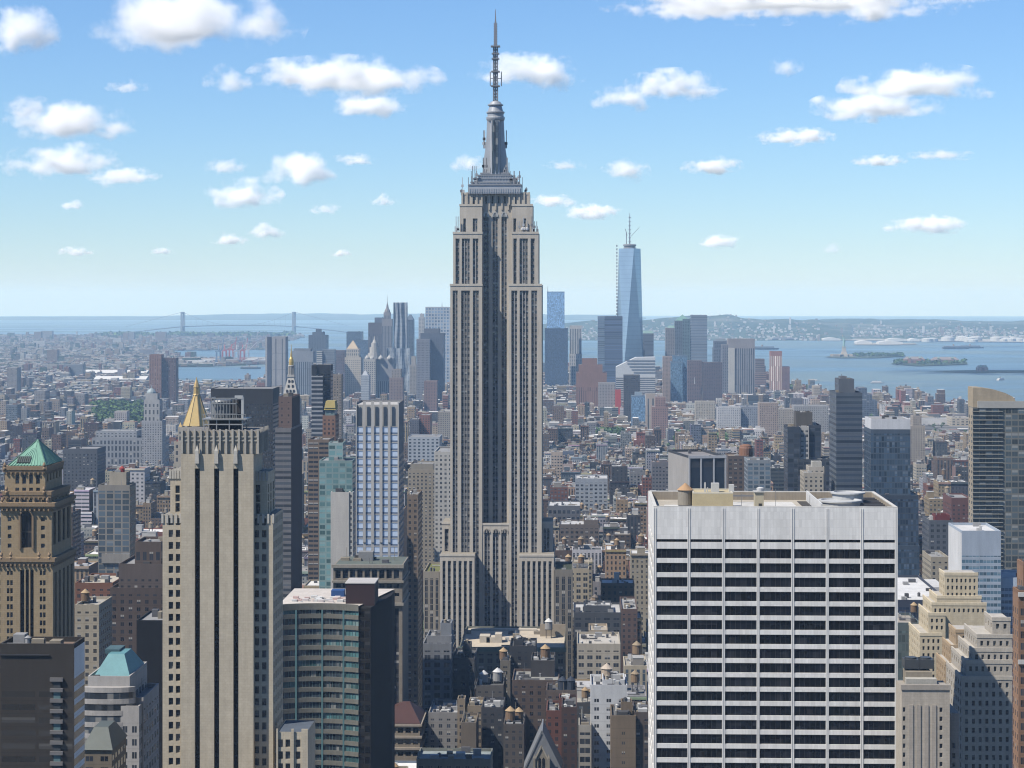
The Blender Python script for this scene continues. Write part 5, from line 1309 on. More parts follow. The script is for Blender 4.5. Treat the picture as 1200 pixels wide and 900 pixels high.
def slanted():
    def f(rt):
        Y = 5100; b = MB((.56, .58, .60))
        x0, x1, x2 = X(722, Y), X(745, Y), X(768, Y); z = lambda p: Z(p, 745, Y)
        b.face([(x0, Y, z(430)), (x1, Y, z(419)), (x2, Y, z(418.5)), (x2, Y, z(442)), (x0, Y, z(442))], 0, None, True); b.face([(x0, Y, z(430)), (x1, Y, z(419)), (x1, Y + 50, z(419)), (x0, Y + 50, z(430))], 0, None, True); b.face([(x1, Y, z(419)), (x2, Y, z(418.5)), (x2, Y + 50, z(418.5)), (x1, Y + 50, z(419))], 0, None, True)
        b.face([(x0, Y, z(442)), (x0, Y, z(430)), (x0, Y + 50, z(430)), (x0, Y + 50, z(442))], 0, None, True)
        b.col = (.2, .22, .25)
        for k in range(5): b.pbox(x0 + 22 + k * 5, x2 - 1, Y - .8, Y - .01, z(423.5 + 3.4 * k), z(422 + 3.4 * k))
        b.build('slanted_top', [TRIM], rt)
    dt('white block with slanting stepped roof before tallest downtown tower', [(722, 768, 442, 5095, 56, (.5, .5, .5), win(60, 1, 5, .5, .3))], WHITE, ybot=455, name='office_block', extras=[f])
def municipal():
    def top(rt):
        Y = 5220; x = X(438, Y); m = MB((.46, .44, .41))
        for r, a, b in ((16, 421, 414), (12, 414, 407), (8, 407, 402)): m.lathe(x, Y + 18, [(r, Z(a, 438, Y)), (r, Z(b, 438, Y))], 12)
        m.lathe(x, Y + 20, [(6, Z(402, 438, Y)), (2, Z(398, 438, Y)), (.8, Z(394, 438, Y))], 10); m.build('cupola', [STONE], rt)
        for p in (430, 446, 436, 456):
            m = MB((.46, .45, .43)); x = X(p, Y); m.lathe(x, Y + 6, [(6, Z(421, 438, Y)), (6, Z(419, 438, Y)), (3, Z(417.5, 438, Y)), (.5, Z(415.5, 438, Y))], 10); m.build('turret', [STONE], rt)
    dt('wide pale civic block with columned top and tiered cupola', [(426, 440, 421, 5200, 40, (.44, .42, .39), win(5, .45, 5, .5, 1.2)), (440.1, 461, 420, 5230, 40, (.28, .28, .30), win(5, .5, 40, 1, 1.4))], PALE, ybot=450, extras=[top], names=['wall', 'right_wall'], name='civic_building')
def pine():
    def top(rt):
        Y = 6210; m = MB((.25, .235, .24)); x = X(453.5, Y); z = lambda p: Z(p, 453, Y)
        m.lathe(x, Y + 12, [(9, z(367)), (8, z(364)), (4.5, z(361.5)), (3, z(358.5)), (.6, z(354)), (.2, z(346))], 8); m.build('spire', [STONE], rt)
    dt('pointed stone spire tower left of the rippled metal tower', [(447.5, 459.5, 374, 6200, 30, (.26, .245, .25), win(4, .45, 40, 1, .5)), (449.5, 457.5, 366.5, 6204, 22, (.27, .25, .255), win(4, .4, 40, 1, .2))], GREY, ybot=410, extras=[top], names=['wall', 'upper_wall'])
def ripple():
    Y = 5550; rt = thing('skyscraper', 'rippled silver apartment tower, tallest left of deco tower', 'building', (X(468, Y), Y + 20, -drop(0, Y))); rr = random.Random(9)
    for nm, pl, pr, pt, zb, Yo in (('wall', 461, 476.5, 354.5, 0, Y), ('lower_wall', 453, 480, 408, 0, Y - 4)):
        x0, x1 = X(pl, Yo), X(pr, Yo); zt = Z(pt, 468, Yo); n = 12; rows = 26; D = 34
        m = MB((.30, .335, .38), win(3.4, .55, 3.4, .5, .2), (.06, .085, .12, .3))
        def pt_(i, j): f = i / n; z = zb + (zt - zb) * j / rows; return (x0 + (x1 - x0) * f, Yo + 2.6 * math.sin(f * 17 + .6 * math.sin(j * .45 + f * 5)) + 1.5 * math.sin(j * .3 + f * 9), z)
        for j in range(rows):
            for i in range(n):
                v0, v1 = (zb + (zt - zb) * j / rows - zt) / 3.4, (zb + (zt - zb) * (j + 1) / rows - zt) / 3.4
                m.face([pt_(i, j), pt_(i + 1, j), pt_(i + 1, j + 1), pt_(i, j + 1)], 0, [(i, v0), (i + 1, v0), (i + 1, v1), (i, v1)])
        m.box(x0, x1, Yo + 5, Yo + D, zb, zt, 0)
        for x in (x0, x1): m.wall((x, Yo), (x, Yo + 5), zb, zt)
        m.build(nm, [FAC], rt); claim(x0, x1, Yo, Yo + D, zt, 450)

# ---- left side
T('office_tower', 'near black office block at lower left with pale banded end', 'building', [(0, 87, 760, 520, 11, (0.05, 0.043, 0.037), win(9, .9, 3.2, .42, 3.0), (0.03, 0.028, 0.026, .1))], BLACK, roofcol=(.2, .17, .14), side=((0.85, 0.85, 0.85), win(14, 1.0, 3.3, .55, 2.0), (0.05, 0.05, 0.06, .1)), cl=6,
  extras=[pent(58, 87, 757, 523, 6, (.22, .15, .11), 762), lambda rt: balcony_column(rt)])
T('office_block', 'pale grey stone block with teal copper truncated roof and curved window bay', 'building', [(103, 152, 797, 640, 26, (.44, .42, .40), win(4.2, .45, 3.8, .5, .8)), (141, 163, 832, 638, 30, (.44, .42, .40), win(2.6, .5, 3.9, .5, 1.0)), (150, 168, 822, 642, 24, (.40, .38, .37), win(4, .5, 3.9, .5, .6))], (.44, .42, .40),
  extras=[pyr(108, 153, 796, 763, 641, 24, (0.12, 0.29, 0.31), COPPER, flat=.42), pent(123, 140, 761, 652, 8, (.07, .13, .15), 766, name='roof_cap'), lambda rt: bay_windows(rt)])
T('stone_block', 'small brown stone block with dark sloping roof in front of teal roofed block', 'building', [(96, 131, 880, 570, 18, (.2, .165, .12), win(3.4, .5, 3.6, .55, .4))], BROWN, extras=[pyr(95, 132, 879, 848, 569.5, 19, (.095, .11, .095), COPPER, flat=.45)], par=0)
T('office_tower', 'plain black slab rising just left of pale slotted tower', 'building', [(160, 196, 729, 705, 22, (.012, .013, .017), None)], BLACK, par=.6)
T('setback_block', 'dark brown brick setback block with columned top floor', 'building', [(129, 196, 692, 905, 40, (.10, .075, .065), SMALL), (139, 196, 664, 908, 34, (.12, .095, .085), win(3.2, .4, 3.6, .5, 1.5)), (158, 189, 638, 912, 20, (.12, .09, .075), win(2.6, .55, 8, .7, .4))], BROWN, ybot=790)
T('apartment_tower', 'beige narrow apartment block below brown setback block', 'building', [(88, 116, 712, 860, 24, (.42, .37, .29), SMALL)], BUFF, ybot=790, roofcol=(.4, .38, .34), extras=[tank(100, 872, 710, .9)])
T('office_block', 'orange brick block with pale flat roof behind beige apartment block', 'building', [(88, 132, 686, 960, 34, (.21, .10, .065), SMALL)], RED, ybot=760, roofcol=(.5, .46, .38), cl=8)
T('apartment_tower', 'slate glass tower with buff piers and red rooftop tank', 'building', [(115, 152, 571, 1150, 16, (.27, .25, .22), win(4.6, .82, 3.2, .8, .6), (.06, .08, .10, .3)), (128, 148, 556, 1156, 10, (.42, .37, .29), None)], BUFF, ybot=665, side=((.38, .34, .27), SMALL), extras=[tank(143, 1160, 556, .8, wood=(.35, .04, .03), cone=(.35, .05, .04), leg=.3), pent(119, 152, 649, 1149, 2, (.3, .28, .25), 660)])
T('hotel_block', 'broad pale office building with rows of columns, left of gold pyramid', 'building', [(108, 190, 514, 2900, 50, (.30, .31, .33), win(5, .5, 9, .72, .3)), (112, 160, 506, 2906, 40, (.33, .34, .36), win(5, .45, 4, .5, .5))], GREY, ybot=545)
T('clock_tower', 'pale stepped tower with columned lantern behind broad pale block', 'building', [(166, 190, 494, 2880, 26, (.36, .36, .37), SMALL), (168.5, 187, 470, 2884, 20, (.40, .40, .40), win(5, .4, 10, .6, .4)), (170.5, 184.5, 462, 2886, 15, (.42, .42, .42), None)], GREY, ybot=545, names=['wall', 'upper_wall', 'lantern_wall'],
  extras=[lambda rt: dome_part(rt, 177.5, 2893, 462, 455, 7, (.3, .36, .38))])
T('office_block', 'dark grey brick block left of broad pale columned building', 'building', [(74, 114, 527, 2250, 40, (.10, .105, .12), win(4, .4, 3.6, .5, .8))], DGREY, ybot=570)
T('apartment_tower', 'tall red brown slab near the river with one side coloured as sunlit', 'building', [(175, 189, 416, 5050, 32, (.26, .15, .115), win(6, .4, 3, .5, .5)), (189.2, 206, 420, 5060, 34, (.12, .075, .07), win(6, .4, 3, .5, .5))], RED, ybot=455, names=['wall', 'wing_wall'])  # sunlight and shade are put into the two wall colours
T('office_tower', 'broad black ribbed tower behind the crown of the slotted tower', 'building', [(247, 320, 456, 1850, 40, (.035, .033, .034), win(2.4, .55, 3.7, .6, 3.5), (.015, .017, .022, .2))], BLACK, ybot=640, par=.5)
# gold pyramid tower
gold_tower()
# campanile with gilded lantern
campanile()
T('apartment_tower', 'brown slab tower, left half banded with windows, right flank blank', 'building', [(322.5, 341.2, 504, 1250, 49, (.19, .185, .19), win(30, 1.0, 3.3, .5, .4), (.05, .055, .065, .3)), (326.5, 342, 467, 1256, 36, (.17, .12, .105), win(4, .22, 4, .3, .5))], BROWN, ybot=675, side=((.058, .036, .04), None), names=['wall', 'top_wall'])  # shade of the right flank is put into its darker brown
T('apartment_tower', 'slim black tower with pale floor bands, right of campanile', 'building', [(365, 378.2, 441, 2150, 20, (.34, .35, .37), win(16, 1.0, 4.4, .6, .2), (.025, .03, .04, .1)), (371, 387.5, 428, 2158, 20, (.022, .024, .03), win(4, .8, 4, .7, 1.5), (.012, .014, .02, .1)), (365, 371, 428.5, 2156, 16, (.02, .022, .027), None)], BLACK, ybot=516, par=.4, side=((.022, .024, .03), win(4, .8, 4, .7, 1.5)), names=['wall', 'dark_wall', 'top_wall'])
T('office_tower', 'dark grey slab with brown sunlit edge below slim black tower', 'building', [(388, 400, 440, 2600, 20, (.26, .22, .18), SMALL)], TAN, ybot=470)
T('apartment_tower', 'brown brick apartment slab with banded balconies right of brown slab', 'building', [(361, 386, 517, 1420, 30, (.20, .15, .115), win(7, .9, 3.1, .5, .3))], TAN, ybot=650)
T('apartment_tower', 'slender red brown tower with yellow lantern box on top', 'building', [(378, 393, 489, 1480, 22, (.24, .14, .10), SMALL), (381, 392, 480, 1482, 16, (.18, .24, .24), win(4, .5, 4, .6, .2), (.06, .1, .11, .2))], RED, ybot=520, extras=[pyr(379.5, 393.5, 480, 478.2, 1481, 18, (.55, .42, .1), TRIM, flat=.9), lambda rt: lantern(rt)], names=['wall', 'lantern_wall'])
T('apartment_tower', 'teal glass apartment tower with blank white lower wing', 'building', [(374, 413, 541, 1160, 26, (.23, .33, .33), win(3.4, .78, 3.1, .68, .3), GTEAL), (385, 402, 520, 1167, 14, (.30, .40, .40), win(4, .8, 3.4, .7, .3), GTEAL), (387.5, 409, 578, 1154, 30, (.55, .53, .50), None), (409.1, 413.5, 578, 1154.5, 30, (.5, .5, .48), win(3, .45, 3.1, .5, .3))], GREY, ybot=690, names=['wall', 'upper_wall', 'blank_wing', 'window_column'], par=.6)
BLUEGL = attr_material('blue_glazing', .12, .6, var=.3, scale=.4)
striped_tower()
T('apartment_tower', 'bright white banded office slab just left of deco tower', 'building', [(509, 530, 531, 1720, 60, (.50, .48, .44), win(4, .45, 3.7, .5, .5))], WHITE, ybot=600, rot=0)
T('office_block', 'tan corner block with cornice left of white banded slab', 'building', [(478, 511, 552, 1800, 50, (.32, .28, .22), SMALL), (481, 508, 545, 1806, 30, (.3, .27, .22), None)], TAN, ybot=600)
T('loft_building', 'tall narrow brown loft right of striped blue tower', 'building', [(477, 490, 582, 1180, 30, (.22, .17, .13), SMALL)], BROWN, ybot=700)
T('office_block', 'stone block with green planted roof at left foot of deco tower', 'building', [(496.5, 515.2, 672, 1275, 46, (.32, .285, .235), win(3.6, .5, 3.7, .9, .8))], LIME, ybot=735, roofcol=(.16, .17, .06))
T('office_block', 'dark stone block hugging right foot of deco tower', 'building', [(649.5, 671, 670, 1258, 40, (.22, .20, .17), win(3.6, .5, 3.7, .9, .8))], LIME, ybot=800, roofcol=(.05, .06, .035))
T('loft_building', 'slate blue deco loft with stepped top in front of deco tower', 'building', [(495.5, 529, 757, 1010, 26, (.22, .23, .25), win(4.6, .6, 3.6, .62, .6)), (500, 529, 748, 1014, 18, (.25, .26, .28), win(4, .5, 3.6, .5, .6)), (516, 529, 733, 1018, 12, (.25, .27, .30), None)], SLATE, ybot=825, cl=5)
store_block()
dark_loft(529.5, 556, 774, 1020, 30, (.085, .085, .09), 'sooty dark loft with boxed tank house right of slate blue loft', 830, top=(542, 552, 757, 1024, 8))
dark_loft(597, 628, 760, 1060, 26, (.04, .042, .048), 'black loft with gabled tank house in front of broad store roof', 830, top=(602, 613, 752, 1064, 8), tanks=((590, 1050, 778, 1.05, {}),))
dark_loft(586, 598, 777, 1045, 20, (.2, .18, .15), 'narrow loft with golden cone tank left of the black loft', 830, tanks=())
dark_loft(622, 650, 777, 1000, 24, (.06, .056, .056), 'dark windowless block crowned by tan water tank', 800, tanks=((639, 1010, 777, 1.15, {}),), w=None)
dark_loft(600, 655, 800, 985, 30, (.11, .08, .065), 'brown loft with row of small windows beneath tank block', 845, tanks=((585, 992, 803, 1.0, dict(cone=(.55, .55, .54))),), cl=12, roofcol=(.3, .3, .28))
dark_loft(558, 590, 806, 975, 34, (.12, .11, .10), 'grimy loft with two white capped tanks', 860, tanks=((567, 985, 805, 1.0, dict(cone=(.55, .55, .55), wood=(.3, .3, .3))), (583, 987, 804, 1.1, dict(cone=(.6, .6, .6), wood=(.32, .32, .32)))), cl=8)
dark_loft(564, 590, 832, 930, 24, (.055, .055, .062), 'blue black loft below the white capped tanks', 875, roofcol=(.15, .16, .17))
dark_loft(548, 566, 830, 935, 20, (.26, .21, .15), 'tan topped tower house with tall chimney box', 860, top=(536, 545, 822, 938, 8), roofcol=(.34, .29, .2))
dark_loft(540, 558, 850, 905, 22, (.16, .13, .10), 'brown blank walled block with flat brown roof at bottom centre', 885, w=None, roofcol=(.2, .17, .12))
dark_loft(488, 575, 893, 820, 20, (.18, .19, .17), 'low block with pale green copper edge at bottom edge', 900, roofcol=(.28, .32, .32), cl=10)
dark_loft(640, 673, 836, 935, 24, (.15, .065, .05), 'red brick loft with square stair tower', 880, top=(655, 668, 821, 938, 10))
dark_loft(658, 676, 832, 915, 30, (.07, .042, .036), 'dark red brick wall block right of red brick loft', 900)
dark_loft(692, 735, 806, 905, 26, (.60, .61, .62), 'white painted loft with narrow window columns', 900, top=(706, 732, 800, 908, 16), w=win(5, .38, 3.6, .4, 1.2), roofcol=(.5, .5, .5), tanks=((711, 925, 801, 1.3, dict(leg=1.2, wood=(.42, .34, .26), cone=(.5, .42, .34))),))
dark_loft(678, 693, 853, 900, 24, (.36, .34, .30), 'cream loft with wide glazed bays beside white painted loft', 900, w=win(6, .8, 3.8, .6, .5))
dark_loft(716, 745, 842, 870, 24, (.19, .145, .10), 'brown brick windowless block near white slab', 900, w=win(12, .12, 4, .3, .8), top=(728, 741, 826, 876, 8))
dark_loft(743, 762, 838, 872, 24, (.10, .08, .07), 'dark brick loft squeezed beside the white slab', 900)
dark_loft(672, 728, 720, 1215, 40, (.075, .08, .09), 'slate loft with pale rooftop rooms and big upper windows', 770, top=(684, 716, 712, 1221, 20), w=win(5, .6, 4, .6, .5), roofcol=(.5, .5, .5), cl=10)
dark_loft(728, 747, 716, 1212, 50, (.13, .085, .07), 'brown brick loft right of the slate loft', 770, roofcol=(.35, .35, .35))
dark_loft(650, 690, 668, 1560, 40, (.42, .36, .26), 'yellow stone loft with square windows right of deco tower', 715, w=win(5, .6, 4.4, .6, .5), tanks=((666, 1570, 664, 1.2, {}), (681, 1575, 664, 1.2, {})), cl=8)
dark_loft(656, 702, 616, 1900, 40, (.16, .13, .11), 'brown loft with white painted flank', 640, top=(684, 701, 611, 1904, 30), w=win(4.5, .55, 4, .5, .6), roofcol=(.5, .5, .5))
dark_loft(642, 680, 594, 2050, 50, (.13, .13, .14), 'grey loft with arcaded top floor right of the deco shaft', 612, w=win(4.6, .6, 8, .62, .4), roofcol=(.55, .55, .55))
dark_loft(674, 712, 562, 2300, 50, (.34, .37, .41), 'pale blue grey loft with regular rows of windows', 600, roofcol=(.5, .5, .5), w=win(5, .55, 4.2, .5, .7))
dark_loft(676, 727, 757, 1120, 40, (.42, .38, .31), 'cream low loft with broad windows before the slate loft', 790, w=win(4.5, .6, 4, .5, .6), roofcol=(.5, .47, .42), cl=16)
dark_loft(690, 712, 741, 1165, 24, (.40, .33, .24), 'tan flat box house behind the cream low loft', 757, w=None, roofcol=(.45, .4, .33), cl=6)
dark_loft(640, 676, 812, 960, 20, (.13, .10, .085), 'dark loft with paired blue black tanks left of white painted loft', 836, tanks=((659, 968, 811, 1.1, dict(wood=(.03, .04, .06), cone=(.03, .04, .06), leg=1)), (669, 968, 811, 1.1, dict(wood=(.03, .04, .06), cone=(.03, .04, .06), leg=1))), cl=10)
dark_loft(502, 540, 838, 950, 30, (.26, .25, .24), 'grey low loft with cluttered pale roof left of the tan tower house', 893, roofcol=(.42, .42, .42), cl=24)
dark_loft(590, 614, 852, 900, 26, (.10, .085, .075), 'dark brown loft with two golden tanks left of the church', 900, tanks=((598, 908, 851, 1.1, {}), (608, 914, 850, 1.0, {})), cl=12)
# church at the bottom edge
church()
# ---- right side
T('office_block', 'black glass block with white end wall and white piers behind white slab', 'building', [(797, 840.5, 537, 1400, 60, (.05, .055, .065), win(7.2, .84, 30, 1.0, .2), (.022, .03, .045, .1))], BLACK, ybot=578, roofcol=(.25, .24, .24), side=((.36, .345, .33), None), rot=11, par=1.6, extras=[lambda rt: white_piers(rt)])
T('office_tower', 'brown brick tower with large round water tank house', 'building', [(853, 877, 536, 1600, 30, (.13, .10, .085), win(3.4, .5, 3.4, .5, .4))], BROWN, ybot=578, roofcol=(.3, .25, .2), extras=[lambda rt: round_house(rt)])
T('apartment_tower', 'blue grey glass apartment block right of round tank house', 'building', [(876, 903, 541, 1500, 30, (.24, .27, .30), win(4, .75, 3.2, .65, .4), (.07, .10, .13, .3))], SLATE, ybot=578)
T('office_tower', 'navy glass tower with white ladder like pier', 'building', [(923, 937.5, 502, 1600, 30, (.05, .06, .08), win(4, .88, 3.7, .72, .3), (.028, .036, .05, .1)), (937.6, 948, 502, 1603, 30, (.45, .44, .42), win(3.3, .55, 3.7, .55, .4)), (948.1, 962, 500, 1606, 30, (.05, .06, .08), win(4, .88, 3.7, .72, .3), (.028, .036, .05, .1)), (933, 952, 485, 1612, 20, (.11, .10, .09), None), (935, 974, 540, 1598, 28, (.06, .07, .085), win(4, .8, 3.7, .7, .3), (.03, .036, .05, .1))], NAVY, ybot=578, names=['wall', 'ladder_wall', 'right_wall', 'top_wall', 'low_wing'])
T('apartment_tower', 'cream brick block with stepped top in front of the navy tower', 'building', [(942, 965, 556, 1500, 26, (.45, .41, .34), SMALL), (948, 966, 549, 1504, 20, (.46, .42, .36), SMALL), (952, 963, 543, 1508, 10, (.5, .48, .43), None)], PALE, ybot=578)
T('office_tower', 'tall navy glass tower with stepped peak right of centre', 'building', [(980, 1010.5, 462, 1500, 41, (.09, .11, .14), win(34, 1.0, 3.9, .5, .3), (.03, .04, .058, .1)), (983, 1001, 446, 1508, 24, (.12, .135, .16), None), (985, 992, 443, 1512, 12, (.16, .17, .19), None)], NAVY, ybot=578, side=((.12, .14, .165), win(3.4, .7, 3.9, .5, .4), (.03, .04, .06, .1)), names=['wall', 'peak_wall', 'peak_top'], extras=[spike(986, 443, 438, 1515, .4)])
T('hotel_tower', 'blue grey glass tower with broad white cap', 'building', [(1020.6, 1067, 504, 1399, 33, (.07, .095, .13), CURT, (.03, .05, .078, .15)), (1021, 1066.8, 492, 1399.6, 31, (.62, .63, .66), None), (1018, 1076.5, 581, 1394, 34, (.045, .06, .085), CURT, (.025, .04, .065, .1)), (1050, 1077.5, 640, 1390, 40, (.05, .07, .10), CURT, (.03, .05, .08, .1))], SLATE, ybot=690, names=['wall', 'white_cap', 'podium_wall', 'lower_podium'], par=.5)
curved_top_tower()
T('office_tower', 'white capped blue glass office slab with bright white flank', 'building', [(1127, 1173, 625, 1000, 36, (.40, .46, .54), win(1.6, .9, 2.9, .52, 3.6), (.06, .11, .15, .3)), (1173.2, 1215, 680, 1004, 30, (.45, .51, .59), win(1.6, .9, 2.9, .52, 1.0), (.06, .1, .15, .2))], WHITE, ybot=790, roofcol=(.62, .62, .62), side=((.66, .66, .66), win(20, .3, 3.6, .3, 7)), names=['wall', 'low_wing'])
stone_ziggurat('yellow stone setback block crowned by a blank square tower', 900, [(1078, 1104, 744, 0, 30), (1088, 1108, 720, 4, 26), (1092, 1156, 708, 7, 24), (1098, 1150, 700, 9, 20), (1107, 1146, 673, 12, 14)], (.62, .53, .375), 8.3, 5.2)
stone_ziggurat('narrow tan brick setback block between yellow and shadowed ones', 850, [(1108, 1150, 778, 0, 22), (1114, 1150, 758, 2, 20), (1120, 1148, 740, 4, 16)], (.43, .32, .20), 8.6, 4.4, most=60)
stone_ziggurat('grey brick setback block with diagonal shadow and white penthouse', 716, [(1127, 1186, 795, 0, 30), (1132, 1186, 776, 2, 28), (1139, 1186, 762, 4, 26), (1145, 1186, 746, 6, 24), (1163, 1184, 726, 10, 14)], (.47, .43, .37), 10.6, 7.2)
buff_block()
T('apartment_tower', 'orange brick tower sliver at the right edge', 'building', [(1193.5, 1220, 697, 600, 8, (.25, .145, .09), win(2.2, .4, 3.2, .6, 1.0)), (1198.5, 1220, 664, 603, 8, (.26, .155, .10), win(2.2, .4, 3.2, .6, 1.0))], RED, roofcol=(.6, .58, .55), side=((.30, .18, .115), win(3, .3, 3.2, .5, 1)), extras=[lambda rt: white_bands(rt)])
T('glass_hall', 'low block with bright white flat roof right of white slab', 'building', [(1049, 1112, 706, 1010, 90, (.05, .06, .09), CURT, (.03, .045, .08, .1))], WHITE, ybot=730, roofcol=(.66, .66, .66), cl=8, extras=[pent(1055, 1108, 688, 1070, 30, (.58, .58, .58), 700, name='roof_deck')])
T('office_block', 'teal grey glass block peeking out right of white slab', 'building', [(1048, 1079, 733, 930, 30, (.10, .13, .14), CURT, (.05, .075, .085, .2))], SLATE, ybot=800, cl=8, roofcol=(.35, .32, .28), extras=[tank(1071, 945, 722, .8)])
T('office_block', 'dark block with red roof sign band, left of white capped slab', 'building', [(1089, 1117, 612, 1280, 26, (.10, .11, .13), win(3.4, .5, 3.4, .5, .4)), (1096, 1113, 606, 1284, 12, (.15, .035, .035), None)], DGREY, ybot=655, names=['wall', 'red_band'])
T('loft_building', 'buff loft with stepped roof below dark red banded block', 'building', [(1091, 1112, 655, 1180, 30, (.36, .32, .25), SMALL)], BUFF, ybot=690, cl=6)
T('office_block', 'red brick block behind the curved crown tower', 'building', [(1115, 1138, 585, 1700, 40, (.15, .07, .06), win(4, .4, 3.4, .4, 1))], RED, ybot=610)
T('apartment_tower', 'pale brick apartment tower, stepped, far right behind shore lofts', 'building', [(1067, 1084, 500, 3000, 40, (.38, .33, .27), SMALL), (1070, 1080, 488, 3010, 24, (.36, .31, .26), SMALL)], BUFF, ybot=515)
T('warehouse', 'long cream warehouse near the river at far right', 'building', [(1115, 1136, 490, 4300, 60, (.5, .44, .34), win(8, .5, 5, .5, .5))], BUFF, ybot=505)
T('warehouse', 'broad white warehouse near the river at right', 'building', [(1080, 1114, 492, 4350, 60, (.62, .61, .6), win(10, .3, 6, .3, 1))], WHITE, ybot=505)
T('stepped_block', 'navy ziggurat office block on the Hudson shore', 'building', [(1000, 1028, 470, 4600, 90, (.11, .13, .17), win(6, .7, 4, .5, .3)), (1003, 1022, 463, 4610, 70, (.10, .12, .16), win(6, .7, 4, .5, .3)), (1006, 1016, 455, 4620, 50, (.10, .12, .16), win(6, .7, 4, .5, .3))], NAVY, ybot=490)
T('housing_slab', 'long pale apartment slab left of the navy stepped peak tower', 'building', [(912, 930, 480, 3900, 40, (.37, .33, .28), win(4, .4, 3.2, .4, .4)), (930.5, 971, 476, 3880, 40, (.33, .32, .31), win(4, .4, 3.2, .4, .4))], BUFF, ybot=505, names=['wall', 'wing_wall'])
T('housing_slab', 'white gabled apartment slab among the low roofs right of centre', 'building', [(841, 868, 478, 4100, 40, (.5, .5, .51), win(4, .4, 3.2, .4, .4)), (868.5, 893, 477, 4110, 40, (.25, .27, .31), win(4, .4, 3.2, .4, .4))], WHITE, ybot=500, names=['wall', 'wing_wall'])
T('apartment_tower', 'pinkish apartment block right of the white gabled slab', 'building', [(890, 912, 473, 3800, 40, (.36, .28, .23), SMALL)], BUFF, ybot=500)
T('apartment_tower', 'cream apartment slab left of white gabled slab', 'building', [(815, 838, 471, 4300, 30, (.46, .42, .35), SMALL), (840, 846, 468, 4310, 30, (.52, .5, .48), SMALL)], PALE, ybot=490, names=['wall', 'wing_wall'])
# ---- downtown
MIRROR = mirror()
freedom()
dt('light blue glass tower stacked on a darker one, left of tallest downtown tower', [(638.5, 665.5, 385, 5950, 50, (.05, .075, .11), CURT, (.03, .05, .09, 0)), (641, 661.5, 342, 5955, 40, (.20, .33, .50), CURT, (.16, .28, .46, 0))], NAVY, names=['wall', 'upper_wall'], extras=[spike(642, 342, 335, 5960, 1)])
dt('slim white ribbed tower between two dark glass towers', [(667.5, 681.5, 382, 6050, 40, (.50, .50, .50), win(5, .5, 40, 1.0, .2)), (667, 682, 415, 6045, 44, (.5, .5, .5), win(6, .5, 4, .5, .4))], WHITE)
dt('broad dark blue glass slab left of tallest downtown tower', [(708.5, 729.5, 371, 5700, 60, (.08, .10, .145), win(60, 1, 5, .6, .8), (.045, .065, .11, 0)), (700.5, 708.4, 371, 5702, 58, (.17, .21, .27), win(60, 1, 5, .6, .3), (.06, .09, .13, 0))], NAVY, names=['wall', 'end_wall'])
dt('dark slab with green stepped top right of tallest downtown tower', [(751.5, 766, 391, 6050, 50, (.11, .13, .165), win(60, 1, 4, .5, 1), (.04, .05, .07, .1)), (742, 755, 400, 5950, 40, (.13, .14, .16), win(4, .5, 4, .5, .6)), (744, 756, 410, 5900, 40, (.2, .2, .21), win(4, .5, 4, .5, .6))], SLATE, extras=[pyr(752, 766, 391, 387.5, 6050, 46, (.2, .33, .31), COPPER, flat=.8)])
dt('blue grey tower with green pyramid top beside tall banded slab', [(791, 809.5, 376, 6050, 50, (.12, .15, .19), win(5, .6, 4, .6, .5)), (780, 792, 384.5, 6080, 50, (.24, .23, .24), win(5, .5, 4, .5, .6)), (800, 810, 374, 6045, 30, (.14, .22, .25), win(5, .7, 4, .6, .3))], SLATE, names=['wall', 'left_wing', 'glass_wing'], extras=[pyr(791.5, 809, 376, 368.5, 6050, 46, (.16, .30, .27), COPPER), pyr(782, 792, 384.5, 381.5, 6080, 40, (.2, .33, .30), COPPER, flat=.5)])
dt('tall banded grey glass slab right of green pyramid top', [(810, 828.8, 369.5, 5950, 60, (.24, .27, .32), win(60, 1, 4.4, .5, .4), (.07, .10, .14, 0))], SLATE)
dt('pair of round shouldered towers, left low one with beige edge', [(777, 788, 418, 5200, 40, (.36, .28, .24), SMALL), (788.2, 805.5, 417, 5150, 34, (.10, .16, .23), CURT, (.07, .13, .2, .1)), (786, 800, 424, 5140, 34, (.13, .19, .26), CURT, (.07, .13, .2, .1))], SLATE, ybot=470, names=['beige_wing', 'wall', 'front_wall'])
dt('left one of two brown apartment slabs in front of the banded slab', [(806, 822.5, 423, 4900, 36, (.16, .12, .125), win(4, .5, 3.2, .4, .3))], BROWN, ybot=466, name='apartment_tower', extras=[spike(814, 450, 442, 4890, 1.2, (.5, .5, .5))])
dt('right one of two brown apartment slabs in front of the banded slab', [(824, 846.5, 425, 4880, 36, (.12, .095, .105), win(4, .5, 3.2, .4, .3))], BROWN, ybot=470, name='apartment_tower')
dt('stepped pale ribbed tower near the Hudson shore with left edge coloured as lit', [(853.5, 884.5, 397.5, 5600, 60, (.27, .25, .25), win(6, .5, 40, 1, .6)), (846.5, 854, 404, 5604, 58, (.18, .18, .20), win(6, .5, 4, .5, .6)), (853.5, 861, 408, 5598, 10, (.5, .48, .44), None)], BUFF, ybot=460, names=['wall', 'left_wing', 'painted_lit_edge'])  # pale strip puts sunlight on the left edge into colour
dt('dark tower with sloping shoulder left of the stepped ribbed tower', [(837, 853, 400, 5800, 50, (.13, .15, .19), win(5, .6, 4, .6, .5)), (836, 846, 408, 5790, 50, (.15, .17, .21), win(5, .6, 4, .6, .5))], SLATE, ybot=440, extras=[pyr(837, 853, 400, 397, 5800, 46, (.12, .15, .18), TRIM, flat=.6)])
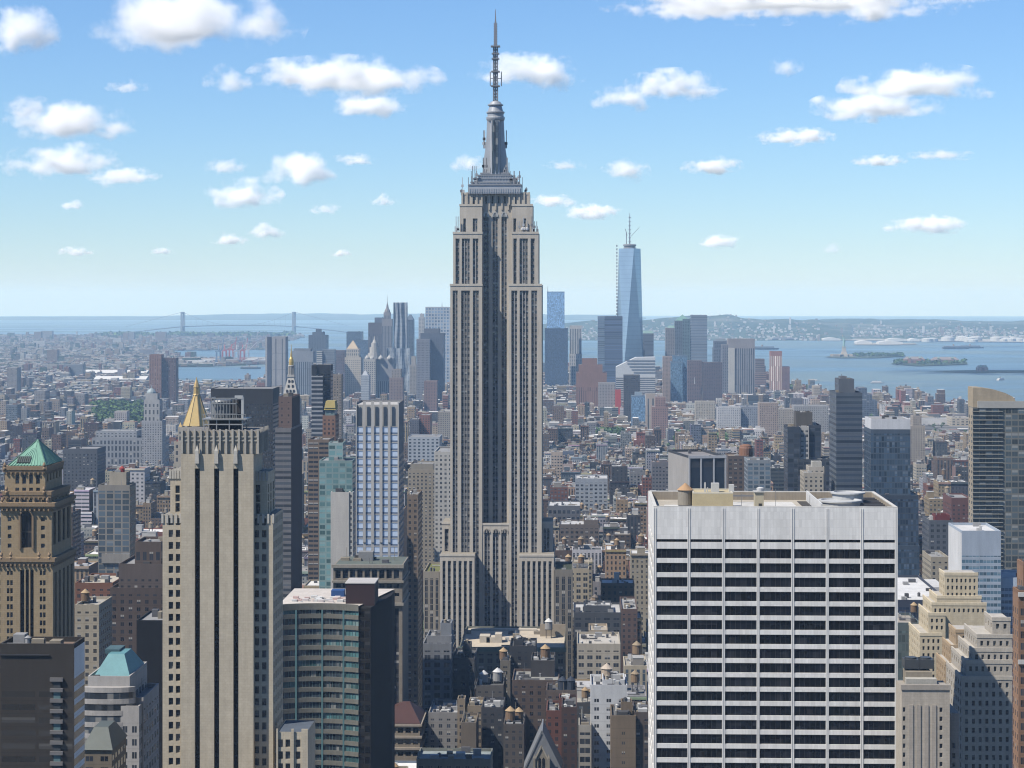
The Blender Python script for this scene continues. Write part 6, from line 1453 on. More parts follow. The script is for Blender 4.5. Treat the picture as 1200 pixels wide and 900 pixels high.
dt('red and cream striped apartment tower near the shore', [(903, 916.5, 412, 5800, 36, (.34, .17, .14), win(5, .5, 40, 1, .3), (.5, .45, .4, 0)), (916.6, 925.5, 430, 5790, 36, (.22, .12, .11), SMALL)], RED, ybot=456, name='apartment_tower', names=['wall', 'low_wing'])
dt('brown apartment block with pale bands left of red striped tower', [(885, 896, 421, 5900, 36, (.22, .17, .16), win(60, 1, 5, .4, .3)), (884.5, 898, 437, 5880, 36, (.3, .2, .17), win(60, 1, 5, .4, .3))], BROWN, ybot=450, name='apartment_tower')
dt('stepped red brick deco block right of the deco tower shaft', [(675, 711, 437, 4750, 60, (.24, .135, .10), win(5, .45, 40, 1, .8), (.10, .06, .05, 0)), (678, 706, 428, 4756, 44, (.24, .135, .10), win(5, .45, 40, 1, .8), (.10, .06, .05, 0)), (682, 700, 420.5, 4762, 30, (.24, .135, .10), win(5, .45, 40, 1, .8), (.10, .06, .05, 0))], RED, ybot=462, name='office_block')
slanted()
dt('near black square tower with brown frame in front of white slanting roof', [(731, 750, 440, 4300, 40, (.07, .065, .07), win(5, .6, 4, .6, .3), (.025, .03, .04, .1))], BLACK, ybot=480, name='office_tower')
dt('small bright red wall between grey blocks, left of black square tower', [(721, 727.5, 457, 4500, 30, (.45, .06, .045), None), (701, 721, 449, 4520, 34, (.34, .32, .31), SMALL)], RED, ybot=475, name='office_block', names=['red_wall', 'wall'])
dt('light blue glass block right of the black square tower', [(740, 756, 464, 4150, 30, (.14, .22, .32), CURT, (.10, .18, .28, .1)), (744, 752, 460, 4155, 20, (.3, .38, .45), None)], SLATE, ybot=480, name='apartment_tower')
dt('beige apartment tower with dark centre stripe near the slanting roof', [(757, 768, 462, 4000, 30, (.42, .36, .31), win(8, .3, 40, 1, .2))], BUFF, ybot=485, name='apartment_tower')
dt('pink brick stepped apartment block below the blue glass block', [(764, 783, 477, 3900, 40, (.30, .19, .165), SMALL), (768, 780, 466, 3910, 30, (.30, .19, .165), SMALL)], RED, ybot=500, name='apartment_tower')
# left half of downtown, in front of and beside the bridge
dt('tall two toned grey slab with dark top vents by the river', [(311, 319.5, 396, 5250, 50, (.42, .41, .41), win(14, .18, 40, 1, .1)), (319.6, 334.5, 395, 5240, 50, (.34, .335, .345), win(14, .15, 40, 1, .1)), (313, 318, 395, 5249, 3, (.06, .07, .1), None)], GREY, ybot=450, names=['wall', 'right_wall', 'vent'])  # lit left face is put into a paler grey than the right
dt('broad grey office slab right of two toned slab', [(342, 367, 412, 5000, 50, (.26, .28, .31), win(5, .5, 40, 1, .6)), (344, 364, 409, 5010, 30, (.22, .24, .27), None)], GREY, ybot=450)
dt('dark stepped tower with square top in front of the bay', [(361.5, 382.5, 393, 6700, 60, (.10, .12, .15), win(5, .5, 4, .6, .4)), (366, 379, 389.5, 6710, 40, (.09, .11, .14), None), (370, 376, 386, 6715, 20, (.09, .11, .14), None)], NAVY, ybot=415)
dt('low tower with left wall coloured sunlit white, below the dark stepped one', [(371, 377.5, 412, 5200, 20, (.5, .5, .48), win(60, 1, 5, .4, .3)), (377.6, 392, 410, 5205, 30, (.24, .27, .31), win(60, 1, 5, .4, .3))], GREY, ybot=430, names=['painted_lit_wall', 'wall'])  # sunlight on the left wall is put into its paler colour
dt('dark brown low tower left of courthouse pyramid', [(386, 404, 411, 5600, 40, (.14, .11, .12), win(5, .5, 4, .5, .4))], BROWN, ybot=430)
dt('dark glass box tower behind the courthouse pyramid', [(406, 424, 389, 6600, 50, (.08, .11, .15), CURT, (.05, .08, .12, .1)), (418, 432, 399, 6500, 40, (.09, .13, .18), CURT, (.05, .08, .13, .1))], NAVY, ybot=420, names=['wall', 'right_wall'])
dt('pale courthouse tower with steep stone pyramid', [(404, 423, 419, 5250, 40, (.50, .46, .40), win(5, .35, 5, .45, 1)), (405.5, 421, 409, 5254, 32, (.50, .46, .40), win(5, .4, 9, .6, .3))], PALE, ybot=458, extras=[pyr(406, 420, 409, 398.5, 5256, 28, (.46, .36, .24), COPPER)], names=['wall', 'upper_wall'], name='courthouse')
municipal()
dt('brown black flat topped tower left of pointed spire tower', [(431.5, 448, 378.5, 6350, 50, (.11, .10, .11), win(6, .6, 40, 1, .8), (.05, .05, .06, .1)), (439, 448.5, 372.5, 6420, 40, (.13, .15, .19), None)], BROWN, ybot=410)
pine()
ripple()
dt('dark slanted tower just right of the rippled silver one', [(477, 484.5, 375, 6300, 40, (.09, .12, .16), win(5, .6, 4, .6, .3))], NAVY, ybot=410, extras=[pyr(476, 484.5, 375, 368.5, 6300, 40, (.09, .12, .16), TRIM, flat=.25)])
dt('slim white round topped tower left of the gridded slab', [(490.5, 497.5, 372, 6250, 26, (.46, .46, .46), win(4, .4, 4, .5, .4)), (492, 496.5, 368, 6254, 18, (.46, .46, .46), None)], WHITE, ybot=400)
dt('wide white gridded bank slab behind deco tower on its left', [(498.5, 530, 360, 6100, 50, (.44, .47, .51), win(9, .62, 9, .62, .3), (.10, .15, .22, 0))], WHITE, ybot=420, extras=[spike(518, 360, 354.5, 6110, 1)])
dt('dark slab with patterned left flank left of deco tower', [(492.5, 520, 391, 5100, 50, (.10, .115, .15), win(5, .5, 4, .3, 2), (.06, .075, .1, 0)), (488, 503.5, 398, 5060, 40, (.23, .23, .255), win(3, .5, 4, .5, .5)), (497, 515, 385.5, 5120, 30, (.13, .14, .165), None)], SLATE, ybot=450, names=['wall', 'patterned_wall', 'top_wall'])
dt('small white tower in front of the civic block', [(423, 432.5, 440, 4300, 26, (.42, .45, .49), win(4, .45, 3.4, .5, .4))], WHITE, ybot=470, name='apartment_tower', extras=[pyr(424, 431.5, 440, 434, 4302, 20, (.38, .4, .43), TRIM, flat=.2)])
dt('brown brick stepped block in front of the rippled tower', [(456, 472, 443, 4500, 40, (.25, .185, .165), SMALL), (459, 470, 433, 4510, 26, (.30, .26, .23), SMALL)], BROWN, ybot=470, name='office_block')
dt('reddish brick slab between patterned slab and deco tower base', [(497, 512, 447, 4550, 40, (.24, .155, .14), SMALL)], RED, ybot=480, name='apartment_tower')
dt('pale stepped civic tower right of the rippled silver one', [(480, 490, 428, 5150, 30, (.34, .32, .30), SMALL), (482, 487, 418, 5155, 18, (.36, .34, .32), None)], BUFF, ybot=450)
dt('grey white apartment slab near the deco shaft, left, midway down', [(513, 531, 483, 3300, 30, (.34, .31, .27), SMALL)], BUFF, ybot=512, name='apartment_tower')
dt('pair of dark and red brick blocks left of the white banded slab', [(480, 491, 492, 2950, 40, (.12, .12, .14), SMALL), (491.5, 504, 487, 2960, 40, (.24, .12, .10), SMALL)], RED, ybot=512, name='apartment_tower', names=['wall', 'red_wall'])
dt('white low office row beyond the striped blue tower', [(478, 515, 513, 2500, 50, (.40, .43, .47), win(5, .5, 4, .5, .4))], WHITE, ybot=532, name='office_block')

# ================================================================ THE LOW CITY BETWEEN THE TOWERS
PAL = [('brown brick', (.15, .105, .08), 14), ('red brick', (.22, .095, .065), 11), ('tan brick', (.36, .265, .17), 19), ('beige stone', (.42, .365, .285), 14), ('grey', (.22, .22, .22), 11),
       ('sooty dark', (.075, .075, .08), 12), ('white', (.58, .57, .55), 6), ('pale grey', (.37, .37, .38), 9), ('slate blue', (.15, .18, .22), 4)]
ROOFS = [(.62, .62, .62), (.78, .77, .75), (.70, .69, .66), (.36, .34, .30), (.42, .37, .29), (.20, .20, .20), (.10, .10, .10), (.46, .46, .47), (.30, .28, .26), (.26, .15, .11)]
fr = random.Random(2024)
class Lot: pass
def inpoly(x, y, P):
    c = False; j = len(P) - 1
    for i in range(len(P)):
        (a, b), (d, e) = P[i], P[j]
        if (b > y) != (e > y) and x < (d - a) * (y - b) / (e - b) + a: c = not c
        j = i
    return c
def pick():
    r = fr.uniform(0, 100)
    for n, c, w in PAL:
        r -= w
        if r <= 0: break
    k = fr.uniform(.75, 1.25); return n, tuple(v * k * .88 * fr.uniform(.94, 1.06) for v in c)
def new_lot(x0, x1, y0, y1, h):
    L = Lot(); L.x0, L.x1, L.y0, L.y1, L.h = x0, x1, y0, y1, h
    L.base = -drop(0.5 * (x0 + x1), y0)
    ps = [PX(x0, y0), PX(x1, y0), PX(x0, y1), PX(x1, y1)]; L.pl, L.pr = min(ps), max(ps)
    if L.pr < -25 or L.pl > 1225: return None
    for (a, b, c, d, zt, yb) in NAMED:
        if x0 < b + 2 and x1 > a - 2 and y0 < d + 2 and y1 > c - 2: return None
    for (a, b, c, d, pl, pr, yb) in NPX:          # leave every named tower visible down to its foot in the picture
        if c > y0 and pl < L.pr + .5 and pr > L.pl - .5:
            py = PY(.5 * (x0 + x1), y0, L.h + 4)
            if py < yb:
                L.h = min(L.h, EYE - (yb - HY) * dep(.5 * (x0 + x1), y0) / F - 4)
    if -112 < x0 < -40 and 1085 < y0 < 1262: L.h = min(L.h, 42)
    for (a, b, c, d) in PARKBOX:
        if a < PX(x0, y0) < b and c < PY(x0, y0, 0) < d: return None
    if L.h < 7: 
        L.h = fr.uniform(6, 9) if L.h > 0 else 0
        if L.h <= 0: return None
    L.name, L.col = pick(); L.roof = fr.choice(ROOFS); L.seed = fr.random()
    L.tank = fr.random() < (.5 if y0 < 3300 and L.h > 17 else 0); L.set = fr.random() < .22 and L.h > 26
    return L
PARKBOX = [(570, 672, 1075, 1400), (100, 172, 476, 512), (785, 855, 516, 532), (636, 668, 511, 525), (688, 732, 509, 521), (503, 519, 654, 700)]
NPX = []
for (a, b, c, d, zt, yb) in NAMED:
    ps = [PX(x, y) for x in (a, b) for y in (c, d)]; NPX.append((a, b, c, d, min(ps), max(ps), yb))
def height(Y):
    r = fr.random()
    if Y < 1250: return fr.uniform(34, 74)
    if Y < 2300: return fr.uniform(26, 62) if r < .88 else fr.uniform(62, 92)
    if Y < 3500: return fr.uniform(14, 42) if r < .88 else fr.uniform(42, 66)
    if Y < 4700: return fr.uniform(10, 24) if r < .86 else fr.uniform(26, 52)
    return fr.uniform(10, 24) if r < .84 else fr.uniform(24, 50)
LOTS = []
AVS = [-1500, -1220, -930, -650, -520, -390, -260, -125, 140, 425, 690, 950, 1230]
for a, b in zip(AVS, AVS[1:]):
    y = 800.0
    while y < 4700:
        for r0, r1 in ((y + 11, y + 39.5), (y + 40.5, y + 69)):
            x = a + 15
            while x < b - 21:
                w = fr.uniform(10, 32) if y < 1700 else fr.uniform(8, 25)
                if b - 15 - (x + w) < 10: w = b - 15 - x
                if PX(x, r0) < 1230 and PX(x + w, r0) > -30 and inpoly(x, r0, GROUND_POLY) and inpoly(x + w, r1, GROUND_POLY):
                    dd = fr.uniform(0, 4) if fr.random() < .5 else 0
                    L = new_lot(x + .2, x + w - .2, r0 + (dd if r0 == y + 11 else 0), r1 - (dd if r0 != y + 11 else 0), height(y))
                    if L: LOTS.append(L)
                x += w
        y += 80
y = 4710.0
while y < 7300:
    x = X(-20, y)
    xe = X(1220, y)
    while x < xe:
        w = fr.uniform(9, 28)
        pxm = PX(x, y); man = pxm > 300
        if inpoly(x, y, GROUND_POLY) and inpoly(x + w, y + 40, GROUND_POLY) and fr.random() < (.86 if man else .7):
            L = new_lot(x, x + w, y, y + fr.uniform(22, 40), height(y) if man else (fr.uniform(7, 17) if fr.random() < .95 else fr.uniform(20, 40)))
            if L: LOTS.append(L)
        x += w + (fr.uniform(1, 3) if fr.random() < .8 else 14)
    y += 46

def emit(L, wall, roof, bulk, tank, detail):
    """write one building's shapes into the given builders"""
    r = random.Random(L.seed); x0, x1, y0, y1 = L.x0, L.x1, L.y0, L.y1; zb = L.base - 1; z = L.base + L.h
    st = r.random(); bay = r.uniform(2.6, 4.6); fh = r.uniform(3.3, 4.2)
    w = dict(bay=bay, wf=r.uniform(.36, .62), fh=fh, hf=r.uniform(.42, .62), blank=r.uniform(.25, .9))
    if st < .10: w.update(wf=1.0, bay=20)
    elif st < .22: w.update(hf=.94, wf=.5)
    g = (.02, .024, .03, r.uniform(.4, 1)) if r.random() < .8 else (.05, .07, .09, .3)
    blind = r.random() < .35
    def block(x0, x1, y0, y1, zb, z):
        wall.col = L.col; wall.setw(w); wall.gls = g; wall.seed = r.random()
        p = .9 if detail else .5
        wall.wall((x0, y0), (x1, y0), zb, z + p)
        s = wall.win
        if blind: wall.setw(None); wall.col = tuple(c * r.uniform(.8, 1.1) for c in ((.24, .16, .12) if r.random() < .5 else L.col))
        wall.wall((x1, y0), (x1, y1), zb, z + p); wall.wall((x0, y1), (x0, y0), zb, z + p); wall.wall((x1, y1), (x0, y1), zb, z + p)
        wall.setw(None); wall.col = tuple(min(.7, c * 1.15) for c in L.col)
        if detail:
            t = .5       # coping and the inner faces of the parapet
            for a, b, c, d in ((x0, x1, y0, y0 + t), (x0, x1, y1 - t, y1), (x0, x0 + t, y0 + t, y1 - t), (x1 - t, x1, y0 + t, y1 - t)):
                wall.face([(a, c, z + p), (b, c, z + p), (b, d, z + p), (a, d, z + p)], 0, None, True)
            for a, b in (((x0 + t, y1 - t), (x1 - t, y1 - t)), ((x0 + t, y0 + t), (x0 + t, y1 - t)), ((x1 - t, y0 + t), (x1 - t, y1 - t)), ((x0 + t, y0 + t), (x1 - t, y0 + t))): wall.wall(a, b, z, z + p)
            if r.random() < .6:
                k = r.uniform(.4, 1.0); wall.col = tuple(min(.7, c * r.uniform(.8, 1.4)) for c in L.col); wall.pbox(x0 - .1, x1 + .1, y0 - k, y0 - .01, z - r.uniform(.4, 1.2), z + .4)
        roof.col = L.roof; zz = z if detail else z + p
        roof.face([(x0, y0, zz), (x1, y0, zz), (x1, y1, zz), (x0, y1, zz)], RI[0] if roof is wall else 0, None, True)
    W, D = x1 - x0, y1 - y0
    if L.set and W > 14 and D > 16:
        z1 = L.base + L.h * r.uniform(.62, .85); block(x0, x1, y0, y1, zb, z1)
        i = r.uniform(2, 5); block(x0 + i * r.choice((.1, 1)), x1 - i * r.choice((.1, 1)), y0 + i, y1 - .3, z1 - .5, z); x0 += i; x1 -= i; y0 += i
    else: block(x0, x1, y0, y1, zb, z)
    W, D = x1 - x0, y1 - y0
    def place(w_, d_):
        return r.uniform(x0 + .8, max(x0 + .9, x1 - w_ - .8)), r.uniform(y0 + .8, max(y0 + .9, y1 - d_ - .8))
    n = (1 if r.random() < .75 else 2) if L.h > 9 else 0
    if not detail and r.random() < .4: n = 0
    for _ in range(n):
        bw, bd, bh = r.uniform(3, min(9, max(3.5, W * .5))), r.uniform(3, min(9, max(3.5, D * .5))), r.uniform(2.6, 5.5)
        a, b = place(bw, bd); bulk.col = r.choice((L.col, (.3, .28, .25), (.5, .49, .47), (.2, .13, .1), (.12, .12, .13), (.42, .38, .3)))
        bulk.box(a, a + bw, b, b + bd, z, z + bh, 0)
        if detail: bulk.col = (.4, .4, .39); bulk.pbox(a - .15, a + bw + .15, b - .15, b + bd + .15, z + bh, z + bh + .25)
    if detail:
        for _ in range(r.randint(3, 9)):
            s = r.uniform(.7, 2.4); a, b = place(s * 1.4, s); bulk.col = r.choice(((.45, .45, .45), (.6, .6, .6), (.15, .15, .16), (.3, .3, .3), (.09, .09, .1))); bulk.pbox(a, a + s * r.uniform(.6, 1.5), b, b + s, z, z + r.uniform(.7, 2.2))
        if r.random() < .35: a, b = place(3, 3); bulk.col = (.5, .5, .5); bulk.bar((a, b, z), (a, b, z + r.uniform(3, 7)), .14)
        if r.random() < .25:
            a, b = place(8, 1.2); bulk.col = (.5, .5, .52); bulk.pbox(a, a + min(8, W * .4), b, b + .9, z + .4, z + 1.2)
    if L.tank and tank is not None and W > 7:
        tx, ty = place(4, 4); tx += 2; ty += 2; s = r.uniform(.85, 1.2)
        wd = r.choice(((.20, .13, .08), (.26, .18, .11), (.30, .26, .2), (.14, .12, .11))); cn = r.choice(((.40, .28, .16), (.30, .23, .15), (.42, .41, .39), (.18, .15, .13), (.36, .27, .17), (.2, .17, .14)))
        return tx, ty, z, s, wd, cn, r.uniform(2.2, 6)
RI = [1]
# which buildings show most: sweep from near to far keeping the skyline of what already stands in front
HOR = np.full(1200, 905.0)
ev = [(d if False else c, 0, i) for i, (a, b, c, d, pl, pr, yb) in enumerate(NPX)] + [(L.y0, 1, i) for i, L in enumerate(LOTS)]
ev.sort()
for _, k, i in ev:
    if k == 0: a, b, c, d, pl, pr, yb = NPX[i]; yt = PY(.5 * (a + b), c, NAMED[i][4])
    else: L = LOTS[i]; pl, pr = L.pl, L.pr; yt = PY(.5 * (L.x0 + L.x1), L.y0, L.base + L.h)
    i0, i1 = max(0, int(pl)), min(1200, int(pr) + 1)
    if i1 <= i0:
        if k: L.vis, L.near = 0, False
        continue
    seg = HOR[i0:i1]; v = np.clip(seg - yt, 0, None)
    if k: L.vis = float(v.sum()); L.near = bool((seg - yt).max() > -14); L.px = .5 * (i0 + i1); L.yt = yt
    np.minimum(seg, yt, out=seg)
LOTS = [L for L in LOTS if L.near]
order = sorted(LOTS, key=lambda L: -L.vis)
SOLO = [L for L in order if L.y0 < 3600][:165]; solo = set(map(id, SOLO)); REST = [L for L in LOTS if id(L) not in solo]
ORD = 'nearest|second nearest|third nearest|fourth nearest|fifth nearest|sixth nearest|seventh nearest|eighth nearest|ninth nearest|tenth nearest|eleventh nearest|twelfth nearest|thirteenth nearest|fourteenth nearest|fifteenth nearest|sixteenth nearest|seventeenth nearest|eighteenth nearest|nineteenth nearest|twentieth nearest'.split('|')
ZONES = [(95, 'beside the copper pyramid tower'), (195, 'between copper pyramid and slotted towers'), (335, 'behind the slotted tower'), (420, 'around the teal glass tower'), (480, 'around the striped blue tower'), (532, 'between striped blue and deco towers'),
         (640, 'before the deco tower'), (700, 'just right of the deco tower'), (768, 'just left of the white slab'), (860, 'above the white slab roof, left part'), (960, 'above the white slab roof, middle'), (1055, 'around the navy stepped peak tower'), (1125, 'left of the curved crown tower'), (1300, 'below the curved crown tower')]
cnt = {}
for L in sorted(SOLO, key=lambda L: L.y0):
    zn = next(t for m, t in ZONES if L.px < m); k = cnt.get((zn, L.name), 0); cnt[(zn, L.name)] = k + 1
    kind = 'low house' if L.h < 16 else ('loft' if L.h < 46 else 'tall loft')
    L.label = f"{ORD[min(k, 19)]} {L.name} loft {zn}, {'with rooftop water tank' if L.tank else ('stepped back on top' if L.set else 'flat roofed')}"
for L in SOLO:
    rt = thing('loft_building', L.label, 'building', (.5 * (L.x0 + L.x1), .5 * (L.y0 + L.y1), L.base), 'low buildings packed between the towers')
    w, rf, bk = MB(), MB(), MB(); t = emit(L, w, rf, bk, True, True)
    w.build('wall', [FAC], rt); rf.build('roof', [ROOF], rt)
    if bk.f: bk.build('roof_huts', [TRIM], rt)['kind'] = 'stuff'
    if t: water_tank(rt, t[0], t[1], t[2], t[3], t[4], t[5], t[6])
def mass_of(name, lots, near):
    m = MB()
    class Sub:      # routes roof and hut faces into the same mesh under other material slots
        pass
    rf, bk = MB(), MB(); tk = MB()
    for L in lots:
        d = L.y0 < near
        t = emit(L, m, rf, bk, True if L.y0 < 3400 else None, d)
        if t: water_tank(None, t[0], t[1], t[2], t[3], t[4], t[5], t[6], mb=tk, n=8)
    def join(a, b, mi):
        o = len(a.v); a.v += b.v; a.f += [tuple(i + o for i in f) for f in b.f]; a.uv += b.uv; a.c += b.c; a.w += b.w; a.g += b.g; a.mi += [mi] * len(b.f)
    join(m, rf, 1); join(m, bk, 2); join(m, tk, 2)
    o = m.build(name, [FAC, ROOF, TRIM]); o['kind'] = 'stuff'; return o
tag(mass_of('city_blocks', [L for L in REST if L.y0 < 4700], 3400), 'tight mass of low city buildings stretching away between the towers', 'city blocks')
tag(mass_of('downtown_blocks', [L for L in REST if L.y0 >= 4700], 0), 'hazy mass of small buildings around the downtown towers and across the river', 'city blocks')
print('lots', len(LOTS), 'solo', len(SOLO), 'rest', len(REST))

# ================================================================ FAR SHORES, TREES, BOATS
hr = random.Random(77)
def far_houses():
    m = MB(); mt = MB()
    for _ in range(14000):       # beyond the river, left
        px = hr.uniform(-10, 420); d = hr.uniform(7000, 15600); x = X(px, d); y = d
        if not inpoly(x, y, GROUND_POLY): continue
        w = hr.uniform(8, 24) if hr.random() < .9 else hr.uniform(24, 70); h = hr.uniform(6, 13) if hr.random() < .97 else hr.uniform(16, 36); dp = hr.uniform(10, 24); b = -drop(x, y)
        m.col = hr.choice(((.24, .17, .12), (.35, .32, .28), (.18, .09, .07), (.2, .2, .21), (.45, .44, .42), (.12, .11, .1), (.3, .25, .19), (.05, .08, .035), (.05, .075, .03))); m.setw(SMALL)
        m.box(x, x + w, y, y + dp, b, b + h, 0, top=1, topcol=hr.choice(ROOFS))
    o = m.build('borough_houses', [FAC, ROOF]); o['kind'] = 'stuff'; tag(o, 'hazy spread of small houses beyond the river at left', 'city blocks')
    m = MB()
    for _ in range(1100):
        px = hr.uniform(640, 1230); H = HILL_A if px < 960 else HILL_B; Y = 13600 + abs(hr.gauss(0, 1)) * 1300 + (700 if px > 960 else 0)
        z = H(px, Y)
        if z < -25: continue
        x = X(px, Y); w = hr.uniform(7, 20); h = hr.uniform(6, 11) if hr.random() < .975 else hr.uniform(22, 50); m.col = hr.choice(((.5, .5, .48), (.35, .32, .3), (.25, .21, .18), (.6, .6, .6)))
        m.box(x, x + w, Y, Y + 16, z - 8, z + h, 0, plain=True)
    o = m.build('shore_houses', [TRIM]); o['kind'] = 'stuff'; tag(o, 'pale specks of houses along the wooded far shore', 'city blocks')
far_houses()
# tank farm and sheds on the far right shore
for i in range(24):
    px, py = hr.uniform(1085, 1215), hr.uniform(399.3, 401.4); x, y = G(px, py); r = hr.uniform(20, 42); b = MB((.52, .53, .53)); zb = 3 - drop(x, y)
    b.lathe(x, y, [(r, zb), (r, zb + r * .55), (r * .5, zb + r * .68), (1, zb + r * .7)], 14)
    tag(b.build('storage_tank', [TRIM]), 'white round storage tank in the tank farm on the far shore', 'tank', 'white storage tanks on the far shore')
SHEDS = [(965, 985, 399.6, 'leftmost small pale shed on the far right shore'), (1004, 1022, 403.4, 'left white shed on the low pier before the far shore'), (1030, 1058, 403.8, 'long white shed on the low pier before the far shore'), (1040, 1062, 400.3, 'wide domed white shed behind the low pier'), (1066, 1078, 400.6, 'small white shed left of the tank farm')]
for a, b_, py, lab in SHEDS:
    x0, y0 = G(a, py); x1, _ = G(b_, py); zb = 3 - drop(x0, y0); b = MB((.66, .66, .65)); h = 16
    P = [(x0 + (x1 - x0) * f, zb + h * (.7 + .45 * math.sin(math.pi * f))) for f in [k / 8 for k in range(9)]]
    for y in (y0, y0 + 120): b.face([(x0, y, zb)] + [(x, y, z) for x, z in P] + [(x1, y, zb)], 0, None, True)
    for p, q in zip(P, P[1:]): b.face([(p[0], y0, p[1]), (q[0], y0, q[1]), (q[0], y0 + 120, q[1]), (p[0], y0 + 120, p[1])], 0, None, True)
    for x, z in (P[0], P[-1]): b.wall((x, y0), (x, y0 + 120), zb, z)
    tag(b.build('shed', [TRIM]), lab, 'warehouse', 'pale sheds on the far shore')
# pier sheds by the river, left
for a, b_, py, lab in ((98, 172, 441.5, 'upper of two long white pier sheds by the river'), (110, 171, 449.5, 'lower of two long white pier sheds by the river')):
    x0, y0 = G(a, py); x1, _ = G(b_, py); zb = 3 - drop(x0, y0); b = MB((.34, .32, .30)); D = 70; h = 10
    b.wall((x0, y0), (x1, y0), zb, zb + h); b.wall((x1, y0), (x1, y0 + D), zb, zb + h); b.wall((x0, y0), (x0, y0 + D), zb, zb + h); b.wall((x0, y0 + D), (x1, y0 + D), zb, zb + h)
    rt = b.build('pier_shed', [TRIM]); tag(rt, lab, 'warehouse', 'white pier sheds by the river')
    r = MB((.66, .66, .65)); r.face([(x0 - 1, y0 - 1, zb + h), (x1 + 1, y0 - 1, zb + h), (x1 + 1, y0 + D / 2, zb + h + 9), (x0 - 1, y0 + D / 2, zb + h + 9)], 0, None, True); r.face([(x0 - 1, y0 + D / 2, zb + h + 9), (x1 + 1, y0 + D / 2, zb + h + 9), (x1 + 1, y0 + D + 1, zb + h), (x0 - 1, y0 + D + 1, zb + h)], 0, None, True)
    r.build('roof', [TRIM], rt)
    for e in (x0, x1): g = MB((.4, .38, .36)); g.face([(e, y0, zb + h), (e, y0 + D, zb + h), (e, y0 + D / 2, zb + h + 9)], 0, None, True); g.build('gable', [TRIM], rt)

# ---------------------------------------------------------------- trees
def leaf_material():
    m, t, b = newmat('foliage'); ac = t.new('ShaderNodeAttribute', attribute_name='Col'); t.put(b.inputs['Base Color'], ac.outputs['Color']); b.inputs['Roughness'].default_value = .8; b.inputs['Specular IOR Level'].default_value = .2
    return m
LEAF = leaf_material()
def tree_mass(name, label, spots, seed, leaf=1.4, n=46):
    r = random.Random(seed); m = MB()
    for x, y, rad, h, zb in spots:
        m.col = (.09, .07, .05); m.bar((x, y, zb), (x, y, zb + h * .6), rad * .06, r2=rad * .03)
        hue = r.uniform(.8, 1.25)
        for _ in range(n):
            a, b = r.uniform(0, 6.28), math.acos(r.uniform(-1, 1)); q = r.uniform(.45, 1.0) * rad * r.uniform(.8, 1.1)
            c = Vector((x + q * math.cos(a) * math.sin(b), y + q * math.sin(a) * math.sin(b), zb + h * .62 + q * math.cos(b) * .8 * h / (rad * 2.2)))
            k = r.uniform(.65, 1.35) * hue; m.col = (.085 * k, .15 * k, .04 * k)
            u = Vector((r.uniform(-1, 1), r.uniform(-1, 1), r.uniform(-.6, .6))).normalized(); v = u.cross(Vector((r.uniform(-1, 1), r.uniform(-1, 1), r.uniform(-1, 1)))).normalized(); s = leaf * r.uniform(.6, 1.3) * rad / 4
            m.face([tuple(c - u * s), tuple(c - v * s), tuple(c + u * s), tuple(c + v * s)], 0, None, True)
    o = m.build(name, [LEAF]); o['kind'] = 'stuff'; return tag(o, label, 'trees')
def park(name, label, pl, pr, ya, yb, k, seed, rad=(4, 7), h=(11, 17), zb=3, leaf=1.4, n=46):
    r = random.Random(seed); sp = []
    for _ in range(k):
        x, y = G(r.uniform(pl, pr), r.uniform(ya, yb)); sp.append((x, y, r.uniform(*rad), r.uniform(*h), zb - drop(x, y)))
    tree_mass(name, label, sp, seed, leaf, n)
park('park_trees', 'dense green park trees between striped blue tower and deco tower', 505, 517, 655, 690, 60, 1, (4, 6.5), (14, 22))
park('park_trees', 'green park trees among the low roofs right of the deco tower shaft', 790, 850, 517, 526, 150, 2, (5, 9), (14, 20))
park('park_trees', 'small patch of park trees beside the right edge of deco tower', 640, 664, 512, 520, 60, 3, (5, 8), (12, 18))
park('park_trees', 'green trees of a square left of the bright long roof', 690, 730, 510, 516, 60, 31, (5, 8), (12, 16))
park('park_trees', 'long green park slope among the far left houses', 106, 168, 478, 502, 330, 4, (6, 11), (14, 22), n=36)
park('park_trees', 'dark trees along the Hudson shore right of downtown', 922, 952, 458, 462, 70, 5, (6, 10), (12, 18))
park('island_trees', 'trees covering the statue island right of the statue', 1000, 1058, 416.5, 418.8, 120, 6, (5, 9), (9, 14), n=26, leaf=2)
park('island_trees', 'dark trees on the flat island below the statue island', 1048, 1132, 424, 428, 120, 7, (5, 9), (9, 14), n=26, leaf=2)
park('island_trees', 'hazy trees on the low shore in front of the bridge', 120, 345, 392.8, 395.5, 260, 8, (14, 26), (14, 24), n=20, leaf=2.4)
def street_trees():
    r = random.Random(12); sp = []
    for _ in range(900):
        Y = r.uniform(1500, 6600); px = r.uniform(-10, 1210); x = X(px, Y)
        if not inpoly(x, Y, GROUND_POLY) or any(a - 3 < x < b + 3 and c - 3 < Y < d + 3 for a, b, c, d, z, q in NAMED): continue
        k = round((Y - 560) / 80); y = 560 + 80 * k + r.choice((-6, 6)) if Y < 4700 else Y; sp.append((x, y, r.uniform(3, 5), r.uniform(9, 14), 3 - drop(x, y)))
    tree_mass('street_trees', 'scattered green street trees in the gaps between low buildings', sp, 12, 1.4, 30)
street_trees()

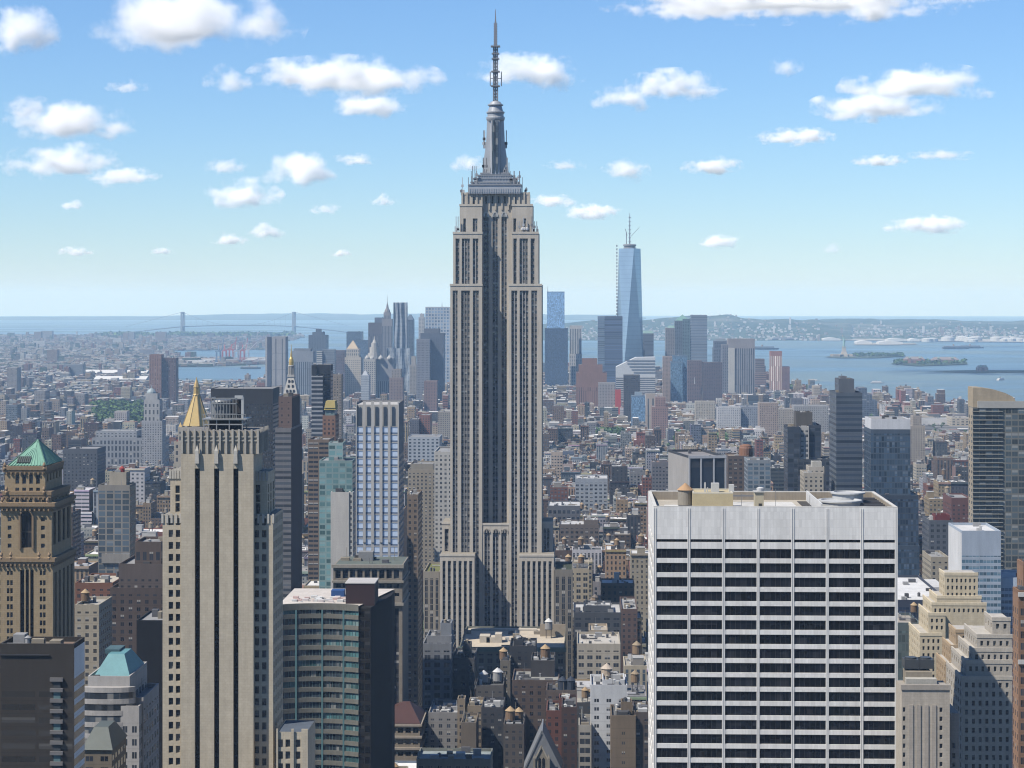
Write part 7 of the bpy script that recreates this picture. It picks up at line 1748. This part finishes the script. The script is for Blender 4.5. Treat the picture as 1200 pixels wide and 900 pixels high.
# ---------------------------------------------------------------- suspension bridge at the bay's mouth
def bridge():
    xa, ya = G(214, 392.6); xb, yb = G(344.5, 392.2); A, B = Vector((xa, ya, -drop(xa, ya))), Vector((xb, yb, -drop(xb, yb)))
    rt = thing('suspension_bridge', 'long hazy suspension bridge with two tall towers across the bay mouth', 'bridge', tuple((A + B) / 2))
    u = (B - A).normalized(); n = Vector((-u.y, u.x, 0)); H = 172; dk = 62
    for P in (A, B):
        m = MB((.22, .24, .26))
        for s in (-1, 1): c = P + u * 0 + n * 14 * s; m.bar(tuple(c + u * 9 * s), tuple(c + u * 9 * s + Vector((0, 0, H))), 7.5, r2=6)
        for z in (dk - 5, H - 8): c = P + Vector((0, 0, z)); m.bar(tuple(c - n * 14 - u * 9), tuple(c + n * 14 + u * 9), 5)
        m.build('bridge_tower', [TRIM], rt)
    L = (B - A).length; m = MB((.20, .22, .24)); pts = []
    for k in range(-14, 41):
        f = k / 26; p = A + (B - A) * f; pts.append(p + Vector((0, 0, dk + 9 * (1 - (2 * f - 1) ** 2) - (0 if 0 <= f <= 1 else min(44, 40 * (abs(f - .5) - .5))))))
    for p, q in zip(pts, pts[1:]): m.bar(tuple(p), tuple(q), 3.4)
    m.build('deck', [TRIM], rt)
    m = MB((.24, .26, .28)); c = []
    for k in range(41):
        f = k / 40; c.append(A + (B - A) * f + Vector((0, 0, dk + 8 + (H - dk - 8) * (2 * f - 1) ** 2)))
    c = [A - u * 420 + Vector((0, 0, dk))] + c + [B + u * 420 + Vector((0, 0, dk))]
    for p, q in zip(c, c[1:]): m.bar(tuple(p), tuple(q), .9)
    m.build('main_cable', [TRIM], rt)
    m = MB((.24, .26, .28))
    for k in range(2, 40, 2): p = c[k]; f = (k - 1) / 40; m.bar(tuple(p), (p.x, p.y, (A + (B - A) * f).z + dk + 6), .5)
    m.build('hangers', [TRIM], rt)['kind'] = 'stuff'
bridge()

# ---------------------------------------------------------------- statue on its star shaped fort
def statue():
    x, y = G(989, 418.2); z = 3 - drop(x, y); rt = thing('statue', 'green robed statue with raised torch on a stone pedestal in the bay', 'statue', (x, y, z))
    b = MB((.34, .30, .24)); star = [(x + (62 if k % 2 else 40) * math.cos(math.pi * k / 11), y + (62 if k % 2 else 40) * math.sin(math.pi * k / 11)) for k in range(22)]; b.prism(star, z - 2, z + 9, 0, 0, plain=True); b.build('fort', [STONE], rt)
    b = MB((.42, .37, .30)); sq = lambda w: [(x - w, y - w), (x + w, y - w), (x + w, y + w), (x - w, y + w)]
    b.frustum(sq(14), z + 9, sq(11), z + 20); b.frustum(sq(9.5), z + 20, sq(7), z + 40); b.frustum(sq(8), z + 40, sq(8), z + 44); b.build('pedestal', [STONE], rt)
    b = MB((.24, .40, .35)); q = z + 44
    b.lathe(x, y, [(6.2, q), (6.0, q + 6), (5.4, q + 14), (4.6, q + 22), (4.9, q + 27), (4.4, q + 30), (1.7, q + 32), (1.6, q + 33), (2.3, q + 35), (2.3, q + 37.5), (1.2, q + 39.5)], 14)
    b.bar((x - 3.8, y, q + 29), (x - 6, y, q + 38), 1.6, r2=1.2); b.bar((x - 6, y, q + 38), (x - 6.4, y, q + 45), 1.1, r2=.8); b.bar((x + 3.6, y, q + 28), (x + 5.4, y - 2.5, q + 20), 1.5, r2=1.1)
    b.build('robed_figure', [COPPER], rt)
    b = MB((.24, .40, .35)); b.pbox(x + 4, x + 6.5, y - 4, y - 2.6, q + 18, q + 25); b.build('tablet', [COPPER], rt)
    b = MB((.24, .40, .35))
    for k in range(7): a = math.pi * (k + .5) / 7; b.bar((x + 2 * math.cos(a), y, q + 37.5 + 1.6 * math.sin(a)), (x + 5 * math.cos(a), y, q + 37.5 + 4.2 * math.sin(a)), .3, r2=.1)
    b.build('crown', [COPPER], rt)
    b = MB((.6, .45, .16)); b.lathe(x - 6.4, y, [(.9, q + 45), (1.6, q + 46), (1.4, q + 48), (.2, q + 51)], 8); b.build('torch', [GOLD], rt)
statue()
def station():
    for (a, b_, py, h, col, lab, nm) in ((1060, 1084, 426.5, 16, (.30, .16, .12), 'red roofed island station building with corner turrets', 'station_building'), (1092, 1124, 426, 13, (.24, .17, .14), 'long brown hospital building on the flat island', 'hospital_building'), (1146, 1158, 436, 11, (.24, .14, .12), 'brown terminal with pointed roof on the jetty at right', 'terminal_building')):
        x0, y0 = G(a, py); x1, _ = G(b_, py); z = 3 - drop(x0, y0); rt = thing(nm, lab, 'building', (x0, y0, z)); m = MB(col, SMALL); m.box(x0, x1, y0, y0 + 40, z - 2, z + h, 0); m.build('wall', [FAC], rt)
        r = MB((.24, .20, .18)); k = (x1 - x0) * .12; r.frustum([(x0, y0), (x1, y0), (x1, y0 + 40), (x0, y0 + 40)], z + h, [(x0 + k, y0 + 18), (x1 - k, y0 + 18), (x1 - k, y0 + 22), (x0 + k, y0 + 22)], z + h + 10); r.build('roof', [COPPER], rt)
        for xx in (x0 + (x1 - x0) * .25, x0 + (x1 - x0) * .75):
            t = MB(col); t.box(xx - 5, xx + 5, y0 - 4, y0 + 6, z, z + h + 5, 0); t.col = (.2, .3, .26); t.pyramid([(xx - 5.5, y0 - 4.5), (xx + 5.5, y0 - 4.5), (xx + 5.5, y0 + 6.5), (xx - 5.5, y0 + 6.5)], z + h + 5, (xx, y0 + 1, z + h + 13)); t.build('turret', [TRIM], rt)
station()

# ---------------------------------------------------------------- boats
def boat(px, py, L, label, wake=0, col=(.66, .66, .66), hull=(.60, .60, .60), kind='ferry', rot=0, decks=2):
    x, y = G(px, py); z = -drop(x, y); rt = thing(kind, label, 'boat', (x, y, z)); w = L * .13
    out = lambda k, s: [(x - L * .5, y - w * s), (x + L * .3, y - w * s), (x + L * .44, y - w * .6 * s), (x + L * .5 * k, y), (x + L * .44, y + w * .6 * s), (x + L * .3, y + w * s), (x - L * .5, y + w * s)]
    m = MB(hull); m.frustum(out(.96, .8), z - .5, out(1, 1), z + L * .055); m.build('hull', [TRIM], rt)
    m = MB(col); zz = z + L * .055
    for k in range(decks): f = 1 - .16 * k; m.pbox(x - L * .44 * f, x + L * .32 * f, y - w * .8 * f, y + w * .8 * f, zz, zz + L * .05); zz += L * .0502
    m.build('deck_house', [TRIM], rt)
    m = MB((.3, .2, .12)); m.lathe(x - L * .08, y, [(L * .03, zz), (L * .03, zz + L * .06)], 8); m.build('funnel', [TRIM], rt)
    if wake:
        m = MB((.62, .66, .68)); s = 1 if wake > 0 else -1; a = abs(wake)
        p = [(x + s * L * .4, y - 4), (x + s * a * .4, y - 8), (x + s * a, y - 3), (x + s * a, y + 3), (x + s * a * .4, y + 9), (x + s * L * .4, y + 5)]
        m.face([(q[0], q[1], .25 - drop(q[0], q[1])) for q in p], 0, None, True); m.build('wake', [TRIM], rt)
    rt.rotation_euler.z = R(rot)
boat(1028, 449, 40, 'white ferry trailing a long wake across the bay', 190)
boat(954, 446.5, 34, 'white ferry with short wake left of the long waked one', 62)
boat(1173, 445.5, 42, 'white ferry alone near the right edge of the bay', 0, rot=50)
boat(1088, 462.5, 16, 'tiny white sailing yacht below the long waked ferry', 0, decks=1, kind='yacht')
boat(896, 409.5, 150, 'dark barge moored in the bay left of the statue', 0, (.12, .13, .15), (.10, .11, .13), 'barge', decks=1)
boat(1120, 408.6, 140, 'dark freighter, left one of two anchored right of statue', 0, (.14, .15, .17), (.10, .11, .13), 'freighter', decks=1)
boat(1139, 407.8, 130, 'dark freighter, right one of two anchored right of statue', 0, (.14, .15, .17), (.10, .11, .13), 'freighter', decks=1)
boat(920, 398.8, 170, 'long dark freighter close under the far wooded shore', 0, (.2, .2, .22), (.12, .12, .14), 'freighter', decks=1)
boat(294, 431.8, 76, 'dark cargo ship in the river channel at left', 0, (.3, .3, .3), (.08, .09, .11), 'freighter', decks=1)
boat(350, 425.5, 90, 'pale cargo ship moored near the two toned slab', 0, (.5, .5, .5), (.3, .3, .32), 'freighter', decks=2)
# container cranes
for i, px in enumerate((256, 263, 271, 277, 284, 289)):
    x, y = G(px, 426 - (i % 3) * 1.0); z = 3 - drop(x, y); c = (.42, .12, .12) if i in (1, 2, 4) else ((.5, .5, .52) if i != 0 else (.16, .24, .36))
    rt = thing('dock_crane', ('blue', 'red', 'red', 'white', 'red', 'white')[i] + ' container crane on the dock beyond the river, ' + ('leftmost', 'second from left', 'third from left', 'fourth from left', 'fifth from left', 'rightmost')[i], 'crane', (x, y, z), 'dock cranes beyond the river')
    m = MB(c); h = 46
    for sx in (-9, 9):
        for sy in (-10, 10): m.bar((x + sx, y + sy, z), (x + sx * .8, y + sy, z + h), 1.6)
    for zz in (16, h): 
        for sy in (-10, 10): m.bar((x - 9, y + sy, z + zz), (x + 9, y + sy, z + zz), 1.4)
    m.bar((x, y - 10, z + h), (x, y + 10, z + h + 24), 1.2); m.bar((x, y + 10, z + h), (x, y + 10, z + h + 24), 1.2); m.build('portal', [TRIM], rt)
    m = MB(c); m.bar((x - 14, y, z + h), (x + 14, y, z + h + 4), 1.8); m.bar((x + 14, y, z + h + 4), (x + (44 if i % 2 else 22), y, z + h + (34 if i % 2 else 52)), 1.5); m.build('boom', [TRIM], rt)
def container_yard():
    m = MB(); r = random.Random(4)
    for _ in range(420):
        x, y = G(r.uniform(222, 308), r.uniform(422.6, 426.8)); m.col = r.choice(((.35, .1, .08), (.1, .16, .28), (.45, .42, .38), (.5, .5, .5), (.3, .2, .12))); z = 3 - drop(x, y); m.pbox(x, x + 12.2, y, y + 2.6, z, z + 2.6 * r.randint(1, 4))
    for _ in range(40):
        x, y = G(r.uniform(200, 315), r.uniform(423, 428)); m.col = r.choice(((.5, .48, .45), (.3, .24, .2), (.6, .6, .6))); z = 3 - drop(x, y); m.pbox(x, x + r.uniform(30, 80), y, y + 40, z, z + r.uniform(8, 14))
    o = m.build('container_yard', [TRIM]); o['kind'] = 'stuff'; tag(o, 'stacked containers and sheds on the dock beyond the river', 'containers')
container_yard()
# apartment towers that stand alone on the far left skyline
for i, (a, b, pt, Y, lab) in enumerate(((40, 48, 389, 13500, 'left hazy apartment block on the far left shore'), (48.5, 61, 388, 13600, 'right hazy apartment block on the far left shore'), (144, 150, 390, 13300, 'left block of the hazy pair left of the bridge'), (150.5, 157, 389, 13300, 'right block of the hazy pair left of the bridge'), (182, 194, 389, 13200, 'hazy apartment block just left of the bridge tower'), (74, 97, 427, 6900, 'grey apartment slab among the far left houses'), (55, 67, 410, 8600, 'dark church like block among far left houses'), (8, 20, 431, 5600, 'slate office slab at the far left edge'), (40, 53, 458, 4600, 'beige apartment block at far left, nearer'), (88, 99, 462, 4700, 'dark apartment block left of the green slope'), (196, 206, 480, 4300, 'teal blue office box below the red brown slab'))):
    T('apartment_tower', lab, 'building', [(a, b, pt, Y, 40, fr.choice(((.22, .17, .14), (.26, .25, .25), (.2, .22, .25))), SMALL)], GREY, ybot=pt, par=.5, cl=1)
